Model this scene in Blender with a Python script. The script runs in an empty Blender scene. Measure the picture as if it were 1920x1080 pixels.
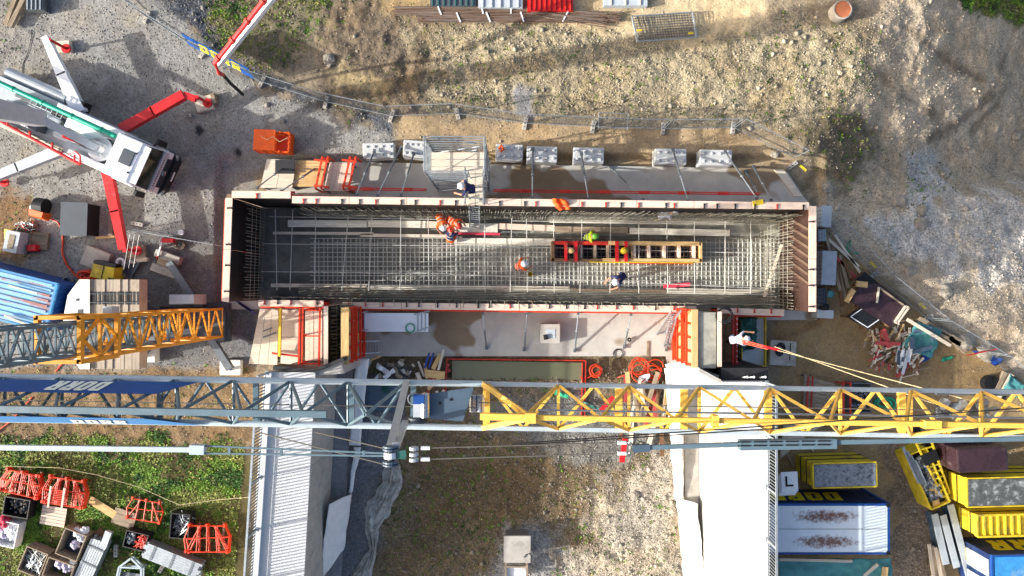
import bpy, bmesh, math, random
import numpy as np
from mathutils import Vector, Matrix, noise as mnoise

R = math.radians
random.seed(7)
rng = np.random.default_rng(11)
scene = bpy.context.scene
C = scene.collection

# ---------------------------------------------------------------- camera, sky, sun, exposure
CAM_H = 36.0            # drone hovers 36 m above the yard and looks straight down
FPX = 1280.0            # focal length in pixels of the 1920 px wide picture
cam = bpy.data.cameras.new('drone_camera')
cam.lens = 24.0; cam.sensor_width = 36.0; cam.clip_start = 0.1; cam.clip_end = 2000
cam_o = bpy.data.objects.new('drone_camera', cam); C.objects.link(cam_o)
cam_o.location = (0, 0, CAM_H); cam_o.rotation_euler = (0, 0, 0)
scene.camera = cam_o

SUN_EL = R(21.5)
SHADOW = Vector((0.981, 0.195, 0)).normalized()
sun_dir = Vector((-SHADOW.x*math.cos(SUN_EL), -SHADOW.y*math.cos(SUN_EL), math.sin(SUN_EL)))
world = bpy.data.worlds.new('World'); scene.world = world; world.use_nodes = True
wn = world.node_tree.nodes; wl = world.node_tree.links
bg = wn['Background']
sky = wn.new('ShaderNodeTexSky'); sky.sky_type = 'NISHITA'; sky.sun_disc = False
sky.sun_elevation = SUN_EL; sky.sun_rotation = math.atan2(sun_dir.x, sun_dir.y)
sky.air_density = 0.8; sky.dust_density = 5.0; sky.ozone_density = 1.0
wl.new(sky.outputs[0], bg.inputs[0]); bg.inputs[1].default_value = 0.14
sun = bpy.data.lights.new('sun', 'SUN'); sun.energy = 4.0; sun.angle = R(0.53); sun.color = (1.0, 0.97, 0.92)
sun_o = bpy.data.objects.new('sun', sun); C.objects.link(sun_o)
sun_o.rotation_euler = sun_dir.to_track_quat('Z', 'Y').to_euler(); sun_o.location = (0, 0, 60)
vs = scene.view_settings
vs.view_transform = 'Standard'; vs.look = 'None'; vs.exposure = 1.02; vs.gamma = 1.0; vs.use_curve_mapping = False
scene.cycles.use_denoising = True
scene.cycles.max_bounces = 6

# ---------------------------------------------------------------- helpers
def P(x, y, z=0.0):
    """world point at height z that lies under photo point (x, y)"""
    k = (CAM_H - z)/FPX
    return Vector(((x-960)*k, (540-y)*k, z))
def lin(c):
    return tuple(((v/255)/12.92 if v/255 <= 0.04045 else (((v/255)+0.055)/1.055)**2.4) for v in c)

def mat(name, rgb, rough=0.7, var=0.15, scale=3.0, metal=0.0, bump=0.0, bscale=30.0, rgb2=None, thr=0.55, scale2=1.2, soft=0.06, spec=0.4, coat=0.0, stretch=None, det2=8):
    m = bpy.data.materials.new(name); m.use_nodes = True
    nt = m.node_tree; N = nt.nodes; L = nt.links
    b = N['Principled BSDF']
    b.inputs['Roughness'].default_value = rough; b.inputs['Metallic'].default_value = metal
    b.inputs['Specular IOR Level'].default_value = spec; b.inputs['Coat Weight'].default_value = coat
    tc = N.new('ShaderNodeTexCoord')
    src = tc.outputs['Object']
    if stretch:
        mp = N.new('ShaderNodeMapping'); mp.inputs['Scale'].default_value = stretch
        L.new(src, mp.inputs[0]); src = mp.outputs[0]
    oi = N.new('ShaderNodeObjectInfo')
    va = N.new('ShaderNodeVectorMath'); va.operation = 'ADD'
    mu = N.new('ShaderNodeMath'); mu.operation = 'MULTIPLY'; mu.inputs[1].default_value = 37.0
    L.new(oi.outputs['Random'], mu.inputs[0]); L.new(src, va.inputs[0]); L.new(mu.outputs[0], va.inputs[1])
    src = va.outputs[0]
    n1 = N.new('ShaderNodeTexNoise'); n1.inputs['Scale'].default_value = scale; n1.inputs['Detail'].default_value = 6
    n1.inputs['Roughness'].default_value = 0.65
    L.new(src, n1.inputs['Vector'])
    c = lin(rgb)
    mr = N.new('ShaderNodeMapRange'); mr.inputs[1].default_value = 0.3; mr.inputs[2].default_value = 0.7
    mr.inputs[3].default_value = 1-var*1.3; mr.inputs[4].default_value = 1+var
    L.new(n1.outputs[0], mr.inputs[0])
    base = N.new('ShaderNodeRGB'); base.outputs[0].default_value = (*c, 1)
    col = base.outputs[0]
    if rgb2 is not None:
        n2 = N.new('ShaderNodeTexNoise'); n2.inputs['Scale'].default_value = scale2; n2.inputs['Detail'].default_value = det2
        n2.inputs['Roughness'].default_value = 0.7
        L.new(src, n2.inputs['Vector'])
        r2 = N.new('ShaderNodeMapRange'); r2.inputs[1].default_value = thr-soft; r2.inputs[2].default_value = thr+soft
        L.new(n2.outputs[0], r2.inputs[0])
        mx = N.new('ShaderNodeMix'); mx.data_type = 'RGBA'
        L.new(r2.outputs[0], mx.inputs[0]); L.new(col, mx.inputs[6]); mx.inputs[7].default_value = (*lin(rgb2), 1)
        col = mx.outputs[2]
    mm = N.new('ShaderNodeVectorMath'); mm.operation = 'MULTIPLY'
    L.new(col, mm.inputs[0]); L.new(mr.outputs[0], mm.inputs[1])
    L.new(mm.outputs[0], b.inputs['Base Color'])
    rr = N.new('ShaderNodeMapRange'); rr.inputs[3].default_value = max(0.02, rough-0.1); rr.inputs[4].default_value = min(1, rough+0.1)
    L.new(n1.outputs[0], rr.inputs[0]); L.new(rr.outputs[0], b.inputs['Roughness'])
    if bump:
        n3 = N.new('ShaderNodeTexNoise'); n3.inputs['Scale'].default_value = bscale; n3.inputs['Detail'].default_value = 4
        L.new(src, n3.inputs['Vector'])
        bp = N.new('ShaderNodeBump'); bp.inputs['Strength'].default_value = bump; bp.inputs['Distance'].default_value = 0.03
        L.new(n3.outputs[0], bp.inputs['Height']); L.new(bp.outputs[0], b.inputs['Normal'])
    return m

def wood_mat(name, rgb, dark=0.55, var=0.25, rgb2=None, thr=0.6):
    return mat(name, rgb, rough=0.8, var=var, scale=2.2, bump=0.25, bscale=18, stretch=(0.6, 4, 4), rgb2=rgb2, thr=thr, scale2=2.0, soft=0.12, spec=0.2)

M = {}
def dm(key, *a, **k): M[key] = mat(key, *a, **k)
dm('concrete', (176, 170, 160), rough=0.85, var=0.12, scale=1.5, bump=0.2, rgb2=(150, 144, 134), thr=0.56, scale2=0.8)
dm('concrete_dark', (120, 116, 110), rough=0.85, var=0.15, scale=2, bump=0.2)
dm('concrete_face', (168, 166, 160), rough=0.85, var=0.14, scale=2, bump=0.15, rgb2=(150, 149, 146), thr=0.58, scale2=0.6)
dm('white_deck', (204, 205, 204), rough=0.6, var=0.05, scale=1.0, rgb2=(194, 195, 192), thr=0.6, scale2=0.5)
dm('geotextile', (222, 223, 221), rough=0.9, var=0.07, scale=2.5, bump=0.25, bscale=10)
dm('geotextile_dirty', (168, 166, 158), rough=0.9, var=0.2, scale=3, rgb2=(128, 122, 112), thr=0.56)
dm('bitumen', (38, 38, 40), rough=0.6, var=0.25, scale=3)
dm('tar_coat', (132, 133, 136), rough=0.75, var=0.18, scale=4, bump=0.2)
dm('galv', (168, 176, 180), rough=0.42, var=0.15, scale=6, metal=0.6)
dm('galv_dark', (108, 114, 118), rough=0.5, var=0.2, scale=6, metal=0.5)
dm('rebar', (152, 148, 134), rough=0.7, var=0.25, scale=8, metal=0.3, rgb2=(126, 96, 70), thr=0.64)
dm('rebar_pale', (190, 188, 180), rough=0.6, var=0.12, scale=8, metal=0.2)
dm('red_steel', (196, 52, 36), rough=0.5, var=0.2, scale=4, rgb2=(140, 52, 38), thr=0.62)
dm('orange_red', (222, 62, 26), rough=0.5, var=0.18, scale=5, rgb2=(170, 56, 28), thr=0.64)
dm('orange', (236, 96, 22), rough=0.5, var=0.12, scale=4)
dm('crane_yellow', (238, 190, 84), rough=0.42, var=0.1, scale=3, rgb2=(218, 174, 86), thr=0.66)
dm('mast_yellow', (226, 148, 32), rough=0.45, var=0.12, scale=3, rgb2=(186, 118, 36), thr=0.64)
dm('crane_grey', (92, 114, 124), rough=0.42, var=0.1, scale=3)
dm('crane_pale', (172, 186, 192), rough=0.4, var=0.1, scale=3)
dm('crane_slate', (74, 92, 108), rough=0.5, var=0.12, scale=3)
dm('banner_blue', (14, 76, 148), rough=0.6, var=0.12, scale=2)
dm('banner_sky', (70, 132, 190), rough=0.6, var=0.1, scale=2)
dm('letter_white', (226, 236, 226), rough=0.6, var=0.05)
dm('letter_yellow', (222, 206, 30), rough=0.55, var=0.1)
dm('truck_white', (232, 234, 236), rough=0.25, var=0.03, scale=2, coat=0.4)
dm('truck_grey', (176, 182, 186), rough=0.45, var=0.1, scale=3)
dm('pump_red', (204, 36, 40), rough=0.38, var=0.12, scale=3, rgb2=(214, 96, 88), thr=0.66)
dm('teal', (16, 160, 130), rough=0.32, var=0.06, scale=3)
dm('red_faded', (178, 72, 70), rough=0.75, var=0.25, scale=3)
dm('black', (26, 27, 29), rough=0.55, var=0.2, scale=4)
dm('rubber', (22, 22, 23), rough=0.8, var=0.2, scale=6)
dm('dark_grey', (66, 74, 82), rough=0.6, var=0.12, scale=2)
dm('glass', (20, 30, 30), rough=0.06, var=0.1, spec=0.7)
dm('chrome', (190, 194, 198), rough=0.25, var=0.05, metal=0.9)
dm('batten_dull', (98, 78, 64), rough=0.8, var=0.2, scale=2)
dm('film_black_shaded', (34, 26, 25), rough=0.5, var=0.35, scale=1.2)  # black film, darkened further for shade on the western and northern walls
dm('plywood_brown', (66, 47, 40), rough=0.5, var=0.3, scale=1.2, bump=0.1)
dm('plywood_dark', (58, 40, 44), rough=0.28, var=0.25, scale=1.5, rgb2=(96, 84, 84), thr=0.66, scale2=2.5, spec=0.5)
M['wood_top'] = wood_mat('wood_top', (224, 202, 182), var=0.1, rgb2=(206, 176, 156), thr=0.6)
M['wood_old'] = wood_mat('wood_old', (158, 142, 120), var=0.25, rgb2=(118, 104, 88), thr=0.58)
M['wood_wet'] = wood_mat('wood_wet', (228, 221, 203), var=0.14, rgb2=(206, 199, 180), thr=0.55)
M['wood_fresh'] = wood_mat('wood_fresh', (206, 172, 118), var=0.2)
M['wood_pale'] = wood_mat('wood_pale', (208, 196, 176), var=0.15)
M['wood_brown'] = wood_mat('wood_brown', (122, 92, 66), var=0.3)
dm('steel_brown', (112, 88, 72), rough=0.7, var=0.3, scale=3, metal=0.2, rgb2=(128, 116, 106), thr=0.52, stretch=(0.4, 5, 5))
dm('pipe_clay', (196, 118, 78), rough=0.8, var=0.2, scale=4)
dm('yellow_paint', (212, 186, 44), rough=0.6, var=0.2, scale=2.5, rgb2=(158, 138, 62), thr=0.58)
dm('rubber_sheet', (122, 130, 136), rough=0.7, var=0.35, scale=5, rgb2=(60, 66, 74), thr=0.58, scale2=6)
dm('rubber_sheet_dark', (84, 88, 86), rough=0.7, var=0.4, scale=3, rgb2=(140, 144, 142), thr=0.58, scale2=3)
dm('container_blue', (26, 72, 140), rough=0.45, var=0.12, scale=2)
dm('container_sky', (56, 136, 196), rough=0.6, var=0.2, scale=3, rgb2=(110, 150, 178), thr=0.6)
dm('container_navy', (22, 44, 90), rough=0.55, var=0.25, scale=2, rgb2=(60, 72, 98), thr=0.6)
dm('tarp_teal', (74, 136, 136), rough=0.5, var=0.15, scale=2)
dm('tarp_green', (40, 92, 84), rough=0.5, var=0.2, scale=2)
dm('tarp_blue', (22, 62, 140), rough=0.45, var=0.2, scale=2)
dm('hose_orange', (214, 66, 30), rough=0.5, var=0.1)
dm('hose_black', (30, 30, 32), rough=0.6, var=0.1)
dm('rope', (206, 190, 150), rough=0.9, var=0.2)
dm('rope_green', (40, 150, 110), rough=0.8, var=0.2)
dm('wire', (120, 116, 108), rough=0.5, var=0.1, metal=0.5)
dm('white_plastic', (226, 228, 228), rough=0.6, var=0.1, scale=4)
dm('grey_paint', (178, 186, 190), rough=0.5, var=0.1, scale=3)
dm('ballast_concrete', (166, 154, 136), rough=0.85, var=0.14, scale=1.5, bump=0.2, rgb2=(146, 134, 118), thr=0.58)
dm('ballast_white', (228, 226, 214), rough=0.6, var=0.06, scale=1.5)
dm('red_plastic', (206, 28, 30), rough=0.4, var=0.1)
dm('pink_cloth', (214, 60, 84), rough=0.8, var=0.15)
dm('lilac_cloth', (184, 176, 196), rough=0.8, var=0.15)
dm('stone', (150, 142, 128), rough=0.9, var=0.25, scale=6, bump=0.3)
dm('hivis_orange', (236, 92, 30), rough=0.8, var=0.1, scale=6)
dm('hivis_yellow', (196, 226, 40), rough=0.8, var=0.1, scale=6)
dm('navy_cloth', (38, 42, 84), rough=0.85, var=0.15, scale=6)
dm('grey_cloth', (186, 188, 200), rough=0.85, var=0.12, scale=6)
dm('skin', (190, 134, 104), rough=0.6, var=0.08)
dm('boot', (52, 44, 36), rough=0.7, var=0.2)
dm('tan_boot', (190, 176, 110), rough=0.7, var=0.2)
dm('helmet_white', (236, 236, 236), rough=0.3, var=0.03)
dm('helmet_red', (196, 44, 36), rough=0.3, var=0.05)
dm('helmet_lime', (120, 200, 70), rough=0.3, var=0.05)

class MB:
    """collects shapes; build() links them as ONE mesh object"""
    def __init__(s): s.v = []; s.f = []; s.mi = []; s.cur = 0
    def m(s, i): s.cur = i; return s
    def _add(s, vs_, fs):
        n = len(s.v); s.v += [tuple(v) for v in vs_]
        for f in fs: s.f.append(tuple(i+n for i in f)); s.mi.append(s.cur)
        return s
    def box(s, c, d, rz=0.0, rx=0.0, ry=0.0, taper=1.0):
        hx, hy, hz = d[0]/2, d[1]/2, d[2]/2
        q = Matrix.Rotation(rz, 3, 'Z') @ Matrix.Rotation(ry, 3, 'Y') @ Matrix.Rotation(rx, 3, 'X')
        c = Vector(c); vs_ = []
        for z in (-hz, hz):
            t = taper if z > 0 else 1.0
            for x, y in ((-hx, -hy), (hx, -hy), (hx, hy), (-hx, hy)): vs_.append(c + q @ Vector((x*t, y*t, z)))
        return s._add(vs_, [(0, 3, 2, 1), (4, 5, 6, 7), (0, 1, 5, 4), (1, 2, 6, 5), (2, 3, 7, 6), (3, 0, 4, 7)])
    def bar(s, a, b, w, h=None, up=None):
        h = h or w; a = Vector(a); b = Vector(b); d = (b-a)
        if d.length < 1e-6: return s
        d.normalize(); up = Vector(up) if up else (Vector((0, 0, 1)) if abs(d.z) < 0.95 else Vector((0, 1, 0)))
        x = d.cross(up).normalized(); y = x.cross(d).normalized()
        vs_ = []
        for p in (a, b):
            for i, j in ((-1, -1), (1, -1), (1, 1), (-1, 1)): vs_.append(p + x*(i*w/2) + y*(j*h/2))
        return s._add(vs_, [(0, 1, 2, 3), (7, 6, 5, 4), (0, 4, 5, 1), (1, 5, 6, 2), (2, 6, 7, 3), (3, 7, 4, 0)])
    def rod(s, a, b, r, n=8, r2=None):
        r2 = r if r2 is None else r2
        a = Vector(a); b = Vector(b); d = b-a
        if d.length < 1e-6: return s
        d.normalize(); up = Vector((0, 0, 1)) if abs(d.z) < 0.95 else Vector((0, 1, 0))
        x = d.cross(up).normalized(); y = x.cross(d).normalized()
        vs_ = []
        for p, rr in ((a, r), (b, r2)):
            for k in range(n):
                t = 2*math.pi*k/n; vs_.append(p + x*(rr*math.cos(t)) + y*(rr*math.sin(t)))
        fs = [(k, (k+1) % n, n+(k+1) % n, n+k) for k in range(n)]
        fs += [tuple(range(n))[::-1], tuple(range(n, 2*n))]
        return s._add(vs_, fs)
    def tube(s, pts, r, n=6):
        pts = [Vector(p) for p in pts]; vs_ = []; m_ = len(pts)
        for i, p in enumerate(pts):
            d = (pts[min(i+1, m_-1)] - pts[max(i-1, 0)])
            d = d.normalized() if d.length > 1e-7 else Vector((1, 0, 0))
            up = Vector((0, 0, 1)) if abs(d.z) < 0.9 else Vector((0, 1, 0))
            x = d.cross(up).normalized(); y = x.cross(d).normalized()
            for k in range(n):
                t = 2*math.pi*k/n; vs_.append(p + x*(r*math.cos(t)) + y*(r*math.sin(t)))
        fs = []
        for i in range(m_-1):
            for k in range(n): fs.append((i*n+k, i*n+(k+1) % n, (i+1)*n+(k+1) % n, (i+1)*n+k))
        fs += [tuple(range(n))[::-1], tuple(range((m_-1)*n, m_*n))]
        return s._add(vs_, fs)
    def prism(s, poly, z0, z1):
        n = len(poly); a = sum(poly[i][0]*poly[(i+1) % n][1]-poly[(i+1) % n][0]*poly[i][1] for i in range(n))
        if a < 0: poly = poly[::-1]
        vs_ = [(p[0], p[1], z0) for p in poly] + [(p[0], p[1], z1) for p in poly]
        return s._add(vs_, [tuple(range(n))[::-1], tuple(range(n, 2*n))] + [(i, (i+1) % n, n+(i+1) % n, n+i) for i in range(n)])
    def poly(s, pts): return s._add(pts, [tuple(range(len(pts)))])
    def hull(s, bot, top):
        n = len(bot)
        return s._add(list(bot)+list(top), [tuple(range(n))[::-1], tuple(range(n, 2*n))] + [(i, (i+1) % n, n+(i+1) % n, n+i) for i in range(n)])
    def lathe(s, prof, c=(0, 0, 0), n=16):
        vs_ = []; c = Vector(c)
        for r, z in prof:
            for k in range(n): t = 2*math.pi*k/n; vs_.append(c + Vector((r*math.cos(t), r*math.sin(t), z)))
        fs = []
        for i in range(len(prof)-1):
            for k in range(n): fs.append((i*n+k, i*n+(k+1) % n, (i+1)*n+(k+1) % n, (i+1)*n+k))
        fs += [tuple(range(n))[::-1], tuple(range((len(prof)-1)*n, len(prof)*n))]
        return s._add(vs_, fs)
    def grid(s, fn, nu, nv):
        vs_ = [fn(i/nu, j/nv) for j in range(nv+1) for i in range(nu+1)]
        return s._add(vs_, [(j*(nu+1)+i, j*(nu+1)+i+1, (j+1)*(nu+1)+i+1, (j+1)*(nu+1)+i) for j in range(nv) for i in range(nu)])
    def build(s, name, mats, parent=None, loc=None, rz=0.0, smooth=False, bevel=0.0):
        me = bpy.data.meshes.new(name); me.from_pydata(s.v, [], s.f)
        ms = mats if isinstance(mats, (list, tuple)) else [mats]
        for x in ms: me.materials.append(M[x] if isinstance(x, str) else x)
        if len(ms) > 1: me.polygons.foreach_set('material_index', s.mi)
        if smooth: me.polygons.foreach_set('use_smooth', [True]*len(me.polygons))
        me.update()
        o = bpy.data.objects.new(name, me); C.objects.link(o)
        if parent is not None: o.parent = parent
        if loc is not None: o.location = loc
        if rz: o.rotation_euler = (0, 0, rz)
        if bevel:
            bv = o.modifiers.new('bevel', 'BEVEL'); bv.width = bevel; bv.segments = 2; bv.limit_method = 'ANGLE'
        return o
def tag(o, label, cat, group=None):
    o['label'] = label; o['category'] = cat; o['kind'] = 'thing'
    if group: o['group'] = group
    return o
def T(name, label, cat, loc=(0, 0, 0), rz=0.0, group=None):
    o = bpy.data.objects.new(name, None); C.objects.link(o); o.empty_display_size = 0.2
    o.location = loc; o.rotation_euler = (0, 0, rz)
    return tag(o, label, cat, group)
def S(o, kind='structure'): o['kind'] = kind; return o
ORD = ['leftmost', 'second', 'third', 'fourth', 'fifth', 'sixth', 'seventh', 'eighth', 'ninth', 'tenth', 'eleventh', 'twelfth', 'thirteenth', 'fourteenth']
def nth(i): return 'leftmost' if i == 0 else ORD[i] + ' from left'
def copy_tree(o, loc, rz=0.0, label=None, parent=None):
    c = o.copy(); C.objects.link(c); c.parent = parent
    if parent is None: c.location = loc; c.rotation_euler = (0, 0, rz)
    if label: c['label'] = label
    for ch in list(o.children): copy_tree(ch, None, parent=c)
    return c
def ang(a, b): d = Vector(b)-Vector(a); return math.atan2(d.y, d.x)

def vnoise(X, Y, seed, freq):
    g = np.random.default_rng(seed).random((256, 256))
    x = X*freq; y = Y*freq
    xi = np.floor(x).astype(int); yi = np.floor(y).astype(int); fx = x-xi; fy = y-yi
    fx = fx*fx*(3-2*fx); fy = fy*fy*(3-2*fy)
    a = g[xi % 256, yi % 256]; b = g[(xi+1) % 256, yi % 256]; c = g[xi % 256, (yi+1) % 256]; d = g[(xi+1) % 256, (yi+1) % 256]
    return (a*(1-fx)+b*fx)*(1-fy)+(c*(1-fx)+d*fx)*fy
def fbm(X, Y, seed, freq, octv=4, gain=0.5):
    t = np.zeros_like(X); a = 1.0; s_ = 0.0
    for i in range(octv): t += a*vnoise(X+i*17.3, Y-i*9.1, seed+i, freq); s_ += a; a *= gain; freq *= 2.03
    return t/s_
def sdf_poly(px, py, poly):
    """signed distance in photo pixels, negative inside"""
    d = np.full(px.shape, 1e18); inside = np.zeros(px.shape, bool); n = len(poly)
    for i in range(n):
        x0, y0 = poly[i]; x1, y1 = poly[(i+1) % n]
        ex, ey = x1-x0, y1-y0; wx, wy = px-x0, py-y0
        t = np.clip((wx*ex+wy*ey)/(ex*ex+ey*ey), 0, 1)
        d = np.minimum(d, (wx-ex*t)**2+(wy-ey*t)**2)
        cond = (y0 > py) != (y1 > py)
        if y1 != y0: inside ^= cond & (px < (x1-x0)*(py-y0)/(y1-y0)+x0)
    d = np.sqrt(d); return np.where(inside, -d, d)
def sstep(a, b, x): t = np.clip((x-a)/(b-a), 0, 1); return t*t*(3-2*t)
# ================================================================ GROUND
# soil types and one painted shadow: polygon on the plan, colour, edge softness (px), stones, relief (m), plants
ZONES = [
 ([(-900,-900),(260,-40),(480,165),(745,250),(745,305),(500,300),(480,330),(480,700),(-900,700)], (140,138,133), 10, .4, .014, 0),
 ([(-900,-900),(20,-60),(60,90),(-20,130),(-900,130)], (126,122,116), 14, .4, .03, .02),
 ([(-40,380),(60,360),(75,470),(40,500),(-60,500)], (124,100,74), 16, .3, .03, .05),
 ([(260,440),(420,380),(480,440),(480,690),(265,690)], (112,112,112), 12, .3, .012, 0),
 ([(225,-60),(390,-60),(430,90),(560,165),(745,205),(748,262),(610,210),(480,155)], (72,77,84), 12, .9, .05, 0),  # shadow of the pump boom painted into the ground colour
 ([(372,-60),(660,-60),(620,60),(560,120),(480,130),(420,90)], (104,98,78), 22, .5, .06, .35),
 ([(600,-60),(740,-60),(760,30),(900,60),(985,185),(760,232),(610,200),(560,130),(620,60)], (108,96,80), 26, .4, .10, .02),
 ([(600,120),(660,128),(730,165),(735,190),(620,160)], (172,152,112), 12, .3, .06, 0),
 ([(760,40),(1440,40),(1700,40),(1700,90),(1650,200),(1540,262),(960,226),(800,200),(840,120)], (150,138,112), 24, .95, .07, .02),
 ([(980,-100),(1450,-100),(1440,40),(1380,60),(1320,90),(1180,70),(1000,30)], (196,176,140), 14, .15, .03, 0),
 ([(560,-100),(980,-100),(1000,30),(760,28),(700,10)], (168,146,108), 16, .2, .03, .02),
 ([(735,222),(1000,226),(1500,250),(1520,310),(745,305)], (166,144,112), 10, .2, .02, 0),
 ([(975,160),(1000,165),(1000,222),(960,222),(962,170)], (140,138,136), 8, .4, .02, 0),
 ([(1500,-400),(2900,-400),(2900,760),(1920,725),(1700,590),(1560,440),(1520,330),(1500,290),(1560,240),(1650,150)], (184,167,142), 24, .6, .045, 0),
 ([(1690,38),(1740,78),(1800,123),(1850,148),(1850,162),(1800,137),(1740,92),(1690,52)], (136,122,102), 7, .4, .05, 0),
 ([(1900,54),(1880,114),(1858,174),(1800,222),(1740,256),(1740,268),(1800,234),(1858,186),(1880,126),(1900,66)], (136,122,102), 7, .4, .05, 0),
 ([(1916,75),(1896,135),(1872,191),(1815,241),(1815,251),(1872,201),(1896,145),(1916,85)], (136,122,102), 7, .4, .05, 0),
 ([(1590,225),(1640,285),(1600,325),(1540,347),(1540,357),(1600,335),(1640,295),(1590,235)], (136,122,102), 7, .4, .05, 0),
 ([(1640,125),(1690,175),(1760,215),(1760,225),(1690,185),(1640,135)], (136,122,102), 7, .4, .05, 0),
 ([(1750,-60),(2100,-60),(2100,60),(1880,40),(1800,22)], (92,90,56), 10, .2, .08, 1.0),
 ([(1490,230),(1600,220),(1640,290),(1590,365),(1520,340)], (112,100,78), 22, .4, .08, .04),
 ([(1715,370),(1860,362),(2200,390),(2200,590),(1810,525),(1690,470),(1650,430)], (204,197,185), 30, 1.0, .10, 0),
 ([(1690,285),(1755,290),(1780,360),(1720,400)], (196,190,180), 14, .9, .06, .05),
 ([(1525,420),(1600,480),(1930,720),(2900,770),(2900,2000),(1450,2000),(1455,590),(1525,590)], (150,128,94), 10, .12, .02, 0),
 ([(1645,830),(1700,830),(1760,960),(1750,1100),(1670,1100),(1670,900)], (122,108,92), 14, .9, .05, 0),
 ([(-900,690),(482,690),(482,840),(-900,845)], (122,102,76), 12, .35, .04, .02),
 ([(-900,838),(180,822),(478,836),(470,2000),(-900,2000)], (84,78,50), 16, .1, .04, 1.0),
 ([(655,668),(1265,668),(1290,2000),(640,2000)], (114,99,76), 6, .85, .06, .035),
 ([(740,840),(960,830),(1060,900),(980,990),(800,1000)], (108,90,64), 40, .75, .05, .06),
 ([(640,700),(760,700),(740,860),(700,960),(690,1100),(520,2000),(480,1400)], (112,113,116), 14, .55, .04, 0),
 ([(880,740),(1240,740),(1250,830),(1140,880),(1050,850),(900,800)], (118,116,110), 26, .8, .04, 0),
 ([(1190,880),(1275,820),(1310,2000),(1000,2000),(1040,1070),(1110,1010),(1120,930)], (168,158,142), 34, 1.0, .06, .02),
 ([(366,236),(376,234),(384,244),(374,252),(368,246)], (54,54,56), 3, .2, .01, 0),
 ([(440,278),(450,276),(456,290),(446,296),(440,290)], (54,54,56), 3, .2, .01, 0),
 ([(370,205),(384,206),(382,214),(372,212)], (60,60,62), 3, .2, .01, 0),
 ([(955,985),(1060,985),(1040,1100),(900,1100)], (150,148,142), 20, .8, .04, 0),
]
fx = np.arange(-33, 33.001, 0.1); fy = np.arange(-20, 20.001, 0.1)
ox = np.array([34, 36, 40, 48, 64, 100, 200, 500.0]); 
xs = np.concatenate([-ox[::-1], fx, ox]); ys = np.concatenate([-(ox[::-1]-12), fy, ox-12])
GX, GY = np.meshgrid(xs, ys)
def terrain(X, Y):
    px = X*FPX/CAM_H+960; py = 540-Y*FPX/CAM_H
    # north-eastern bank, shaped steep beyond a crooked crest to lie in shade
    crest = np.interp(py, [-400, -60, 60, 120, 180, 240, 300, 420], [1790, 1720, 1668, 1640, 1604, 1560, 1545, 1560])
    crest = crest + 26*(fbm(X, Y, 5, .35, 3)-.5)*2
    d = (px-crest)*CAM_H/FPX*SHADOW.x + (fbm(X, Y, 8, .9, 4, .6)-.5)*1.0
    d = np.log1p(np.exp(np.clip(d/.7, -30, 30)))*.7
    z = -np.clip(d, 0, 15)*0.47 * sstep(430, 270, py)
    # ground lowered outside the eastern yard fence so wall shade reaches it
    e = (px-1560)*0.52 - (py-440)*0.85
    z = np.minimum(z, -np.clip((e-25)*CAM_H/FPX, 0, 9)*.30*sstep(1500, 1580, px)*sstep(250, 380, py))
    return z
GZ = terrain(GX, GY)
gpx = GX*FPX/(CAM_H-GZ)+960; gpy = 540-GY*FPX/(CAM_H-GZ)
col = np.zeros(GX.shape+(3,)); col[:] = lin((140, 126, 104))
st = np.full(GX.shape, .3); rel = np.full(GX.shape, .03); gr = np.zeros(GX.shape)
wob = (fbm(GX, GY, 21, .9, 5, .6)-.5)*2
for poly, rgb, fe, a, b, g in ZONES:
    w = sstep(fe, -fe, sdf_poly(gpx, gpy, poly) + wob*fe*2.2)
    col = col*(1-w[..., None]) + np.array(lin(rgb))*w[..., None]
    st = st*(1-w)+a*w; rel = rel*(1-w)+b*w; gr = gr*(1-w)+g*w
# flat under slabs, formwork and wings
flat = np.ones(GX.shape)
for poly in ([(415,300),(1535,300),(1535,600),(1300,700),(600,700),(415,600)],):
    flat *= sstep(0, 14, sdf_poly(gpx, gpy, poly))
n_hi = fbm(GX, GY, 31, 1.6, 5, .62)-.5
ruts = np.abs(fbm(GX, GY, 77, .5, 3)-.5)
GZ = GZ + flat*(rel*(n_hi*4.2) + rel*1.2*(fbm(GX, GY, 41, .25, 2)-.5)*2) - (1-flat)*.35
# the water tub and slabs sit on low ground
m1 = fbm(GX, GY, 51, .45, 4, .6); m2 = fbm(GX, GY, 61, 2.2, 4, .6)
col *= (1+0.5*(m1-.5)+0.55*(m2-.5))[..., None]
tint = (fbm(GX, GY, 71, .7, 3)-.5)
brown = np.array([1.06, 0.99, 0.88]); cool = np.array([0.98, 1.0, 1.02])
col *= np.where(tint[..., None] > 0, 1+(brown-1)*tint[..., None]*3, 1-(cool-1)*tint[..., None]*-3 if False else 1+(cool-1)*(-tint[..., None])*3)
far = np.clip(np.maximum((np.abs(GX)-32)/3, (np.abs(GY)-19)/3), 0, 1)[..., None]     # plain earth beyond the surveyed part
col = col*(1-far)+np.array(lin((138, 124, 100)))*far; GZ = GZ*(1-far[..., 0])+np.where(far[..., 0] > 0, terrain(np.clip(GX, -33, 33), np.clip(GY, -20, 20)), 0)*far[..., 0]
gme = bpy.data.meshes.new('ground')
ny, nx = GX.shape
idx = np.arange(nx*ny).reshape(ny, nx)
q = np.stack([idx[:-1, :-1], idx[:-1, 1:], idx[1:, 1:], idx[1:, :-1]], -1).reshape(-1, 4)
gme.vertices.add(nx*ny); gme.vertices.foreach_set('co', np.stack([GX, GY, GZ], -1).astype(np.float32).ravel())
gme.loops.add(q.size); gme.loops.foreach_set('vertex_index', q.astype(np.int32).ravel())
gme.polygons.add(len(q)); gme.polygons.foreach_set('loop_start', np.arange(0, q.size, 4, dtype=np.int32))
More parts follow.
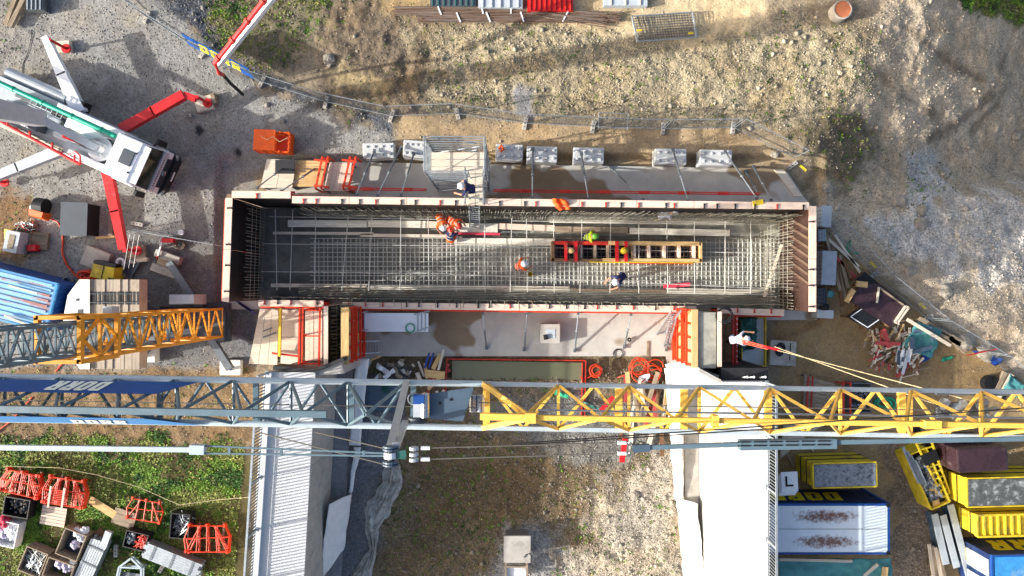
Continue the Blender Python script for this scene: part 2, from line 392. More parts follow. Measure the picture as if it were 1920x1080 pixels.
gme.polygons.foreach_set('use_smooth', np.ones(len(q), bool))
gme.update(calc_edges=True)
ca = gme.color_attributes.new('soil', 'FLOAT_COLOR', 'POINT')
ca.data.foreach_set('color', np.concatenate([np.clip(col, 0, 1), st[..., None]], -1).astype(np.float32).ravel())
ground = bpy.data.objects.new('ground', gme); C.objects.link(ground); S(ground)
def gz(x, y):
    i = np.searchsorted(xs, x)-1; j = np.searchsorted(ys, y)-1
    i = min(max(i, 0), nx-2); j = min(max(j, 0), ny-2)
    return float(GZ[j, i])
def PG(x, y):
    p = P(x, y, 0)
    for _ in range(3): p = P(x, y, gz(p.x, p.y))
    return p

gm = bpy.data.materials.new('soil_and_gravel'); gm.use_nodes = True
nt = gm.node_tree; N = nt.nodes; L = nt.links; b = N['Principled BSDF']
b.inputs['Roughness'].default_value = .95; b.inputs['Specular IOR Level'].default_value = .15
at = N.new('ShaderNodeVertexColor'); at.layer_name = 'soil'
tc = N.new('ShaderNodeTexCoord')
v1 = N.new('ShaderNodeTexVoronoi'); v1.inputs['Scale'].default_value = 11; L.new(tc.outputs['Object'], v1.inputs['Vector'])
v2 = N.new('ShaderNodeTexVoronoi'); v2.inputs['Scale'].default_value = 26; L.new(tc.outputs['Object'], v2.inputs['Vector'])
n1 = N.new('ShaderNodeTexNoise'); n1.inputs['Scale'].default_value = 7; n1.inputs['Detail'].default_value = 8; n1.inputs['Roughness'].default_value = .7
L.new(tc.outputs['Object'], n1.inputs['Vector'])
def math_(op, a, b_):
    m = N.new('ShaderNodeMath'); m.operation = op
    for k, x in enumerate((a, b_)):
        if isinstance(x, (int, float)): m.inputs[k].default_value = x
        else: L.new(x, m.inputs[k])
    return m.outputs[0]
s1 = N.new('ShaderNodeSeparateColor'); L.new(v1.outputs['Color'], s1.inputs[0])
s2 = N.new('ShaderNodeSeparateColor'); L.new(v2.outputs['Color'], s2.inputs[0])
spk = math_('ADD', math_('MULTIPLY', math_('SUBTRACT', s1.outputs[0], .5), 0.55), math_('MULTIPLY', math_('SUBTRACT', s2.outputs[0], .5), 0.6))
spk = math_('MULTIPLY', spk, math_('ADD', math_('MULTIPLY', at.outputs['Alpha'], 0.85), .25))
f = math_('ADD', math_('ADD', 1.0, spk), math_('MULTIPLY', math_('SUBTRACT', n1.outputs[0], .5), 0.7))
f = math_('MAXIMUM', f, 0.25)
vm = N.new('ShaderNodeVectorMath'); vm.operation = 'MULTIPLY'; L.new(at.outputs['Color'], vm.inputs[0]); L.new(f, vm.inputs[1])
L.new(vm.outputs[0], b.inputs['Base Color'])
hgt = math_('ADD', math_('MULTIPLY', n1.outputs[0], .6), math_('MULTIPLY', math_('SUBTRACT', 1.0, v1.outputs['Distance']), math_('MULTIPLY', at.outputs['Alpha'], .35)))
bp = N.new('ShaderNodeBump'); bp.inputs['Strength'].default_value = .85; bp.inputs['Distance'].default_value = .06
L.new(hgt, bp.inputs['Height']); L.new(bp.outputs[0], b.inputs['Normal'])
gme.materials.append(gm)

# ---------------------------------------------------------------- loose stones and plants (uncountable)
NOGO = [[(420,300),(1535,300),(1535,600),(1310,690),(600,690),(420,600)], [(470,690),(660,690),(640,1300),(420,1300)], [(1275,690),(1460,690),(1460,1300),(1290,1300)], [(1455,840),(1680,840),(1680,1200),(1455,1200)]]
def scatter(n, weight):
    X = rng.uniform(-32, 32, n*8); Y = rng.uniform(-18.5, 18.5, n*8)
    i = np.clip(np.searchsorted(xs, X)-1, 0, nx-2); j = np.clip(np.searchsorted(ys, Y)-1, 0, ny-2)
    keep = rng.random(n*8) < weight[j, i]
    px = X*FPX/CAM_H+960; py = 540-Y*FPX/CAM_H
    for po in NOGO: keep &= sdf_poly(px, py, po) > 0
    k = np.where(keep)[0][:n]
    return X[k], Y[k], GZ[j[k], i[k]], col[j[k], i[k]]
def mesh_np(name, V, F, colr=None, mat_=None, vper=None):
    me = bpy.data.meshes.new(name)
    me.vertices.add(len(V)); me.vertices.foreach_set('co', V.astype(np.float32).ravel())
    me.loops.add(F.size); me.loops.foreach_set('vertex_index', F.astype(np.int32).ravel())
    k = F.shape[1]; me.polygons.add(len(F)); me.polygons.foreach_set('loop_start', np.arange(0, F.size, k, dtype=np.int32))
    me.update(calc_edges=True)
    if colr is not None:
        c = me.color_attributes.new('tint', 'FLOAT_COLOR', 'POINT')
        c.data.foreach_set('color', np.concatenate([colr, np.ones((len(colr), 1))], 1).astype(np.float32).ravel())
    me.materials.append(mat_)
    o = bpy.data.objects.new(name, me); C.objects.link(o); return o
def tint_mat(name, rough, sss=False):
    m = bpy.data.materials.new(name); m.use_nodes = True; n = m.node_tree
    a = n.nodes.new('ShaderNodeVertexColor'); a.layer_name = 'tint'
    bs = n.nodes['Principled BSDF']; n.links.new(a.outputs[0], bs.inputs[0]); bs.inputs['Roughness'].default_value = rough
    bs.inputs['Specular IOR Level'].default_value = .2
    return m
stone_m = tint_mat('loose_stone', .9); leaf_m = tint_mat('weed_leaf', .7)
octv = np.array([[1,0,0],[0,1,0],[-1,0,0],[0,-1,0],[.1,.1,1],[0,0,-1]], float)
octf = np.array([[0,1,4],[1,2,4],[2,3,4],[3,0,4],[1,0,5],[2,1,5],[3,2,5],[0,3,5]])
def stones(name, n, weight, lo, hi, bright):
    X, Y, Z, cc = scatter(n, weight); n = len(X)
    r = lo+(hi-lo)*rng.random(n)**3.0
    a = rng.uniform(0, 6.28, n)
    V = octv[None]*(r[:, None, None])*(0.65+.7*rng.random((n, 6, 1)))
    V[..., 2] *= .75
    ca_, sa = np.cos(a)[:, None], np.sin(a)[:, None]
    V = np.stack([V[..., 0]*ca_-V[..., 1]*sa, V[..., 0]*sa+V[..., 1]*ca_, V[..., 2]], -1)
    V[..., 0] += X[:, None]; V[..., 1] += Y[:, None]; V[..., 2] += (Z+r*.25)[:, None]
    F = (octf[None]+(np.arange(n)*6)[:, None, None]).reshape(-1, 3)
    base = cc*.6+np.array(lin((170, 164, 152)))*.4
    c = base*(bright[0]+(bright[1]-bright[0])*rng.random((n, 1)))
    return S(mesh_np(name, V.reshape(-1, 3), F, np.repeat(np.clip(c, 0, 1), 6, 0), stone_m), 'stuff')
stones('loose_gravel', 170000, st*.9+.04, .010, .048, (.5, 1.6))
stones('scattered_rubble', 1500, st**3*.5+.004, .05, .16, (.75, 1.3))
def weeds(name, n, weight, size):
    X, Y, Z, cc = scatter(n, weight); n = len(X); L_ = 5
    V = []; 
    a0 = rng.uniform(0, 6.28, (n, L_)); ln = size*(.5+rng.random((n, L_))); tilt = rng.uniform(.25, 1.1, (n, L_)); w = ln*.28
    dx, dy = np.cos(a0), np.sin(a0)
    bx, by, bz = X[:, None]+dx*.02, Y[:, None]+dy*.02, (Z-.02)[:, None]+0*a0
    mxx, myy, mzz = bx+dx*ln*.5*np.cos(tilt), by+dy*ln*.5*np.cos(tilt), bz+ln*.6*np.sin(tilt)+.03
    tx, ty, tz = bx+dx*ln, by+dy*ln, bz+ln*.8*np.sin(tilt)*.8
    V = np.stack([np.stack([bx, by, bz], -1), np.stack([mxx-dy*w, myy+dx*w, mzz], -1), np.stack([tx, ty, tz], -1), np.stack([mxx+dy*w, myy-dx*w, mzz], -1)], 2).reshape(-1, 3)
    F = np.arange(len(V)).reshape(-1, 4)
    t = fbm(X, Y, 91, .8, 3)[:, None]; rnd = rng.random((n, 1))
    c = np.where(t > .47, np.array(lin((96, 128, 42))), np.array(lin((120, 128, 62))))
    c = np.where(t > .62, np.array(lin((50, 84, 28))), c); c = np.where(rnd > .955, np.array(lin((160, 150, 90))), c)*(.5+.9*rng.random((n, 1)))
    return S(mesh_np(name, V, F, np.repeat(np.clip(c, 0, 1), 4*L_, 0), leaf_m), 'stuff')
patch = sstep(.40, .58, fbm(GX, GY, 101, .55, 4, .6))
weeds('meadow_plants', 60000, np.clip(gr*(0.22+.9*patch), 0, 1), .085)
# ================================================================ SLABS, FORMWORK, POUR, WING WALLS
def pp(pts, z): return [tuple(P(x, y, z))[:2] for x, y in pts]
dm('slab', (182, 179, 169), rough=0.8, var=0.12, scale=1.2, bump=0.15, rgb2=(136, 118, 94), thr=0.555, scale2=0.2, soft=0.012, det2=2.5)
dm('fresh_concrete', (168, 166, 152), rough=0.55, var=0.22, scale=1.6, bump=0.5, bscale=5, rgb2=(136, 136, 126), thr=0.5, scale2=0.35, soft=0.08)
fm = M['fresh_concrete'].node_tree; fb = fm.nodes['Principled BSDF']; src_ = fb.inputs['Base Color'].links[0].from_socket      # base colour gets darker towards the west
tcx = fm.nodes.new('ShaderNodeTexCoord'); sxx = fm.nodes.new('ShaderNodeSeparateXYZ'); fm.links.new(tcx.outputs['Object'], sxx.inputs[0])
west_tone = fm.nodes.new('ShaderNodeMapRange'); west_tone.inputs[1].default_value = -10; west_tone.inputs[2].default_value = 4; west_tone.inputs[3].default_value = .42; west_tone.inputs[4].default_value = 1.0; fm.links.new(sxx.outputs[0], west_tone.inputs[0])
vmx = fm.nodes.new('ShaderNodeVectorMath'); vmx.operation = 'MULTIPLY'; fm.links.new(src_, vmx.inputs[0]); fm.links.new(west_tone.outputs[0], vmx.inputs[1]); fm.links.new(vmx.outputs[0], fb.inputs['Base Color'])
dm('muddy_water', (110, 112, 84), rough=0.12, var=0.05, scale=0.6, spec=0.6)
dm('purple_mark', (92, 88, 130), rough=0.7, var=0.2)
S(MB().prism(pp([(500,302),(1472,316),(1508,370),(1532,400),(1532,600),(1345,600),(1345,692),(1255,692),(1250,668),(700,668),(690,692),(600,692),(600,580),(425,580),(425,364),(500,364)], .03), -.6, .03).build('foundation_slab', 'slab'))
# fresh pour inside the formwork
def pour(u, v):
    a = P(446, 378, 3.2).lerp(P(1516, 384, 3.2), u); b_ = P(446, 572, 3.2).lerp(P(1516, 584, 3.2), u)
    p = a.lerp(b_, v); w = float(sstep(.35, .9, np.array(u)))
    z = .40 + .12*w*mnoise.fractal(Vector((p.x*.9, p.y*.9, 0)), 1, 2, 4) + .06*w
    return (p.x, p.y, z)
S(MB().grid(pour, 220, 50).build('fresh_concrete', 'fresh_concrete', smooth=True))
def fw_wall(label, a, b, side, n, thick=.33, z1=4.0, clamps=(), stain=False, end=(0, 0), walers=(0.7, 2.0, 3.3), skin='film_black_shaded', ribs='red_steel', top='wood_top', stand=0.10):
    """formwork wall: a, b = photo ends of its inner top edge; side = +1 if the outside lies left of a>b"""
    A = P(*a, z1); B = P(*b, z1); d = (B-A); Ln = d.length; d.normalize(); nrm = Vector((-d.y, d.x, 0))*side
    t = T('formwork_wall', label, 'formwork', (A.x, A.y, .03), math.atan2(d.y, d.x), 'formwork walls round the pour'); t['kind'] = 'thing'
    s_ = side; h = z1-.03
    for i in range(n):
        x0 = Ln*i/n+.006; x1 = Ln*(i+1)/n-.006; cx = (x0+x1)/2
        pan = MB().box((cx, s_*.03, h/2-.03), (x1-x0, .06, h-.06)).build('panel', skin, t)
        rb = MB(); k = max(2, int((x1-x0)/.55))
        for j in range(k+1):
            xx = x0+.05+(x1-x0-.1)*j/k
            rb.box((xx, s_*(.06+.085), h/2-.05), (.07, .17, h-.1))
        for zz in (.15, h/2, h-.2): rb.box((cx, s_*(.06+.06), zz), (x1-x0, .12, .08))
        rb.build('frame', ribs, pan)
        MB().box((cx, s_*(thick/2-.02), h-.025+random.uniform(-.006, .006)), (x1-x0-.01, thick, .06)).build('top_board', top, t)
    for zz in walers:
        MB().box((Ln/2, s_*(.25+stand), zz), (Ln*.98, .10, .12)).build('waler', ribs, t)
    for c in clamps:
        x = c*Ln
        m_ = MB().box((x, s_*.12, h+.03), (.05, .16, .06)).box((x, s_*.0, h+.0), (.06, .05, .14)).box((x, s_*.17, h+.04), (.09, .04, .06))
        m_.build('clamp', 'red_steel' if random.random() < .45 else 'black', t)
    return t, A, d, nrm, Ln
def sp(n, j=.012): return [min(.99, max(.01, (i+.5)/n+random.uniform(-j, j))) for i in range(n)]
FW = {}
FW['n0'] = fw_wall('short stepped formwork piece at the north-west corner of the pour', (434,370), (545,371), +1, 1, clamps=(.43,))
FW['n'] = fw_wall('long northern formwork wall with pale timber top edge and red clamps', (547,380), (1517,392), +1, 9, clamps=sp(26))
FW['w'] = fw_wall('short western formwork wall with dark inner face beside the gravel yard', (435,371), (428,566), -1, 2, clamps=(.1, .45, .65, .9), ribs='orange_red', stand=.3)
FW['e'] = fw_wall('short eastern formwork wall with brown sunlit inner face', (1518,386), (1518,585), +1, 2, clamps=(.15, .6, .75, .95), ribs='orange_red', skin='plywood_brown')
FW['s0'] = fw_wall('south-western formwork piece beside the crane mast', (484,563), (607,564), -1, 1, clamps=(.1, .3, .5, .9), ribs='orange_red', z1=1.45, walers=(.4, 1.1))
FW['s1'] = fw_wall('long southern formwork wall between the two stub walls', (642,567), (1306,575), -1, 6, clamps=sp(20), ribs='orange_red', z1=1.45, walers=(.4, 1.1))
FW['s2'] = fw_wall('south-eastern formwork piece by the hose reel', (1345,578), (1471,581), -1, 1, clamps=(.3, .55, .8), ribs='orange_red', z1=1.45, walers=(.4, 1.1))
FW['a1'] = fw_wall('red and yellow formwork panel on the east side of the left stub wall', (640,576), (640,684), +1, 1, thick=.36, skin='wood_fresh', ribs='orange_red', top='wood_fresh', walers=(.6, 1.5, 2.4, 3.3))
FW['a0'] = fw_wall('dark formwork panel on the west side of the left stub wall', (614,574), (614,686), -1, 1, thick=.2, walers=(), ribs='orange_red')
FW['b0'] = fw_wall('sunlit orange formwork panel on the west side of the right stub wall', (1308,580), (1308,690), -1, 1, thick=.30, skin='wood_fresh', ribs='orange_red', top='wood_fresh', walers=(.6, 1.5, 2.4, 3.3))
FW['b1'] = fw_wall('formwork panel on the east side of the right stub wall', (1346,584), (1346,688), +1, 1, thick=.2, walers=(), ribs='red_steel')
# yellow plate on the wall
tag(MB().box((0, 0, .03), (.5, .24, .04)).build('yellow_marker_plate', 'yellow_paint', loc=P(1421, 380, 4.0), rz=R(10)), 'small yellow plate lying on the northern formwork top near its east end', 'plate')
# lit timber battens across the east wall's inner face
t, A, d, nrm, Ln = FW['e']
for k in range(7):
    y0 = Ln*(.02+.085*k); MB().bar((y0+1.0, -.035, 3.9), (y0, -.035, .9), .14, .03, up=(0, 1, 0)).build('batten', 'batten_dull', t)

# ---- reinforcement
def rebar_curtain(m_, a, b, off, z0, z1, pitch, lean=0.0, r=.016):
    A = Vector(a); B = Vector(b); d = B-A; n = int(d.length/pitch); nr = Vector((-d.y, d.x, 0)).normalized()
    for i in range(n+1):
        p = A+d*(i/n)+nr*off
        m_.rod((p.x, p.y, z0), (p.x+random.uniform(-.05, .05)+lean, p.y+random.uniform(-.05, .05), z1+random.uniform(-.12, .12)), r, 4)
    for k in range(4):
        z = z0+(z1-z0)*(k+.7)/5; p, q_ = A+nr*off, B+nr*off
        m_.rod((p.x, p.y, z), (q_.x, q_.y, z), r*.9, 4)
cage = T('reinforcement_cage', 'steel reinforcement bars filling the floor and walls of the pour', 'reinforcement', tuple(P(960, 480, .4)))
co = cage.location
def in_cage(m_): m_.v = [(x-co.x, y-co.y, z-co.z) for x, y, z in m_.v]; return m_
m_ = MB()
x0, x1 = P(590, 500, .55).x, P(1452, 500, .55).x; y0, y1 = P(0, 543, .55).y, P(0, 447, .55).y
nxb = int((x1-x0)/.235); nyb = int((y1-y0)/.235)
for i in range(nxb+1):
    x = x0+(x1-x0)*i/nxb+random.uniform(-.02, .02); m_.rod((x, y0+random.uniform(-.1, .1), .56), (x+random.uniform(-.03, .03), y1+random.uniform(-.1, .1), .56), .021, 4)
S(in_cage(m_).build('cross_bars', 'rebar_pale', cage), 'stuff')
m_ = MB()
for j in range(nyb+1):
    y = y0+(y1-y0)*j/nyb; m_.rod((x0-.2, y, .60), (x1+.2, y+random.uniform(-.03, .03), .60), .021, 4)
S(in_cage(m_).build('long_bars', 'rebar_pale', cage), 'stuff')
m_ = MB()
for (a, b_) in (((548, 381), (1512, 393)), ):
    A, B = P(*a, 4), P(*b_, 4); A.z = B.z = 0
    rebar_curtain(m_, A, B, -.14, .3, 3.3, .13, .12); rebar_curtain(m_, A, B, -.30, .3, 2.4, .15, -.06)
A, B = P(500, 563, 1.4), P(1470, 578, 1.4); A.z = B.z = 0
rebar_curtain(m_, A, B, .16, .3, 1.7, .16, .1)
for k in range(7):
    y = A.y+.26+.085*k; m_.rod((A.x+1.5, y+.0, 1.0+.03*(k % 3)), (B.x-.2, y-.36, 1.0+.03*(k % 3)), .018, 4)
for yy in (392, 402, 440, 443, 446): 
    a, b_ = P(760, yy, .6), P(1460, yy+5, .6); m_.rod(a, b_, .016, 4)
rebar_curtain(m_, P(560, 438, 1), P(1440, 447, 1), 0, .3, .8, .14, .05)
A, B = P(1518, 392, 4), P(1518, 580, 4); A.z = B.z = 0
rebar_curtain(m_, A, B, -.35+.0, .3, 3.0, .15, 0); rebar_curtain(m_, A, B, -1.05, .3, 2.6, .2, 0)
for k in range(26):
    p = P(1467, 395+k*7, .9); m_.rod((p.x, p.y, .95+.02*(k % 2)), (p.x+1.1, p.y, .95), .015, 4); m_.rod((p.x+1.0, p.y, 1.0), (p.x+1.15, p.y, 2.9), .015, 4)
A, B = P(434, 378, 4), P(428, 562, 4); A.z = B.z = 0
rebar_curtain(m_, A, B, .35, .3, 3.0, .15, 0)
for (xa, ya, yb) in ((618, 572, 688), (634, 572, 688), (1318, 582, 690), (1338, 584, 690)):
    A, B = P(xa, ya, 4), P(xa, yb, 4); A.z = B.z = 0
    rebar_curtain(m_, A, B, 0, .1, 3.6, .15, .0)
    for k in range(16):
        p = P(xa, ya+6+k*7, 3.4-.02*k); s_ = 1 if xa in (618, 1318) else -1
        m_.rod(p, p+Vector((s_*.34, 0, .02)), .014, 4)
S(in_cage(m_).build('wall_bars', 'rebar', cage), 'stuff')
xsb = [516, 549, 592, 654, 698, 752, 803, 857, 909, 960, 987, 1038, 1092, 1145, 1198, 1250, 1302, 1360, 1408]
for i, x in enumerate(xsb):
    z = 1.3; a = P(x, 392+i*.4, z); b_ = P(x+random.uniform(-14, 6) if i < 5 else x+random.uniform(-5, 5), 544+i*.4, z+random.uniform(-.2, .1))
    in_cage(MB().rod(a, b_, .022, 5)).build('tie_rod', 'rebar_pale', cage)
for (xa, ya, xb, yb, z) in ((492, 457, 960, 462, 1.1), (960, 462, 1450, 476, 1.1), (490, 509, 800, 513, 1.1), (760, 510, 1440, 541, 1.1), (505, 406, 860, 412, 1.0), (960, 414, 1440, 421, 1.0)):
    in_cage(MB().rod(P(xa, ya, z), P(xb, yb, z), .022, 5)).build('spacer_rod', 'rebar_pale', cage)
for x in range(660, 1300, 26):   # short ties that stick out over the southern wall
    in_cage(MB().rod(P(x, 561+(x-640)*.012, 1.45), P(x+1, 574+(x-640)*.012, 1.6), .016, 4)).build('tie_end', 'rebar', cage)

# ---- boards lying on the cage as walkways
PL = [ (540,419,690,420,13,'wood_wet','long grey walkway plank at the far west end of the pour'),
 (688,419,800,421,13,'wood_wet','grey walkway plank between the west plank and the kneeling worker'),
 (798,421,862,422,12,'wood_top','short sunlit pale plank under the bending orange workers'),
 (928,424,1040,428,11,'wood_top','pale plank just right of the aluminium ladder foot'),
 (1030,410,1376,414,15,'wood_wet','longest pale plank, along the northern rebar, under the grey-shirted worker'),
 (1040,430,1180,432,11,'wood_old','darker plank behind the worker in the lime vest'),
 (1177,433,1368,437,12,'wood_wet','grey plank with rebar shadows north of the box-out'),
 (512,437,700,438,5,'wood_pale','narrow edge board on the west rebar row'),
 (676,441,848,443,6,'wood_pale','narrow edge board ending at the red-helmeted worker'),
 (852,453,1040,454,13,'wood_wet','wide grey plank butting against the box-out'),
 (508,535,690,536,7,'wood_pale','narrow board at the south-west edge of the pour'),
 (688,539,930,540,8,'wood_wet','narrow board along the middle of the southern edge'),
 (930,540,1068,542,9,'wood_pale','pale board south of the worker in orange'),
 (1070,543,1250,547,5,'wood_brown','thin brown board by the worker in navy'),
 (1250,545,1452,549,10,'wood_wet','grey board at the south-east edge of the pour'),
 (1244,537,1294,533,7,'pink_cloth','short pink board at an angle on the south-east edge')]
for (xa, ya, xb, yb, w, mt, lab) in PL:
    z = .85; a, b_ = P(xa, ya, z), P(xb, yb, z); ww = w*(CAM_H-z)/FPX
    mm_ = (a+b_)/2; o = MB().box((0, 0, 0), ((b_-a).length, ww, .06)).build('walkway_plank', mt, loc=mm_, rz=ang(a, b_))
    tag(o, lab, 'plank', 'planks laid on the reinforcement')
a, b_ = P(850, 438, .95), P(938, 439, .95)
tag(MB().box((0, 0, 0), ((b_-a).length, .11, .09)).build('red_beam', 'pink_cloth', loc=(a+b_)/2, rz=ang(a, b_)), 'thin red beam lying across planks at the ladder foot', 'beam')
tag(MB().box((0, 0, 0), (2.2, .5, .04)).build('chequer_plate', 'wood_wet', loc=P(893, 428, .9)), 'grey ribbed board at the foot of the aluminium ladder', 'board')
a, b_ = P(1466, 458, 1.6), P(1433, 556, 1.2)
tag(MB().bar(a, b_, .12, .06).build('leaning_lath', 'wood_pale'), 'pale lath leaning at the east end of the pour', 'lath')

# ---- timber box-out
bo = T('box_out', 'long timber and red box-out frame with open dark cells in the pour', 'formwork', tuple(P(1178, 471, .4)))
bx0 = bo.location.copy()
def L_(p): return Vector(p)-bx0
z = 1.4
def rail(name, xa, ya, xb, yb, w, h, mt, zz=z):
    a, b_ = P(xa, ya, zz), P(xb, yb, zz); MB().bar(L_(a)-Vector((0, 0, h/2)), L_(b_)-Vector((0, 0, h/2)), w, h).build(name, mt, bo)
rail('side_board', 1038, 455, 1140, 456, .17, 1.0, 'red_steel'); rail('side_board', 1141, 455.5, 1314, 457, .20, 1.0, 'wood_fresh')
rail('side_board', 1034, 487, 1130, 488, .14, 1.0, 'wood_brown'); rail('side_board', 1130, 488, 1316, 489, .2, 1.0, 'wood_fresh')
rail('end_board', 1314, 454, 1314, 491, .14, 1.0, 'wood_fresh'); rail('end_board', 1037, 452, 1037, 490, .12, 1.0, 'wood_brown')
for x in (1090, 1116, 1140, 1190, 1217, 1246, 1274, 1302): rail('cross_board', x, 459, x, 486, .13, .9, 'wood_top' if x > 1150 else 'wood_old', z-.08)
for x in (1061, 1080, 1157, 1174): rail('yoke', x, 452, x, 490, .16, .12, 'pump_red', z+.13)
rail('pipe', 1105, 491.5, 1300, 493, .05, .05, 'yellow_paint', z+.05); rail('pipe', 1180, 493.5, 1300, 494.5, .05, .05, 'red_steel', z+.05)
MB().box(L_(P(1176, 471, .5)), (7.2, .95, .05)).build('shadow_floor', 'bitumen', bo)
tag(MB().lathe([(.02, 0), (.14, .03), (.16, .1), (.16, .75), (.1, .85), (.05, .95)], n=14).build('yellow_canister', 'yellow_paint', loc=P(1167, 471, 1.1), smooth=True), 'yellow canister standing inside the red yoke of the box-out', 'canister')
tag(MB().lathe([(.02, 0), (.12, .03), (.14, .1), (.14, .6), (.08, .68)], n=14).build('tan_canister', 'wood_fresh', loc=P(1070, 471, 1.0), smooth=True), 'tan canister inside the western red yoke of the box-out', 'canister')

for (xa, xb, ya, yb, zz_) in ((617, 639, 566, 690, 2.0), (1311, 1344, 578, 691, 3.88)):
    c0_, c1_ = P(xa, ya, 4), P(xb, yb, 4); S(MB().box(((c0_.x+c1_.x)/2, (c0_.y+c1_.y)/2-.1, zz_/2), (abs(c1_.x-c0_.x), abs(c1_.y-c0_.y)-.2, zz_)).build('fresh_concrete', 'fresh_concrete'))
# ---- wing walls of the abutment
def wing(name, label, outer, inner, zt, ledge, geo, drape_from, lmat='tar_coat'):
    t = T(name, label, 'wall', tuple(P(*outer[0], 0))); t['kind'] = 'thing'
    l0 = t.location.copy(); 
    def W(m_): m_.v = [(x-l0.x, y-l0.y, z) for x, y, z in m_.v]; return m_
    o0, o1 = (P(*outer[0], zt), P(*outer[1], zt)); i0, i1 = (P(*inner[0], zt), P(*inner[1], zt))
    n = 6
    for k in range(n):
        a, b_ = k/n, (k+1)/n-.0012
        q_ = [o0.lerp(o1, a), i0.lerp(i1, a), i0.lerp(i1, b_), o0.lerp(o1, b_)]
        W(MB().prism([tuple(v)[:2] for v in q_], -.3, zt-.12)).build('wall_block', 'concrete_face', t)
    e = (i0-o0).normalized()
    W(MB().prism([tuple(v)[:2] for v in (o0-e*.02, i0+e*.03, i1+e*.03, o1-e*.02)], zt-.119, zt)).build('deck', 'white_deck', t)
    W(MB().prism([tuple(v)[:2] for v in (o0-e*.02, o0+e*.32, o1+e*.32, o1-e*.02)], zt+.002, zt+.14)).build('kerb', 'white_deck', t)
    q_ = [i0+e*.02, i0+e*ledge, i1+e*ledge, i1+e*.02]
    W(MB().prism([tuple(v)[:2] for v in q_], -.3, .30)).build('footing_ledge', lmat, t)
    return t, o0, o1, i0, i1, e
ZW = 4.5
wl_, lo0, lo1, li0, li1, le = wing('wing_wall', 'left abutment wing wall with white striped deck and grey shaded inner face', ((498, 698), (462, 1240)), ((590, 698), (560, 1240)), ZW, .75, .3, .6)
wr_, ro0, ro1, ri0, ri1, re_ = wing('wing_wall', 'right abutment wing wall with glaring white sunlit deck and face', ((1440, 716), (1441, 1240)), ((1355, 716), (1362, 1240)), ZW, .75, .3, .5, 'concrete')
for t_, mt in ((wl_, None),): pass
# black membrane caps at the wall heads
l0 = wl_.location
def tri_cap(pts, z0, z1, parent, mt, name):
    MB().prism([(P(x, y, z1).x-parent.location.x, P(x, y, z1).y-parent.location.y) for x, y in pts], z0, z1).build(name, mt, parent)
tri_cap([(512,686),(590,692),(642,670),(646,676),(592,699),(512,693)], 3.6, 4.62, wl_, 'bitumen', 'membrane')
tri_cap([(500,698),(512,694),(590,699),(640,677),(646,700),(592,704),(498,704)], .0, 4.35, wl_, 'concrete_face', 'wall_head')
tri_cap([(1352,690),(1440,690),(1440,714),(1354,714)], 0, 4.0, wr_, 'bitumen', 'membrane')
tri_cap([(1311,690),(1352,712),(1352,720),(1311,698)], .0, 4.3, wr_, 'concrete_face', 'wall_head')
# pale sheets over the footings
def sheet(name, mt, pts, nu=24, nv=10, amp=.05, f=1.2, label=None, cat=None, parent=None, th=.02, group=None):
    """draped sheet through 4 corner points (u along first edge)"""
    a, b_, c, d = [Vector(p) for p in pts]
    org = Vector((a.x, a.y, 0)) if parent is None else parent.location.copy()
    def fn(u, v):
        p = a.lerp(b_, u).lerp(d.lerp(c, u), v); e = 1-abs(2*v-1)**4*.3
        n = mnoise.fractal(Vector((p.x*f, p.y*f, 3.1)), 1, 2, 3)
        return (p.x-org.x+.06*n, p.y-org.y+.06*mnoise.noise(Vector((p.y*f, p.x*f, 9))), p.z-org.z+amp*(n+.5)*e+.01)
    m_ = MB().grid(fn, nu, nv); o = m_.build(name, mt, parent, loc=None if parent else org, smooth=True)
    so = o.modifiers.new('thickness', 'SOLIDIFY'); so.thickness = th; so.offset = -1
    if label: tag(o, label, cat, group)
    return o
sheet('geotextile_strip', 'geotextile', [P(668, 690, .5), P(692, 668, .6), P(676, 830, .35), P(664, 832, .35)][0:4] if False else [P(692, 672, .8), P(676, 835, .3), P(655, 835, .35), P(668, 672, .8)], 30, 4, .05, label='upright pale strip of geotextile along the left footing near the ladder', cat='geotextile')
sheet('geotextile_flap', 'geotextile', [P(660, 925, .35), P(645, 1030, .3), P(597, 1090, .8), P(617, 945, 1.9)], 26, 10, .08, label='large white geotextile flap hanging on the left wing wall', cat='geotextile')
sheet('geotextile_strip', 'geotextile', [P(676, 838, .25), P(660, 924, .25), P(654, 924, .3), P(664, 838, .3)], 20, 3, .03, label='narrow white geotextile edge left of the crumpled sheet', cat='geotextile')
sheet('geotextile_strip', 'geotextile', [P(1247, 690, .7), P(1278, 690, 1.1), P(1282, 935, .34), P(1265, 935, .15)], 6, 40, .05, label='white geotextile edge of the right footing down to the grey ledge', cat='geotextile')
sheet('geotextile_flap', 'geotextile', [P(1268, 932, .2), P(1308, 945, .9), P(1330, 1180, .9), P(1290, 1180, .2)], 10, 40, .08, label='white geotextile covering the lower half of the right footing', cat='geotextile')
sheet('geotextile_flap', 'geotextile', [P(1249, 682, .8), P(1290, 676, 2.4), P(1372, 716, 3.9), P(1262, 728, .9)], 24, 14, .12, label='white geotextile draped round the head of the right wing wall', cat='geotextile')
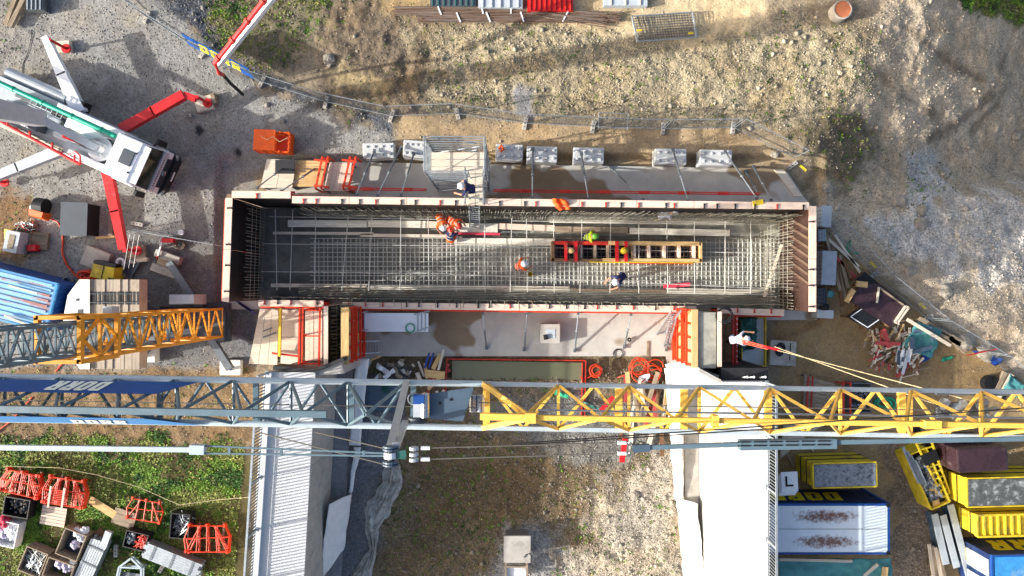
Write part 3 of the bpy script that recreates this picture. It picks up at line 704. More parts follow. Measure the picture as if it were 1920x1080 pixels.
# crumpled sheet on the gravel: a creased ribbon
def ribbon(name, mt, pts, label, cat, amp=.16, seed=0):
    ps = [P(x, y, .08) for x, y, w in pts]; ws = [w*CAM_H/FPX for x, y, w in pts]; n = 90; nv = 22
    org = ps[0].copy(); org.z = 0
    def fn(u, v):
        s_ = u*(len(ps)-1); i = min(int(s_), len(ps)-2); t_ = s_-i
        p = ps[i].lerp(ps[i+1], t_); w = ws[i]*(1-t_)+ws[i+1]*t_; d = (ps[i+1]-ps[i]).normalized(); nr = Vector((-d.y, d.x, 0))
        q_ = p+nr*w*(v-.5)*(1+.35*mnoise.noise(Vector((u*9, seed, v*2))))
        fold = abs(mnoise.noise(Vector((q_.x*1.3+seed, q_.y*.8, v*6))))+.6*abs(mnoise.noise(Vector((q_.x*3.4, q_.y*3.1+seed, 2))))
        return (q_.x-org.x, q_.y-org.y, .06+amp*1.9*fold*(1-abs(2*v-1)**3))
    o = MB().grid(fn, n, nv).build(name, mt, loc=org); so = o.modifiers.new('thickness', 'SOLIDIFY'); so.thickness = .02
    return tag(o, label, cat)
ribbon('crumpled_geotextile', 'geotextile_dirty', [(738,872,26),(735,905,42),(722,935,40),(704,962,44),(697,990,26),(700,1030,14),(690,1055,26),(672,1090,34)], 'dirty crumpled geotextile snaking over gravel beside the left wing wall', 'geotextile')

# railings
def railing(label, o0, o1, e, h=1.12, pitch=.148, inset=.10):
    a = o0+e*inset; b_ = o1+e*inset; d = b_-a; Ln = d.length; dd = d.normalized()
    t = T('steel_railing', label, 'railing', (a.x, a.y, ZW+.14), math.atan2(dd.y, dd.x), 'railings on the wing walls')
    MB().box((Ln/2, 0, h), (Ln, .09, .06)).build('top_rail', 'galv', t)
    MB().box((Ln/2, 0, .13), (Ln, .05, .04)).build('bottom_rail', 'galv', t)
    mb = MB().box((0, 0, h/2+.05), (.05, .03, h-.16)); first = mb.build('baluster', 'galv_dark', t); first.location.x = .05
    n = int(Ln/pitch)
    for i in range(1, n): c = first.copy(); C.objects.link(c); c.parent = t; c.location.x = .05+i*pitch
    for i in range(int(Ln/2.4)+1): MB().box((min(i*2.4+.02, Ln-.05), 0, h/2), (.07, .07, h)).box((min(i*2.4+.02, Ln-.05), 0, .01), (.2, .16, .02)).build('post', 'galv', t)
    return t
railing('galvanised baluster railing on the outer edge of the left wing wall', lo0, lo1, le)
railing('galvanised baluster railing on the outer edge of the right wing wall', ro0, ro1, re_)

# muddy water in a red-edged basin
wt = S(MB().prism(pp([(848,676),(1092,680),(1090,800),(846,800)], -.05), -.5, -.03).build('muddy_water', 'muddy_water'))
ed = T('basin_edging', 'red steel edging round the muddy water basin', 'edging', tuple(P(970, 676, 0)))
for (a, b_) in (((838, 673), (1098, 676)), ((838, 673), (834, 790)), ((1098, 676), (1096, 790)), ((1092, 680), (1090, 790))):
    q0, q1 = P(*a, .1)-ed.location, P(*b_, .1)-ed.location
    MB().bar(q0, q1, .05, .14).build('edge_beam', 'red_steel', ed)
# ================================================================ TOWER CRANE
ZJ, ZT, ZP = 20.0, 21.25, 24.2       # lower chords, top chord, tie bars
crane = T('tower_crane', 'self-erecting tower crane with yellow and grey lattice mast and jib', 'crane', tuple(P(400, 604, 0)))
c0 = crane.location.copy()
def cr(m_, name, mt, parent=None):
    m_.v = [(x-c0.x, y-c0.y, z-c0.z) for x, y, z in m_.v]
    return m_.build(name, mt, parent or crane)
def empty_part(name, parent):
    o = bpy.data.objects.new(name, None); C.objects.link(o); o.parent = parent; return o
# --- jib: triangular lattice
def jN(x): return P(x, 706+.0150*x, ZJ)
def jS(x): return P(x, 786+.0176*x, ZJ)
def jT(x): return P(x*ZF+960*(1-ZF), 762+.0095*x if x < 790 else 766+.0110*x, ZT)
ZF = (CAM_H-ZJ)/(CAM_H-ZT)
def jT(x):   # top chord sits over the middle of the two lower chords
    m_ = (jN(x)+jS(x))/2; return Vector((m_.x, m_.y-.02, ZT))
XA, XB, XC = -420, 905, 2500
jg = cr(MB().rod(jN(XA), jN(XB), .075, 10).rod(jS(XA), jS(XB), .075, 10), 'grey_jib_chords', 'crane_pale')
jgt = cr(MB().bar(jT(XA), jT(640), .14, .14), 'grey_top_chord', 'crane_grey')
jy = cr(MB().bar(jN(XB), jN(XC), .10, .11).bar(jS(XB), jS(XC), .10, .11), 'yellow_jib_chords', 'crane_pale')
jyt = cr(MB().bar(jT(990), jT(XC), .105, .12), 'yellow_top_chord', 'crane_yellow')
step = 122
def lattice(xa, xb, par, mt, r, square=False, fl=1, step=122):
    n = int((xb-xa)/step)
    for i in range(n):
        x0 = xa+(xb-xa)*i/n; x1 = xa+(xb-xa)*(i+1)/n; xm = (x0+x1)/2
        segs = [('brace', jN(x0), jT(xm)), ('brace', jT(xm), jN(x1)), ('brace', jS(x0), jT(xm)), ('brace', jT(xm), jS(x1)), ('strut', jN(x0), jS(x0))]
        segs.append(('brace', jN(x0), jS(xm)) if (i+fl) % 2 else ('brace', jS(x0), jN(xm)))
        segs.append(('brace', jS(xm), jN(x1)) if (i+fl) % 2 else ('brace', jN(xm), jS(x1)))
        for nm, a, b_ in segs:
            m_ = MB(); (m_.bar(a, b_, r*1.9, r*1.9) if square else m_.rod(a, b_, r, 8))
            cr(m_, nm, mt, par)
lattice(-420, 760, jg, 'crane_grey', .038, step=106)
lattice(915, 2500, jy, 'crane_yellow', .033, True)
for x in (912, 1160, 1282, 1440, 1690): cr(MB().bar(jN(x), jS(x), .16, .10), 'cross_beam', 'crane_yellow', jy)
for x in (-40, 300, 480, 660, 775): cr(MB().bar(jN(x), jS(x), .12, .08), 'cross_beam', 'crane_grey', jg)
cr(MB().bar(jT(905)+Vector((0, 0, -.05)), jT(1000), .14, .14).bar(jN(905), jT(992), .11, .11).bar(jS(905), jT(992), .11, .11), 'joint_frame', 'crane_yellow', jyt)
for x_, d_ in ((992, (.22, .22, .2)), (1310, (.14, .24, .16)), (1683, (.34, .17, .2))): cr(MB().box(jT(x_)+Vector((0, 0, .03)), d_), 'top_lug', 'crane_yellow', jyt)
# thin service rail and cables along the jib
for dz, dy, xa, xb, mt, r in ((-.25, .12, 1005, 2000, 'galv', .022), (-.6, .2, 900, 2400, 'wire', .012), (-.6, -.15, 900, 2400, 'wire', .012), (-.5, .1, -400, 900, 'wire', .012)):
    cr(MB().rod(jT(xa)+Vector((0, dy, dz)), jT(xb)+Vector((0, dy, dz)), r, 5), 'cable', mt, jyt)
# folding-joint plate and winch between grey and yellow part
zz = ZT-.35
cr(MB().hull([P(x, y, zz-.06) for x, y in ((806, 786), (868, 790), (888, 726), (806, 738))], [P(x, y, zz) for x, y in ((806, 786), (868, 790), (888, 726), (806, 738))]), 'joint_plate', 'crane_slate')
for x, y in ((825, 756), (846, 749)): cr(MB().rod(P(x, y, zz+.002), P(x, y, zz+.012), .035, 12), 'bolt_hole', 'black')
w_ = cr(MB().rod(P(797, 738, ZT-.3), P(797, 782, ZT-.3), .11, 14), 'winch_drum', 'chrome')
cr(MB().box(P(786, 762, ZT-.4), (.22, .42, .35)), 'winch_motor', 'truck_grey', w_); cr(MB().box(P(786, 748, ZT-.25), (.24, .2, .2)), 'motor_box', 'container_blue', w_)
for k in range(3): cr(MB().rod(P(781+k*3, 783+k*3, ZT-.45), P(781+k*3, 786+k*3, ZT-.45), .18, 16), 'pulley', 'dark_grey', w_)
for x in (887, 901): cr(MB().rod(P(x, 741, ZJ+.4), P(x, 772, ZJ+.4), .09, 12), 'damper', 'chrome')
def ringpts(c, r, n=20, nz=(0, 0, 1)): return [Vector(c)+Vector((r*math.cos(2*math.pi*k/n), r*math.sin(2*math.pi*k/n), 0)) for k in range(n+1)]
cr(MB().tube(ringpts(P(776, 748, ZT-.3), .13), .012, 5), 'cable_guard', 'galv', w_)
# A-strut and tie bars above the jib
top = P(734, 848, ZP)
cr(MB().bar(P(762, 716, ZJ+.1), P(731, 842, ZP), .13, .11), 'strut_leg', 'truck_grey'); cr(MB().bar(P(760, 792, ZJ+.1), P(742, 836, ZP), .13, .11), 'strut_leg', 'truck_grey')
hd = cr(MB().rod(P(733, 836, ZP), P(733, 872, ZP), .06, 10), 'strut_head', 'dark_grey')
for y in (837, 842, 866, 871): cr(MB().rod(P(733, y-1.5, ZP), P(733, y+1.5, ZP), .14, 20), 'pulley', 'crane_slate', hd)
cr(MB().rod(P(732, 848, ZP), P(732, 859, ZP), .11, 16), 'hub', 'white_plastic', hd)
cr(MB().hull([P(x, y, ZP-.05) for x, y in ((744, 846), (760, 844), (762, 853), (760, 862), (744, 860))], [P(x, y, ZP+.05) for x, y in ((744, 846), (760, 844), (762, 853), (760, 862), (744, 860))]), 'link_plate', 'tarp_green', hd)
for y in (841, 852, 862): cr(MB().rod(P(776, y-3, ZP), P(776, y+3, ZP), .08, 12), 'end_pulley', 'truck_grey', hd)
for y in (840, 861): cr(MB().rod(P(789, y, ZP), P(806, y, ZP), .035, 10), 'socket', 'white_plastic', hd)
def tie(xa, ya, xb, yb, w, mt, name='tie_bar', r=None, z=ZP):
    a, b_ = P(xa, ya, z), P(xb, yb, z)
    return cr(MB().rod(a, b_, r, 6) if r else MB().bar(a, b_, w, w*.8), name, mt)
tie(-500, 833, 362, 843, .085, 'crane_pale'); lk = tie(358, 842, 385, 843, .16, 'crane_pale', 'tie_link')
tie(384, 836, 722, 850, .03, 'crane_grey', 'tie_flat'); tie(384, 850, 722, 855, .03, 'crane_grey', 'tie_flat')
for x in (430, 527, 682): cr(MB().bar(P(x, 836+(x-384)*.03, ZP), P(x, 852+(x-384)*.008, ZP), .05, .03), 'spacer', 'crane_grey', lk)
tie(590, 810, 722, 841, 0, 'wire', 'rope', .012); tie(490, 812, 722, 871, 0, 'wire', 'rope', .012)
tie(805, 840, 1165, 830, 0, 'wire', 'rope', .011); tie(805, 861, 1165, 850, 0, 'wire', 'rope', .011)
yk = cr(MB().bar(P(1172, 822, ZP), P(1166, 866, ZP), .085, .06), 'yoke', 'pump_red')
for y in (830, 850): cr(MB().rod(P(1158, y, ZP+.02), P(1174, y, ZP+.02), .035, 10), 'socket', 'white_plastic', yk); cr(MB().tube([P(1174, y, ZP), P(1180, y-1, ZP+.05), P(1185, y+2, ZP), P(1178, y+5, ZP)], .02, 6), 'shackle', 'chrome', yk)
tie(1186, 841, 1218, 839, .12, 'crane_slate', 'tie_end'); tie(1214, 839, 1388, 833, .075, 'crane_grey'); 
pl = tie(1386, 834, 1566, 831, .165, 'crane_grey', 'tie_plate')
for k in range(6):
    for y in (829, 836): cr(MB().box(P(1395+k*30, y-.4*k, ZP+.075), (.22, .02, .01)), 'slot', 'black', pl)
tie(1564, 829, 2500, 812, .075, 'crane_grey')
cr(MB().rod(P(960, 832, ZT+.4), P(1920, 765, ZT+.4), .014, 5).rod(P(960, 835, ZT+.3), P(1460, 803, ZT+.3), .014, 5), 'hoist_rope', 'black')
# --- lettering (slanted block letters)
def letters(word, h, mt, name, place, shear=.25, weight=.24, gap=.18, wid=.62):
    """flat raised letters; place(u, v) -> world point, u along the word, v up the letters"""
    m_ = MB(); u = 0; w = wid; s_ = weight
    def q_(a): 
        m_.poly([place((x+shear*y)*h, y*h) for x, y in a])
    for chr_ in word:
        b0 = u
        def r_(x0, y0, x1, y1): q_([(b0+x0, y0), (b0+x1, y0), (b0+x1, y1), (b0+x0, y1)])
        c = .12
        if chr_ in 'DO':
            q_([(b0, c if chr_ == 'O' else 0), (b0+s_*.9, c if chr_ == 'O' else 0), (b0+s_*.9, 1-(c if chr_ == 'O' else 0)), (b0, 1-(c if chr_ == 'O' else 0))])
            q_([(b0+w-s_*.9, c), (b0+w, c), (b0+w, 1-c), (b0+w-s_*.9, 1-c)])
            q_([(b0+(c if chr_ == 'O' else s_*.9), 0), (b0+w-c, 0), (b0+w-s_*.9, s_*.8), (b0+s_*.9, s_*.8)])
            q_([(b0+s_*.9, 1-s_*.8), (b0+w-s_*.9, 1-s_*.8), (b0+w-c, 1), (b0+(c if chr_ == 'O' else s_*.9), 1)])
            q_([(b0+w-c, 0), (b0+w, c), (b0+w-s_*.9, s_*.8)]); q_([(b0+w-s_*.9, 1-s_*.8), (b0+w, 1-c), (b0+w-c, 1)])
            if chr_ == 'O': q_([(b0, c), (b0+c, 0), (b0+s_*.9, s_*.8)]); q_([(b0+s_*.9, 1-s_*.8), (b0+c, 1), (b0, 1-c)])
        elif chr_ == 'R':
            r_(0, 0, s_*.9, 1); r_(s_*.9, 1-s_*.75, w-.08, 1); r_(s_*.9, .42, w-.05, .42+s_*.65); q_([(b0+w-s_*.9, .42+s_*.65), (b0+w, .5+s_*.5), (b0+w, 1-c), (b0+w-.08, 1), (b0+w-s_*.9, 1-s_*.75)])
            q_([(b0+w-s_*1.4, .42), (b0+w-.1, .42), (b0+w, 0), (b0+w-s_*.95, 0)])
        u += w+gap
    o = m_.build(name, mt); return o
# banners on the jib: north face (upside down in the picture) and south face
def face_pt(side, x, v):   # v from 0 at lower chord to 1 at top chord
    a = jN(x) if side == 'n' else jS(x); t_ = jT(x)
    return a.lerp(t_, v)+(Vector((0, .05, .05)) if side == 'n' else Vector((0, -.06, .06)))
m_ = MB(); n = 20
pts_t = [face_pt('n', -420+i*(768/n), .16) for i in range(n+1)]
bn = [face_pt('n', -420, .15), face_pt('n', 382, .15), face_pt('n', 320, .55), face_pt('n', -420, .55)]
b1 = cr(MB().hull([p-Vector((0, 0, .015)) for p in bn], bn), 'north_banner', 'banner_blue')
def place_n(u, v):
    # word runs right to left, letter tops toward the jib's lower chord
    x = 228-u*(FPX/(CAM_H-ZJ-.4)); vv = .19+v/1.5
    p = face_pt('n', x, vv)+Vector((0, .012, .012)); return p
lt = letters('DORR', .44, 'letter_white', 'banner_letters', place_n, shear=.35, weight=.27, gap=.12, wid=.6)
lt.data.transform(Matrix.Translation(-c0)); lt.parent = b1
bs_ = [face_pt('s', -420, .10), face_pt('s', 300, .10), face_pt('s', 380, .02), face_pt('s', 300, .75), face_pt('s', -420, .75)]
bs_ = [face_pt('s', -420, .06), face_pt('s', 385, .04), face_pt('s', 305, .62), face_pt('s', -420, .62)]
b2 = cr(MB().hull([p-Vector((0, 0, .015)) for p in bs_], bs_), 'south_banner', 'banner_sky')
def place_s(u, v):
    x = 150+u*(FPX/(CAM_H-ZJ-.4)); p = face_pt('s', x, .12+v/1.35)+Vector((0, -.012, .012)); return p
lt = letters('DORR', .44, 'letter_white', 'banner_letters', place_s, shear=.35, weight=.27, gap=.12, wid=.6)
lt.data.transform(Matrix.Translation(-c0)); lt.parent = b2

# --- trolley, ropes and hook
tr = cr(MB().bar(P(1755, 770, ZJ-.25), P(1850, 766, ZJ-.25), .35, .12).bar(P(1755, 738, ZJ-.1), P(1920, 740, ZJ-.1), .06, .08).bar(P(1765, 816, ZJ-.1), P(1850, 817, ZJ-.1), .06, .08), 'trolley', 'galv_dark')
for (x, y) in ((1768, 758), (1790, 775), (1838, 756), (1860, 772), (1800, 760)): cr(MB().box(P(x, y, ZJ-.2), (.28, .12, .2), rz=random.random()), 'trolley_pulley', 'galv', tr)
hk = P(1452, 655, 5.6)
for a, b_ in ((P(1765, 762, ZJ-.3), P(1452, 650, 6.2)), (P(1831, 754, ZJ-.3), P(1458, 657, 6.2))): cr(MB().rod(a, b_, .013, 5), 'hoist_rope', 'rope', tr)
hb = cr(MB().box(P(1446, 653, 6.0), (.6, .1, .4), rz=R(-14)), 'hook_block', 'pump_red')
for k in range(3): cr(MB().rod(P(1440, 650+k*2.5, 5.8), P(1386, 636+k*3, 4.6), .022, 5), 'sling', 'hose_orange', hb)
# --- mast
YM = -1.78; XM = P(422, 0, .6).x
def mast(xf, w, dpt, z0, z1, mt, par_name, stepz, r, back_x=None):
    p_ = cr(MB(), par_name, mt) if False else None
    m_ = MB(); ya, yb = YM-w/2, YM+w/2; xb_ = xf-dpt
    for x in (xf, xb_):
        for y in (ya, yb): m_.bar((x, y, z0), (x, y, z1), r*2.2, r*2.2)
    par = cr(m_, par_name, mt)
    n = max(1, int((z1-z0)/stepz))
    for i in range(n):
        a = z0+(z1-z0)*i/n; b_ = z0+(z1-z0)*(i+1)/n; mid = (a+b_)/2
        for x in (xf, xb_):
            cr(MB().bar((x, ya, a), (x, yb, a), r*1.3, r*1.3), 'strut', mt, par)
            cr(MB().bar((x, ya, a), (x, yb, mid), r*1.5, r*1.5), 'brace', mt, par); cr(MB().bar((x, yb, mid), (x, ya, b_), r*1.5, r*1.5), 'brace', mt, par)
        for y in (ya, yb):
            cr(MB().bar((xf, y, a), (xb_, y, mid), r*1.5, r*1.5), 'brace', mt, par); cr(MB().bar((xb_, y, mid), (xf, y, b_), r*1.5, r*1.5), 'brace', mt, par)
    return par
zm = 12.6
my = mast(XM, 1.42, 1.42, .9, zm-2.3, 'mast_yellow', 'outer_mast', 1.35, .05)
cf = cr(MB(), 'x', 'black') if False else None
# head frame of the outer mast
m_ = MB()
for y in (YM-.76, YM+.76):
    for x in (XM+.03, XM-1.45): m_.bar((x, y, zm-2.3), (x, y, zm), .16, .16)
for z in (zm-2.3, zm-.1):
    for x in (XM+.03, XM-1.45): m_.bar((x, YM-.76, z), (x, YM+.76, z), .14, .2)
    for y in (YM-.76, YM+.76): m_.bar((XM+.03, y, z), (XM-1.45, y, z), .14, .2)
hf = cr(m_, 'mast_head_frame', 'mast_yellow')
for (ya, za, yb, zb) in ((0, zm-2.2, -.72, zm-1.2), (-.72, zm-1.2, 0, zm-.2), (0, zm-2.2, .72, zm-1.2), (.72, zm-1.2, 0, zm-.2), (-.74, zm-1.2, .74, zm-1.2)):
    cr(MB().bar((XM+.03, YM+ya, za), (XM+.03, YM+yb, zb), .10, .10), 'brace', 'mast_yellow', hf)
mg = mast(XM-.17, 1.08, 1.08, 6.0, ZJ+1.0, 'crane_grey', 'inner_mast', 1.05, .045)
for y in (YM-.3, YM+.1, YM+.35): cr(MB().rod((XM-.6, y, 1.0), (XM-.6, y, ZJ), .015, 5), 'hoist_rope', 'wire', mg)
# tower head that carries the jib (left of the picture)
cr(MB().bar((XM-.17, YM, ZJ+1.0), (XM-.7, YM-.5, ZP+.3), .2, .2).bar((XM-1.25, YM-.8, ZJ), (XM-.7, YM-.5, ZP+.3), .2, .2).box((XM-.7, YM-.45, ZJ+.5), (1.6, 2.1, .3)), 'tower_head', 'crane_grey')
for x in (1.0,): cr(MB().box((XM-.5, YM+.95, 9.8), (.35, .25, .5)), 'control_box', 'truck_grey', my)
# base: slewing platform, outrigger legs, pads, ballast
pf = cr(MB().box((XM-2.6, YM-.1, .75), (5.4, 1.7, .35)).box((XM-.8, YM, .5), (2.0, 2.0, .5)), 'slewing_platform', 'dark_grey')
for (a, b_, wd) in (((385, 590), (318, 492), .36), ((388, 622), (432, 692), .36), ((300, 625), (262, 668), .36), ((290, 590), (236, 530), .3)):
    lg = cr(MB().bar(P(*a, .8), P(*b_, .75), wd, .3), 'outrigger', 'galv_dark'); cr(MB().rod(P(*b_, .8), P(*b_, .25), .09, 10), 'jack', 'chrome', lg)
bal = cr(MB().hull([P(x, y, 1.1) for x, y in ((168, 524), (148, 524), (126, 555), (118, 604), (168, 604))], [P(x, y, 3.3) for x, y in ((168, 524), (152, 524), (128, 552), (118, 604), (168, 604))]), 'ballast_end_block', 'ballast_white')
cr(MB().hull([P(x, y, .9) for x, y in ((168, 664), (168, 692), (150, 692), (138, 676))], [P(x, y, 3.3) for x, y in ((168, 660), (168, 692), (152, 692), (138, 674))]), 'ballast_end_block', 'ballast_white')
cr(MB().box(P(150, 588, 3.31), (.22, .4, .04)).box(P(145, 562, 3.31), (.12, .12, .04)), 'lifting_pocket', 'dark_grey', bal)
cr(MB().box((P(208, 610, 2.5).x, P(208, 610, 2.5).y+.1, 1.6), (2.6, 1.4, 1.7)), 'ballast_frame', 'dark_grey')
n = 13
for i in range(n):
    x = 168+94*(i+.5)/n; w = 94/n*(CAM_H-3.2)/FPX-.015
    for (ya, yb) in ((524, 608), (656, 692)):
        a, b_ = P(x, ya, 3.2), P(x, yb, 3.2); dz = random.uniform(-.03, .03)
        sl = cr(MB().box(((a.x), (a.y+b_.y)/2, 2.85+dz/2), (w, abs(a.y-b_.y), .7+dz)), 'ballast_slab', 'ballast_concrete')
        if ya == 524: cr(MB().box(P(x, 559, 3.215+dz), (w*.55, .62, .02)), 'slot', 'black', sl)
for y in (551, 567): cr(MB().rod(P(168, y, 3.3), P(262, y, 3.3), .02, 5), 'tie_bolt', 'galv_dark', bal)
# control cabinet on the platform
cb = cr(MB().hull([P(x, y, .9) for x, y in ((317, 571), (387, 571), (387, 552), (317, 552))], [P(x, y, 2.0) for x, y in ((317, 570), (364, 569), (363, 553), (317, 553))]), 'control_cabinet', 'grey_paint')
cr(MB().box(P(350, 577, 1.2), (2.6, .12, .2)), 'cable_tray', 'black')
# concrete and steel pads under the outriggers: things of their own
def pad(x, y, w, d, h, rz, mt, label, z0=0.0, name='outrigger_pad', cat='pad', bevel=.03):
    o = MB().box((0, 0, h/2), (w, d, h)).build(name, mt, loc=P(x, y, z0), rz=rz, bevel=bevel); return tag(o, label, cat)
# ================================================================ CONCRETE PUMP TRUCK
TR = T('pump_truck', 'white concrete pump truck with red outriggers and teal pipe', 'truck', (-17.72, 5.83, 0), R(-24))
tm = Matrix.Translation(TR.location) @ Matrix.Rotation(R(-24), 4, 'Z'); ti = tm.inverted()
def TL(x, y, z): return ti @ P(x, y, z)
def tb(m_, name, mt, parent=None, **k): return m_.build(name, mt, parent or TR, **k)
# cab (x forward, y left; front at x = 0)
hw = 1.12
side = [(-1.78, .95), (-1.78, 3.12), (-1.62, 3.30), (-.42, 3.28), (-.22, 3.12), (-.06, 2.0), (0, 1.75), (0, .95)]
m_ = MB(); n = len(side)
def cabsec(y, s_): return [(x, y, z) if z < 2 else (x, y*(1-(z-2)*.05), z) for x, z in side]
m_.hull([Vector(p) for p in cabsec(-hw, 1)], [Vector(p) for p in cabsec(hw, 1)])
cab = tb(m_, 'cab', 'truck_white', bevel=.06)
ws = tb(MB().hull([Vector(p) for p in ((-.19, -.98, 3.0), (-.035, -1.05, 2.05), (-.035, 1.05, 2.05), (-.19, .98, 3.0))], [Vector(p) for p in ((-.165, -.98, 3.0), (-.01, -1.05, 2.05), (-.01, 1.05, 2.05), (-.165, .98, 3.0))]), 'windscreen', 'glass', cab)
tb(MB().box((-.85, .08, 3.305), (.62, .72, .05)), 'roof_hatch', 'dark_grey', cab, bevel=.03)
for y in (-.55, .45): tb(MB().rod((-.5, y, 3.27), (-.5, y, 3.34), .05, 8), 'roof_lamp', 'black', cab)
tb(MB().box((-.12, 0, 3.2), (.28, 1.9, .05)), 'sun_visor', 'truck_white', cab)
tb(MB().box((.02, 0, 1.78), (.06, 2.1, .42)), 'front_panel', 'truck_grey', cab)
gr_ = tb(MB().box((.03, 0, 1.33), (.08, 1.55, .5)), 'grille', 'black', cab)
for z in (1.18, 1.3, 1.42, 1.54): tb(MB().box((.075, 0, z), (.02, 1.5, .03)), 'grille_bar', 'dark_grey', gr_)
tb(MB().tube([Vector((.09, .13*math.cos(2*math.pi*k/18), 1.42+.13*math.sin(2*math.pi*k/18))) for k in range(19)], .018, 5).rod((.09, 0, 1.42), (.09, 0, 1.55), .015, 5).rod((.09, 0, 1.42), (.09, .11, 1.35), .015, 5).rod((.09, 0, 1.42), (.09, -.11, 1.35), .015, 5), 'star_emblem', 'chrome', gr_)
bm_ = tb(MB().hull([Vector((x, y, .45)) for x, y in ((-.3, -1.12), (.02, -1.1), (.18, -.8), (.2, .8), (.02, 1.1), (-.3, 1.12))], [Vector((x, y, 1.06)) for x, y in ((-.3, -1.14), (.04, -1.12), (.2, -.8), (.22, .8), (.04, 1.12), (-.3, 1.14))]), 'bumper', 'black', cab)
for y in (-.95, .95): tb(MB().box((.09, y, .93), (.2, .3, .2)), 'headlight', 'chrome', bm_)
tb(MB().box((.225, 0, .75), (.02, .52, .12)), 'number_plate', 'white_plastic', bm_)
for s_ in (-1, 1):
    a = tb(MB().box((-.12, s_*1.36, 2.35), (.2, .3, .75)), 'mirror', 'black', cab, bevel=.04); tb(MB().bar((-.25, s_*1.05, 2.7), (-.12, s_*1.3, 2.65), .05), 'mirror_arm', 'black', a)
    d_ = tb(MB().box((-.85, s_*1.125, 1.95), (1.1, .03, 1.75)), 'door', 'truck_white', cab); tb(MB().box((-.75, s_*1.145, 2.4), (.75, .02, .65)), 'door_window', 'glass', d_)
# lettering strip under the windscreen
for k in range(12): tb(MB().box((.06, -.75+.125*k, 1.83), (.012, .07, .09)), 'letter', 'dark_grey', cab)
# chassis and wheels
tb(MB().box((-6.4, 0, .95), (9.6, .9, .3)), 'chassis', 'dark_grey')
for x in (-.75, -3.2, -8.2, -9.6):
    for s_ in (-1, 1):
        w_ = tb(MB().rod((x, s_*.78, .5), (x, s_*1.12, .5), .5, 20), 'wheel', 'rubber'); tb(MB().rod((x, s_*1.1, .5), (x, s_*1.135, .5), .28, 16), 'rim', 'chrome', w_)
# deck bodywork
tb(MB().hull([Vector((x, y, 1.2)) for x, y in ((-1.95, -1.2), (-1.95, 1.2), (-10.8, 1.2), (-10.8, -1.2))], [Vector((x, y, 1.75)) for x, y in ((-1.95, -1.15), (-1.95, 1.15), (-10.8, 1.15), (-10.8, -1.15))]), 'deck', 'truck_grey')
tb(MB().box((-3.9, .96, 1.95), (3.6, .36, .5)), 'left_locker', 'truck_white', bevel=.03); tb(MB().box((-3.2, -.93, 1.95), (2.2, .36, .5)), 'right_locker', 'truck_white', bevel=.03)
tb(MB().box((-7.6, -1.0, 1.9), (5.6, .26, .4)), 'right_locker', 'wood_pale', bevel=.03)
tb(MB().rod((-9.2, 1.45, 1.35), (-5.9, 1.45, 1.35), .3, 16), 'tank', 'truck_grey', smooth=False); tb(MB().box((-5.3, 1.4, 1.3), (.8, .55, .6)), 'battery_box', 'black')
tb(MB().hull([Vector((x, y, 1.76)) for x, y in ((-4.9, .1), (-3.3, .1), (-2.7, .55), (-3.6, .75), (-4.9, .75))], [Vector((x, y, 2.3)) for x, y in ((-4.9, .2), (-3.4, .2), (-2.9, .5), (-3.6, .65), (-4.9, .65))]), 'water_tank', 'truck_white')
tc_ = TL(183, 278, 2.2)
tu = tb(MB().lathe([(.62, 1.76), (.62, 2.05), (.58, 2.1), (.3, 2.12), (.3, 2.5)], (tc_.x, tc_.y, 0), 28), 'turret', 'truck_white')
ring_ = MB()
for k in range(44):
    t_ = 2*math.pi*k/44; ring_.box((tc_.x+.64*math.cos(t_), tc_.y+.64*math.sin(t_), 1.9), (.05, .045, .2), rz=t_)
S(tb(ring_, 'gear_teeth', 'dark_grey', tu), 'stuff')
for s_ in (-1, 1): tb(MB().hull([Vector((tc_.x+x, tc_.y+s_*.2, z)) for x, z in ((-.95, 2.3), (.42, 2.12), (.42, 2.5), (-.7, 3.4))], [Vector((tc_.x+x, tc_.y+s_*.34, z)) for x, z in ((-.95, 2.3), (.42, 2.12), (.42, 2.5), (-.7, 3.4))]), 'turret_cheek', 'truck_grey', tu)
tb(MB().rod((tc_.x-.2, tc_.y, 2.55), (tc_.x-1.0, tc_.y, 3.4), .14, 10), 'luffing_cylinder', 'pump_red', tu)
# pump and hopper details on the deck
for (x, y, dx, dy, h, mt) in ((-4.6, -.2, 1.3, .55, .5, 'truck_grey'), (-5.6, .2, .9, .4, .55, 'galv'), (-6.2, -.4, .5, .4, .7, 'dark_grey'), (-5.2, .62, 1.2, .16, .5, 'black'), (-6.8, .6, 2.2, .22, .35, 'galv_dark'), (-7.4, -.2, 1.6, .9, .35, 'truck_grey')):
    tb(MB().box((x, y, 1.76+h/2), (dx, dy, h)), 'pump_block', mt, bevel=.04)
ld = tb(MB().bar((-7.0, .72, 2.25), (-5.2, .72, 2.25), .05).bar((-7.0, .42, 2.25), (-5.2, .42, 2.25), .05), 'ladder', 'galv')
for k in range(7): tb(MB().bar((-6.9+.28*k, .42, 2.25), (-6.9+.28*k, .72, 2.25), .04), 'rung', 'galv', ld)
for k in range(4): tb(MB().tube([(-3.4-.4*k, -.5, 1.9), (-3.2-.4*k, -.2, 2.35), (-3.5-.4*k, .2, 2.2), (-3.8-.4*k, .35, 1.9)], .035, 6), 'hydraulic_hose', 'hose_black')
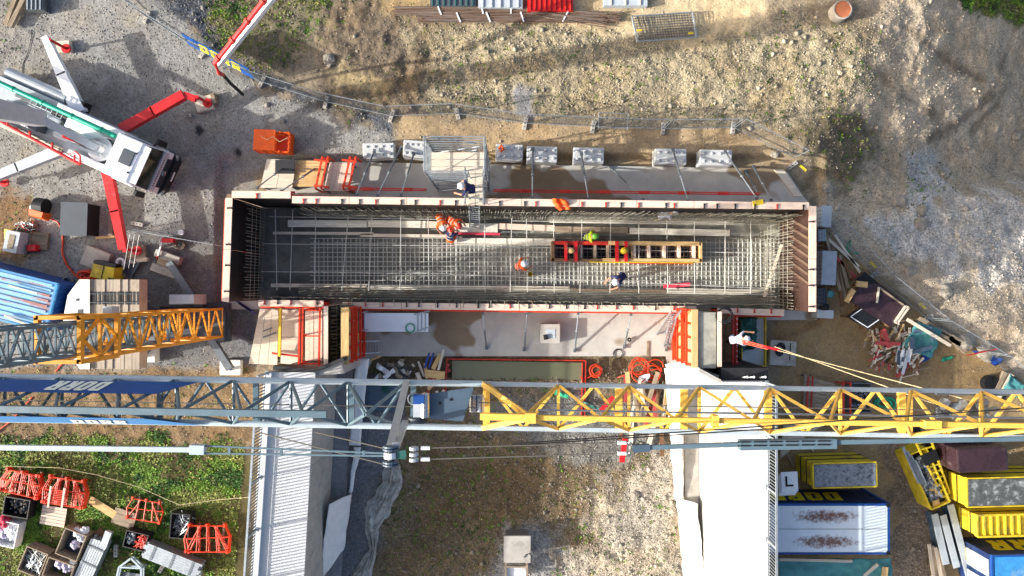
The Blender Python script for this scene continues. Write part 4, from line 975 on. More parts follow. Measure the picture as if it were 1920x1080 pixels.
# pipes along the truck
a, b_ = TL(-60, 128, 2.75), TL(216, 255, 2.55)
tp = tb(MB().rod(a, b_, .12, 14), 'delivery_pipe', 'teal', smooth=False)
for k in range(4): p = a.lerp(b_, .3+.2*k); q = a.lerp(b_, .312+.2*k); tb(MB().rod(p, q, .145, 14), 'coupling', 'teal', tp)
a, b_ = TL(-60, 195, 2.9), TL(150, 308, 2.5)
rp = tb(MB().rod(a, b_, .075, 10), 'handrail_pipe', 'pump_red')
for u in (.35, .55, .75, .95): p = a.lerp(b_, u); tb(MB().rod(p, p+Vector((.05, .3, .25)), .05, 8), 'bracket', 'pump_red', rp); tb(MB().rod(p, (p.x, p.y, 1.8), .03, 6), 'stanchion', 'pump_red', rp)
tb(MB().tube([TL(128, 290, 2.6), TL(142, 285, 2.8), TL(150, 292, 2.8), TL(150, 306, 2.6)], .05, 8), 'rail_hoop', 'pump_red', rp)
rl = MB()
for k in range(13): p = a.lerp(b_, k/13)+Vector((0, .16, 0)); rl.rod((p.x, p.y, 2.0), (p.x, p.y, 2.75), .018, 5)
rl.rod(a+Vector((0, .16, -.2)), b_+Vector((0, .16, -.1)), .018, 5)
tb(rl, 'guard_rail', 'tarp_green')
# placing boom: root arm goes up almost vertically, further arms fold over the north of the site
B0 = Vector((-20.25, 6.85, 2.9)); B1 = Vector((-21.9, 6.7, 16)); B2 = Vector((-16, 16.5, 18.5)); B3 = Vector((-5.9, 15.6, 9.3)); B4 = P(411, 120, 4.4)
def W2T(v): return ti @ v
BK = P(72, 221, 5.0)
tb(MB().bar(W2T(B0+Vector((0, 0, -.1))), W2T(BK), .34, .3), 'boom_link', 'truck_grey')
b_root = tb(MB().hull([W2T(BK+Vector(o_)) for o_ in ((-.4, -.34, -.2), (.25, -.34, -.2), (.25, .34, -.2), (-.4, .34, -.2))], [W2T(B1+Vector(o_)) for o_ in ((-.25, -.65, 0), (.25, -.65, 0), (.25, .65, 0), (-.25, .65, 0))]), 'boom_arm', 'truck_grey')  # root arm widened across the sun to broaden its cast shadow
for a, b_, w_ in ((B1, B2, .42), (B2, B3, .36)): tb(MB().bar(W2T(a), W2T(b_), w_, w_*1.2), 'boom_arm', 'truck_white'); tb(MB().rod(W2T(a+Vector((.1, -.35, 0))), W2T(b_+Vector((.1, -.35, 0))), .08, 10), 'boom_pipe', 'pump_red')
tip = tb(MB().bar(W2T(B3), W2T(B4), .20, .26), 'boom_arm', 'truck_white')
off = Vector((-.33, .02, .05))
bp_ = tb(MB().rod(W2T(B3+off), W2T(B4+off*.55), .12, 12), 'boom_pipe', 'pump_red')
for u in (.45, .6, .72, .84, .96): p = (B3+off).lerp(B4+off*.6, u); q = (B3+off).lerp(B4+off*.6, u+.015); tb(MB().rod(W2T(p), W2T(q), .165, 12), 'coupling', 'red_steel', bp_)
hs = [B4+off*.55, B4+Vector((-.12, -.35, -.25)), P(418, 140, 3.0), P(432, 156, 1.6), P(455, 177, .12)]
tb(MB().tube([W2T(v) for v in hs[:3]], .1, 10), 'boom_elbow', 'red_steel'); tb(MB().tube([W2T(v) for v in hs[2:]], .085, 10), 'end_hose', 'hose_black')
# outriggers
def outr(pts, w0, w1, mt, z, jackpx, foot):
    q_ = [TL(x, y, z) for x, y in pts]; a, b_ = q_[0], q_[1]
    d = (b_-a); d.z = 0; d.normalize(); s_ = Vector((-d.y, d.x, 0))
    def ring(p, w): return [p+s_*w/2-Vector((0, 0, .16)), p-s_*w/2-Vector((0, 0, .16)), p-s_*w/2+Vector((0, 0, .16)), p+s_*w/2+Vector((0, 0, .16))]
    o = tb(MB().hull(ring(a, w0), ring(b_, w1)), 'outrigger', mt)
    m_ = a.lerp(b_, .5); tb(MB().hull(ring(m_, (w0+w1)/2+.05), ring(m_+d*.08, (w0+w1)/2+.05)), 'sleeve', mt, o)
    if len(pts) > 2: tb(MB().bar(b_, q_[2], w1*.7, .2), 'outrigger_tip', mt, o)
    jp = TL(*jackpx, z); gp = TL(*foot, .3)
    tb(MB().rod((gp.x, gp.y, .3), (gp.x, gp.y, z+.15), .075, 10), 'jack', 'pump_red', o); tb(MB().rod((gp.x, gp.y, .25), (gp.x, gp.y, .33), .24, 16), 'jack_foot', 'pump_red', o)
    tb(MB().bar(q_[-1], (gp.x, gp.y, z), .14, .14), 'jack_link', 'pump_red', o)
outr([(150, 212), (86, 70)], .72, .3, 'truck_white', 1.45, (112, 84), (124, 91))
outr([(228, 243), (345, 178), (368, 186)], .5, .46, 'pump_red', 1.35, (378, 190), (389, 193))
outr([(202, 322), (232, 468), (238, 468)], .5, .40, 'pump_red', 1.3, (248, 470), (257, 470))
outr([(112, 283), (-40, 345)], .55, .42, 'truck_grey', 1.4, (0, 340), (8, 342))
pad(124, 90, .72, .62, .25, R(4), 'wood_pale', 'pale square pad under the white north outrigger')
pad(386, 196, .9, .75, .25, R(14), 'wood_pale', 'pale slab pad under the long red eastern outrigger')
pad(404, 187, .25, .55, .3, R(14), 'wood_old', 'round timber block beside the eastern outrigger pad')
pad(260, 476, .9, .8, .25, R(8), 'wood_old', 'weathered pad under the red southern outrigger')
pad(265, 489, .9, .2, .28, R(10), 'wood_pale', 'narrow timber beside the southern outrigger pad')
# ================================================================ NORTH SIDE: fence, blocks, props, scaffold, stores
def wire_panel(label, a, b_, h=2.0, group='site fence panels', name='site_fence', tilt=0.0, mt='galv', pitch=.14):
    a = Vector(a); b_ = Vector(b_); d = b_-a; Ln = d.length-.1; 
    t = T(name, label, 'fence', (a.x, a.y, a.z), math.atan2(d.y, d.x), group)
    fr = MB(); z0 = .15
    for x in (.05, Ln): fr.rod((x, 0, z0-.1), (x, tilt*h, h), .021, 6)
    for z in (z0, h): fr.rod((.05, tilt*z, z), (Ln, tilt*z, z), .019, 6)
    fr.build('frame', mt, t)
    w = MB(); n = int(Ln/pitch)
    for i in range(1, n): x = Ln*i/n; w.bar((x, tilt*z0, z0), (x, tilt*h, h), .007)
    for k in range(1, 8): z = z0+(h-z0)*k/8; w.bar((.05, tilt*z, z), (Ln, tilt*z, z), .007)
    S(w.build('wire_mesh', 'galv_dark', t), 'stuff'); return t
def foot(label, x, y, rz):
    t = T('fence_base_block', label, 'fence block', tuple(PG(x, y)), rz, 'concrete feet of the site fence')
    MB().hull([Vector(v) for v in ((-.34, -.11, 0), (.34, -.11, 0), (.34, .11, 0), (-.34, .11, 0))], [Vector(v) for v in ((-.31, -.09, .14), (.31, -.09, .14), (.31, .09, .14), (-.31, .09, .14))]).build('block', 'concrete', t)
    for k in (-.18, 0, .18): MB().rod((k, 0, .13), (k, 0, .147), .03, 8).build('socket_hole', 'black', t)
FN = [(215,-25),(277,33),(384,100),(492,155),(612,192),(735,218),(858,214),(985,232),(1112,238),(1243,242),(1374,240)]
for i, (x, y) in enumerate(FN[1:]):
    a = FN[max(0, i)]; b_ = FN[min(len(FN)-1, i+2)]
    foot('%s concrete foot along the northern site fence' % nth(i), x, y, ang(P(*a), P(*b_))+R(90)+random.uniform(-.25, .25))
for i in range(len(FN)-1):
    wire_panel('%s wire fence panel along the northern site fence' % nth(i), PG(*FN[i]), PG(*FN[i+1]), tilt=.0)
FE_ = [(1374,240),(1484,300)]
wire_panel('wire fence panel slanting down to the slab corner in the north-east', PG(*FE_[0]), PG(*FE_[1]))
foot('concrete fence foot beside the north-east slab corner', 1484, 311, R(35))
# blue banner with yellow letters on the fence
a, b_ = PG(366, 89), PG(486, 152); d = (b_-a); 
bn_ = T('fence_banner', 'blue banner with yellow letters hung on the northern fence', 'banner', tuple(a), math.atan2(d.y, d.x))
MB().hull([Vector(v) for v in ((0, -.08, .6), (d.length, -.08, .6), (d.length, -.095, .6), (0, -.095, .6))], [Vector(v) for v in ((0, .16, 1.7), (d.length, .16, 1.7), (d.length, .145, 1.71), (0, .145, 1.71))]).build('cloth', 'banner_blue', bn_)
def pl_(u, v): return Vector((.75+u, -.115+.24*(.12+v*.78), .6+1.11*(.12+v*.78)))
l_ = letters('DORR', .95, 'letter_yellow', 'banner_letters', pl_, shear=.2, weight=.25, gap=.1, wid=.55); l_.parent = bn_
# mesh panel lying flat behind the fence, and the panel stack on the bank
t = wire_panel('wire mesh panel lying flat against the northern fence', P(1120, 245, .3), P(1180, 246, .3), h=.9, name='flat_wire_mesh', group=None)
t.rotation_euler.x = R(-78)
def stack_frame(label, px, z1, n):
    t = T('fence_stack', label, 'fence stack', tuple(P(*px[3], .0)))
    o = t.location.copy()
    for k in range(n):
        z = .12+z1*k/n; c = [P(x, y, z)-Vector((o.x, o.y, 0))+Vector((random.uniform(-.06, .06), random.uniform(-.05, .05), 0)) for x, y in px]
        fr = MB(); 
        for i in range(4): fr.rod(c[i], c[(i+1) % 4], .022, 6)
        pn = fr.build('panel', 'galv', t)
        w = MB()
        for i in range(1, 22): w.bar(c[0].lerp(c[1], i/22), c[3].lerp(c[2], i/22), .008)
        for i in range(1, 10): w.bar(c[0].lerp(c[3], i/10), c[1].lerp(c[2], i/10), .008)
        S(w.build('wire_mesh', 'galv_dark', pn), 'stuff')
    return t
stack_frame('stack of galvanised fence panels lying on the northern bank', [(1184,30),(1298,22),(1306,70),(1196,78)], .5, 4)
for (x, y, l) in ((1199, 57, 'yellow tag on the left edge of the fence panel stack'), (1295, 62, 'pale yellow tag on the right edge of the fence panel stack')):
    tag(MB().box((0, 0, 0), (.28, .1, .03)).build('plastic_tag', 'yellow_paint', loc=P(x, y, .7), rz=R(5)), l, 'tag')
# interlocking concrete blocks
def block(label, x, y, w, d_, rz, mt='concrete', h=.78):
    t = T('concrete_block', label, 'block', tuple(P(x, y, 0)), rz, 'concrete ballast blocks along the slab')
    MB().box((0, 0, h/2), (w, d_, h)).build('body', mt, t, bevel=.04)
    for i in range(4):
        for j in range(2): MB().box((-w/2+w*(i+.5)/4, -d_/2+d_*(j+.5)/2, h+.03), (.15, .15, .07), taper=.55).build('stud', mt, t)
dm('block_concrete', (190, 192, 190), rough=.85, var=.1, scale=1.5, bump=.2)
for i, (x, y, w, d_, rz, lab) in enumerate([(711,284,1.62,.8,1,'leftmost concrete ballast block, near the orange crate'), (777,281,1.1,.9,-4,'concrete ballast block tucked against the left side of the scaffold'), (955,287,1.4,.82,-2,'concrete ballast block right of the scaffold with orange gloves on top'), (1016,291,1.58,.82,-1,'concrete ballast block with a vertical prop, second right of the scaffold'),
        (1103,293,1.58,.82,-1,'concrete ballast block in the middle of the row with a hooked wire'), (1256,295,1.62,.82,-1,'concrete ballast block second from the right end of the row'), (1340,297,1.66,.82,-1,'concrete ballast block at the right end of the row')]):
    block(lab, 960+(x-960)*.985, 540+(y-540)*.985, w, d_, R(rz), 'block_concrete')
# push-pull props
def prop(label, a, b_, r=.04, mt='galv_dark'):
    a = Vector(a); b_ = Vector(b_)
    t = T('wall_prop', label, 'prop', tuple(a), 0, 'push-pull props on the formwork'); d = b_-a
    MB().rod(d*.02, d*.55, r*1.2, 8).build('outer_tube', mt, t); MB().rod(d*.5, d*.98, r*.8, 8).build('inner_tube', 'galv', t)
    MB().rod(d*.53, d*.56, r*1.8, 8).build('collar', 'galv', t)
    MB().box((0, 0, .02), (.2, .16, .05), rz=math.atan2(d.y, d.x)).build('foot_plate', mt, t); MB().box(d, (.12, .12, .16)).build('head', mt, t)
PR = [((550,300,.1),(482,352,3.0),'long prop at the far west end of the northern wall'), ((612,302,.1),(528,358,3.0),'second prop from the west, over the pale boards'),
 ((702,283,.9),(668,365,3.2),'prop standing on the leftmost ballast block'), ((752,277,.9),(708,366,3.2),'prop crossing the shaded slab, between two block props'), ((776,288,.9),(752,366,3.2),'prop standing on the block beside the scaffold'),
 ((999,280,.9),(998,372,3.2),'upright-looking prop just right of the scaffold'), ((1090,288,.9),(1103,373,3.2),'prop on the block with the hooked wire'), ((1146,315,.1),(1206,374,3.0),'prop standing on the slab between ballast blocks'),
 ((1262,282,.9),(1290,377,3.2),'prop on the second block from the right'), ((1360,285,.9),(1419,372,3.2),'prop on the rightmost ballast block'), ((1398,322,.1),(1430,378,3.0),'thin prop near the east end of the slab'), ((1413,313,.1),(1446,375,3.0),'easternmost prop on the northern slab')]
for a, b_, l in PR: prop(l, P(*a), P(*b_))
PS = [((912,652,.1),(905,588,1.2),'left paired prop south of the long wall'), ((983,655,.1),(988,588,1.2),'second prop south of the wall, left of the white box'), ((1078,657,.1),(1084,588,1.2),'prop right of the white concrete box'), ((1171,650,.1),(1183,590,1.2),'prop above the black hose coil'), ((1250,655,.1),(1262,590,1.2),'prop behind the ladder by the orange panel')]
for a, b_, l in PS: prop(l, P(*a), P(*b_))
# red double rail outside the north wall
rw = T('guard_beam', 'red double steel beam running outside the northern formwork wall', 'beam', tuple(P(1000, 358, 2.6)))
for (xa, xb) in ((655, 800), (925, 1425)):
    for dy in (0, 3.2): MB().bar(P(xa, 352.5+(xa-655)*.0125+dy, 2.6)-rw.location, P(xb, 352.5+(xb-655)*.0125+dy, 2.6)-rw.location, .05, .07).build('beam', 'red_steel', rw)
for x in range(690, 1430, 74):
    if not 800 < x < 925: MB().box(P(x, 354+(x-655)*.0125, 2.6)-rw.location, (.5, .16, .1)).build('bracket', 'red_steel', rw)
# pale and boarded platforms at the west end of the slab
def platform(label, px, z, n, mt, legs='galv_dark', gap=.012, name='work_platform', axis=0):
    c = [P(x, y, z) for x, y in px]; o = (c[0]+c[2])/2
    t = T(name, label, 'platform', (o.x, o.y, 0))
    for i in range(n):
        a, b_ = i/n+gap/2, (i+1)/n-gap/2
        if axis == 0: q_ = [c[0].lerp(c[1], a), c[0].lerp(c[1], b_), c[3].lerp(c[2], b_), c[3].lerp(c[2], a)]
        else: q_ = [c[0].lerp(c[3], a), c[1].lerp(c[2], a), c[1].lerp(c[2], b_), c[0].lerp(c[3], b_)]
        MB().prism([(v.x-o.x, v.y-o.y) for v in q_], z-.05, z+random.uniform(-.008, .008)).build('board', mt, t)
    for v in c: v2 = v.lerp(o, .08); MB().bar((v2.x-o.x, v2.y-o.y, .03), (v2.x-o.x, v2.y-o.y, z-.05), .08).build('leg', legs, t)
    return t
platform('pale plate platform at the north-west corner with a dark opening', [(500,298),(556,300),(548,352),(488,352)], 1.0, 2, 'wood_pale')
platform('beige slatted platform left of the red brackets', [(556,300),(612,302),(606,350),(548,350)], .9, 9, 'wood_fresh', axis=1)
platform('sunlit boarded platform between the two red brackets', [(618,304),(660,305),(654,358),(606,358)], 1.1, 5, 'wood_pale')
tag(MB().prism([(-.5, -.35), (.5, -.35), (.5, .35), (-.5, .35)], 0, .06).build('dark_hatch', 'bitumen', loc=P(535, 313, 1.05)), 'dark rectangular opening cover on the pale corner platform', 'hatch')
for x, l in ((612, 'left red steel bracket frame on the northern slab'), (662, 'right red steel bracket frame on the northern slab')):
    t = T('red_bracket', l, 'bracket', tuple(P(x, 330, .03)), 0, 'red bracket frames')
    for k in (0, .28): MB().bar((k+.15, .75, 1.3), (k-.2, -.85, 1.3), .09, .09).build('rail', 'orange_red', t); MB().bar((k+.15, .75, 1.3), (k+.15, .75, 0), .08).build('post', 'orange_red', t); MB().bar((k-.2, -.85, 1.3), (k-.2, -.85, 0), .08).build('post', 'orange_red', t)
    for v in (.6, -.7): MB().bar((-.25, v, 1.36), (.5, v-.1, 1.36), .1, .06).build('cross_plate', 'orange_red', t)
# slab corner boards in the north-east
for i, pts in enumerate(([(1452,318),(1470,318),(1505,368),(1490,368)],)):
    tag(MB().prism(pp(pts, .14), .04, .14).build('kerb_board', 'wood_pale'), 'pale boards along the slanting north-east slab edge', 'board')
# orange crate
oc = T('orange_crate', 'bright orange steel crate with barred side west of the ballast blocks', 'crate', tuple(P(521, 272, 0)), R(-3))
MB().box((0, 0, .12), (1.75, 1.0, .12)).build('floor', 'orange', oc); MB().box((-.35, .04, 1.0), (1.1, 1.05, .06)).build('lid', 'orange', oc)
for x in (-.85, -.42, 0, .42, .85):
    for y in (-.5, .5): MB().bar((x, y, .1), (x, y, 1.0), .06).build('upright', 'orange', oc)
for z in (.35, .6, .85):
    for y in (-.5, .5): MB().bar((-.87, y, z), (.87, y, z), .05).build('side_bar', 'orange', oc)
    MB().bar((.87, -.5, z), (.87, .5, z), .05).build('end_bar', 'orange', oc)
for y in (-.35, -.1, .15, .4): MB().bar((.87, y, .1), (.87, y, 1.0), .05).build('end_bar', 'orange', oc)
MB().box((.45, 0, .45), (.7, .8, .05)).build('inner_shelf', 'orange_red', oc)
tag(MB().tube([P(488,254,1.1), P(500,262,1.12), P(512,256,1.12), P(524,266,1.1), P(540,258,1.1)], .015, 5).build('rope_loop', 'rope'), 'pale rope loop across the orange crate', 'rope')
# scaffold stair tower
sc = T('scaffold_tower', 'galvanised scaffold stair tower with pale decks north of the formwork', 'scaffold', (P(850, 288, 6).x, P(850, 288, 6).y, 0))
so_ = sc.location.copy()
x0, x1, y0, y1 = [v for v in (P(795, 0, 6).x-so_.x, P(908, 0, 6).x-so_.x, P(0, 321, 6).y-so_.y, P(0, 256, 6).y-so_.y)]
for x in (x0, x1):
    for y in (y0, y1): 
        po = MB().rod((x, y, .05), (x, y, 6.05), .035, 8).build('standard', 'galv', sc); MB().box((x, y, .05), (.18, .18, .04)).build('base_plate', 'galv', po)
        for z in (1, 2, 3, 4, 5): MB().rod((x, y, z-.03), (x, y, z+.03), .06, 8).build('rosette', 'galv_dark', po)
MB().rod(((x0+x1)/2+.6, y0, 3.9), ((x0+x1)/2+.6, y0, 6.05), .03, 8).build('standard', 'galv', sc)
for z in (.3, 1, 2, 3, 3.5, 4, 4.5, 5, 5.5, 6):
    for y in (y0, y1):
        if y == y0 and z > 4: MB().rod((x0, y, z), ((x0+x1)/2+.6, y, z), .028, 6).build('ledger', 'galv', sc)
        else: MB().rod((x0, y, z), (x1, y, z), .028, 6).build('ledger', 'galv', sc)
    for x in (x0, x1): MB().rod((x, y0, z), (x, y1, z), .028, 6).build('transom', 'galv', sc)
for k, z in enumerate((0, 2, 4)):
    a, b_ = (x0, x1) if k % 2 else (x1, x0)
    MB().rod((a, y1+.04, z+.1), (b_, y1+.04, z+1.9), .024, 6).build('diagonal', 'galv', sc); MB().rod((b_, y0-.04, z+.1), (a, y0-.04, z+1.9), .024, 6).build('diagonal', 'galv', sc) if z < 4 else None
    for x in (x0, x1): MB().rod((x+.03, y0, z+.1), (x+.03, y1, z+1.9), .022, 6).build('diagonal', 'galv', sc)
for i in range(3):
    w = (y1-y0-.5)/3; MB().box(((x0+x1)/2, y0+.2+w*(i+.5), 4.05), (x1-x0-.2, w-.03, .06)).build('deck_board', 'wood_pale', sc)
MB().box((x0+.5, y1-.35, 2.05), (.9, .6, .06)).build('deck_board', 'wood_pale', sc)
for s_ in (0, 1):     # stair flights
    zA, zB = (0.2, 2.0) if s_ == 0 else (2.1, 4.0); ya = y1-.45 if s_ else y1-.85
    st_ = MB().bar((x0+.6, ya+.25, zA), (x1-.4, ya+.25, zB), .05, .16).build('stair_string', 'galv', sc); MB().bar((x0+.6, ya-.25, zA), (x1-.4, ya-.25, zB), .05, .16).build('stair_string', 'galv', sc)
    for k in range(8): u = (k+.5)/8; MB().box((x0+.6+(x1-x0-1)*u, ya, zA+(zB-zA)*u), (.22, .48, .03)).build('tread', 'galv', st_)
gw = T('gangway', 'short pale gangway from scaffold deck to the formwork top', 'gangway', (P(891, 352, 4.1).x, P(891, 352, 4.1).y, 4.08))
gy = (P(0, 322, 4.1).y-P(0, 386, 4.1).y)
for k in range(2): MB().box((-.17+.35*k, 0, 0), (.33, gy, .05)).build('board', 'wood_pale', gw)
for x in (-.42, .42):
    for z in (.5, 1.0): MB().rod((x, -gy/2, z), (x, gy/2, z), .024, 6).build('hand_rail', 'galv', gw)
    for y in (-gy/2, 0, gy/2): MB().rod((x, y, 0), (x, y, 1.02), .026, 6).build('rail_post', 'galv', gw)
def ladder(label, a, b_, w=.46, n=12, mt='galv'):
    a, b_ = Vector(a), Vector(b_); d = b_-a; s_ = Vector((-d.y, d.x, 0)).normalized()*(w/2) if Vector((d.x, d.y)).length > .05 else Vector((w/2, 0, 0))
    t = T('ladder', label, 'ladder', tuple(a))
    for k in (-1, 1): MB().bar(s_*k, d+s_*k, .05, .08).build('stile', mt, t)
    for i in range(n): p = d*((i+.5)/n); MB().rod(p-s_, p+s_, .022, 6).build('rung', mt, t)
    return t
ladder('aluminium ladder leading from the gangway down into the pour', P(890, 427, .95), P(889, 370, 4.3), .5, 15)
tag(MB().tube([P(936, 279, .95), P(940, 272, 1.0), P(944, 280, .95), P(938, 284, .95)], .07, 8).build('work_gloves', 'hivis_orange'), 'orange gloves left on the ballast block right of the scaffold', 'gloves')
# stores along the top edge: rebar bundles, panel stacks
def bundle(label, a, b_, n, w, r, mt, name='steel_bundle', cat='steel bundle', lay=3, splay=.12, ties=0):
    a, b_ = Vector(a), Vector(b_); t = T(name, label, cat, tuple(a), ang(a, b_)); Ln = (b_-a).length
    for i in range(n):
        for l in range(lay):
            y = -w/2+w*(i+.5)/n; e = random.uniform(-.25, .25)
            MB().rod((e, y+random.uniform(-splay, splay)*.5, r+l*r*1.9), (Ln+e*.6, y+random.uniform(-splay, splay), r+l*r*1.9+.01), r, 6).build('bar', mt, t)
    for k in range(ties): x = Ln*(k+1)/(ties+1)+random.uniform(-.5, .5); MB().bar((x, -w/2-.05, r*(2*lay)+.02), (x+random.uniform(-.3, .3), w/2+.05, r*(2*lay)+.02), .07, .03).build('strap', 'white_plastic', t)
    return t
bundle('long rusty rebar bundle with white straps, rear one at the top edge', P(742, 22, .1), P(1050, 18, .1), 9, .42, .03, 'steel_brown', ties=3)
bundle('long rusty rebar bundle with white straps, front one at the top edge', P(790, 36, .1), P(1128, 33, .1), 9, .42, .03, 'steel_brown', ties=4)
bundle('splayed rusty bars at the right end of the rebar store', P(1000, 26, .15), P(1135, 41, .15), 6, .4, .03, 'steel_brown', splay=.3)
bundle('short stack of brown steel profiles right of the rebar bundles', P(1136, 34, .1), P(1160, 33, .1), 6, .42, .035, 'steel_brown')
def panel_stack(label, x0, y0, x1, y1, z, n, mt, slat='galv', ns=8, cat='panel stack', name='panel_stack'):
    c0_, c1_ = P(x0, y0, z), P(x1, y1, z); o = (c0_+c1_)/2; w, d_ = abs(c1_.x-c0_.x), abs(c1_.y-c0_.y)
    t = T(name, label, cat, (o.x, o.y, 0), random.uniform(-.02, .02))
    for k in range(n): MB().box((random.uniform(-.02, .02), 0, z*(k+.5)/n), (w, d_, z/n-.03)).build('panel', mt, t)
    for i in range(ns): MB().box((-w/2+w*(i+.5)/ns, 0, z+.02), (.06, d_, .05)).build('rib', slat, t)
    return t
panel_stack('dark grey steel clutter stack at the top edge, leftmost', 806, -30, 892, 11, .4, 4, 'galv_dark', 'tarp_green')
panel_stack('light grey metal panel stack between dark and red stacks', 897, -30, 980, 14, .45, 5, 'grey_paint', 'grey_paint', 5)
panel_stack('bright red formwork panel stack at the top edge', 989, -30, 1074, 20, .45, 5, 'red_plastic', 'red_steel', 9)
panel_stack('pale grey panel stack with boards right of the red stack', 1132, -30, 1214, 10, .4, 4, 'grey_paint', 'wood_pale', 3)
# concrete pipe with clay-coloured lid
pi_ = T('concrete_pipe', 'upright concrete pipe with orange-brown lid at the top edge', 'pipe', tuple(PG(1570, 26)))
MB().lathe([(.5, 0), (.5, .6), (.44, .62), (.44, .5)], n=28).build('pipe_body', 'concrete', pi_, smooth=False); MB().lathe([(.43, .5), (.43, .58), (.05, .6)], n=28).build('lid', 'pipe_clay', pi_)
# boulders
def rock(label, x, y, r, seed):
    bm = bmesh.new(); bmesh.ops.create_icosphere(bm, subdivisions=3, radius=1)
    for v in bm.verts:
        n = mnoise.fractal(v.co*1.1+Vector((seed*3.7, 0, 0)), 1, 2, 3); v.co *= (1+.35*n); v.co.z *= .6
        v.co *= r
    me = bpy.data.meshes.new('boulder'); bm.to_mesh(me); bm.free(); me.materials.append(M['stone'])
    p = PG(x, y); o = bpy.data.objects.new('boulder', me); C.objects.link(o); o.location = (p.x, p.y, p.z+r*.25); o.rotation_euler = (0, 0, seed)
    return tag(o, label, 'boulder', 'boulders')
for i, (x, y, r, l) in enumerate([(618,113,.34,'flat grey boulder on the brown dirt north of the fence'), (1772,547,.36,'pale oval boulder outside the eastern fence'), (1704,508,.3,'tan boulder beside the dark plywood table'), (1905,255,.3,'pointed pale boulder near the right edge of the picture'),
    (1685,378,.36,'light boulder north-west of the blue-grey gravel'), (1728,394,.28,'light boulder at the tip of the blue-grey gravel'), (1726,420,.34,'white streaked boulder at the edge of the blue-grey gravel'), (1452,290,.22,'small pale stone by the north-east fence panel'),
    (1550,352,.3,'tan stone beside the north-east slab corner'), (1805,640,.5,'large earth clod outside the eastern fence, upper one'), (1850,660,.55,'large earth clod outside the eastern fence, lower one'), (1190,928,.22,'small tan boulder in the hollow of light gravel'), (1036,1040,.2,'small round stone right of the concrete box')]):
    rock(l, x, y, r, i+1)
# top-left timbers
for (a, b_, l) in (((12, 47), (40, -30), 'left of the two old beams in the top left corner'), ((20, 50), (60, -30), 'right of the two old beams in the top left corner')):
    p, q = P(*a, .3), P(*b_, .3); tag(MB().box((0, 0, 0), ((q-p).length, .22, .2)).build('old_beam', 'wood_old', loc=(p+q)/2, rz=ang(p, q)), l, 'beam')
panel_stack('grey junk pallet in the top left corner', 48, -20, 80, 18, .6, 3, 'galv_dark', 'galv', 4)
# ================================================================ SOUTH SIDE OF THE POUR
platform('pale sunlit work platform with slanting west edge left of the yellow pole', [(487,580),(522,580),(520,684),(466,682)], .5, 3, 'wood_pale')
platform('pale boarded platform between the yellow pole and the red rails', [(528,580),(562,580),(562,684),(526,684)], .55, 2, 'wood_pale', axis=1)
platform('reddish boarded walkway beside the left stub wall', [(572,582),(604,582),(604,676),(572,676)], 1.6, 4, 'wood_top')
tag(MB().bar(P(526, 578, 1.2), P(524, 668, .9), .13, .13).build('yellow_pole', 'yellow_paint'), 'yellow square pole lying over the south-western platforms', 'pole')
t = T('red_rail_frame', 'tall red rail frame along the south-western walkway', 'frame', tuple(P(580, 630, 1.6)))
for x in (562, 568, 600): MB().bar(P(x, 578, 2.6)-t.location, P(x-2, 686, 2.6)-t.location, .08, .08).build('rail', 'orange_red', t)
for y in (582, 630, 682): MB().bar(P(562, y, 2.6)-t.location, P(562, y, 2.6)-t.location-Vector((0, 0, 2.5)), .07).build('post', 'orange_red', t); MB().bar(P(562, y, 2.55)-t.location, P(600, y, 2.55)-t.location, .06).build('cross_rail', 'orange_red', t)
tag(MB().bar(P(510, 662, .75), P(560, 668, .75), .1, .08).build('red_waler', 'red_steel'), 'red waler on the south edge of the pale platform', 'beam')
tag(MB().box((0, 0, .04), (.7, .08, .08)).box((0, .3, .04), (.5, .06, .06)).build('steel_offcut', 'galv_dark', loc=P(506, 628, .56), rz=R(20)), 'steel offcuts lying on the pale south-west platform', 'offcut')
for k, (x, y) in enumerate(((458, 572), (466, 578))): tag(MB().bar((-.5, .3, .06), (.4, -.3, .06), .1, .1).build('purple_beam', 'purple_mark', loc=P(x, y, .02)), ('left' if k == 0 else 'right') + ' of two purple bars on the dark gravel by the mast', 'bar')
# precast panel with lattice girders
pc = T('precast_panel', 'white precast panel with zigzag lattice girders south of the wall', 'precast panel', tuple(P(742, 604, 0)))
po_ = pc.location
a, b_ = P(684, 587, 1.3), P(803, 622, 1.3)
MB().box((((a.x+b_.x)/2-po_.x), (a.y+b_.y)/2-po_.y, 1.25), (abs(b_.x-a.x), abs(b_.y-a.y), .12)).build('slab', 'truck_white', pc)
def zig(p, q, n, h, mt='galv'):
    m_ = MB(); p, q = Vector(p), Vector(q); d = q-p; s_ = Vector((-d.y, d.x, 0)).normalized()*h
    m_.rod(p, q, .02, 5)
    for i in range(n): m_.rod(p+d*(i/n)-s_*.5, p+d*((i+.5)/n)+s_*.5, .014, 5).rod(p+d*((i+.5)/n)+s_*.5, p+d*((i+1)/n)-s_*.5, .014, 5)
    return m_
for (xa, ya, xb, yb) in ((662, 588, 690, 584), (661, 623, 690, 618), (775, 590, 806, 583), (772, 625, 806, 612)):
    zig(P(xa, ya, 1.4)-po_, P(xb, yb, 1.4)-po_, 8, .1).build('lattice_girder', 'galv', pc)
for x in (673, 678, 683, 783, 790, 797): MB().rod(P(x, 587, 1.35)-po_, P(x, 621, 1.35)-po_, .022, 5).build('bar', 'galv', pc)
for (x, y) in ((700, 590), (700, 618), (790, 590), (790, 618)): MB().bar(P(x, y, 1.2)-po_, Vector((P(x, y, 1.2).x-po_.x, P(x, y, 1.2).y-po_.y, .03)), .08).build('leg', 'galv_dark', pc)
tag(MB().tube(ringpts(P(769, 615, 1.36), .22), .03, 6).build('hose_ring', 'rope_green'), 'pale green hose ring on the white precast panel', 'hose')
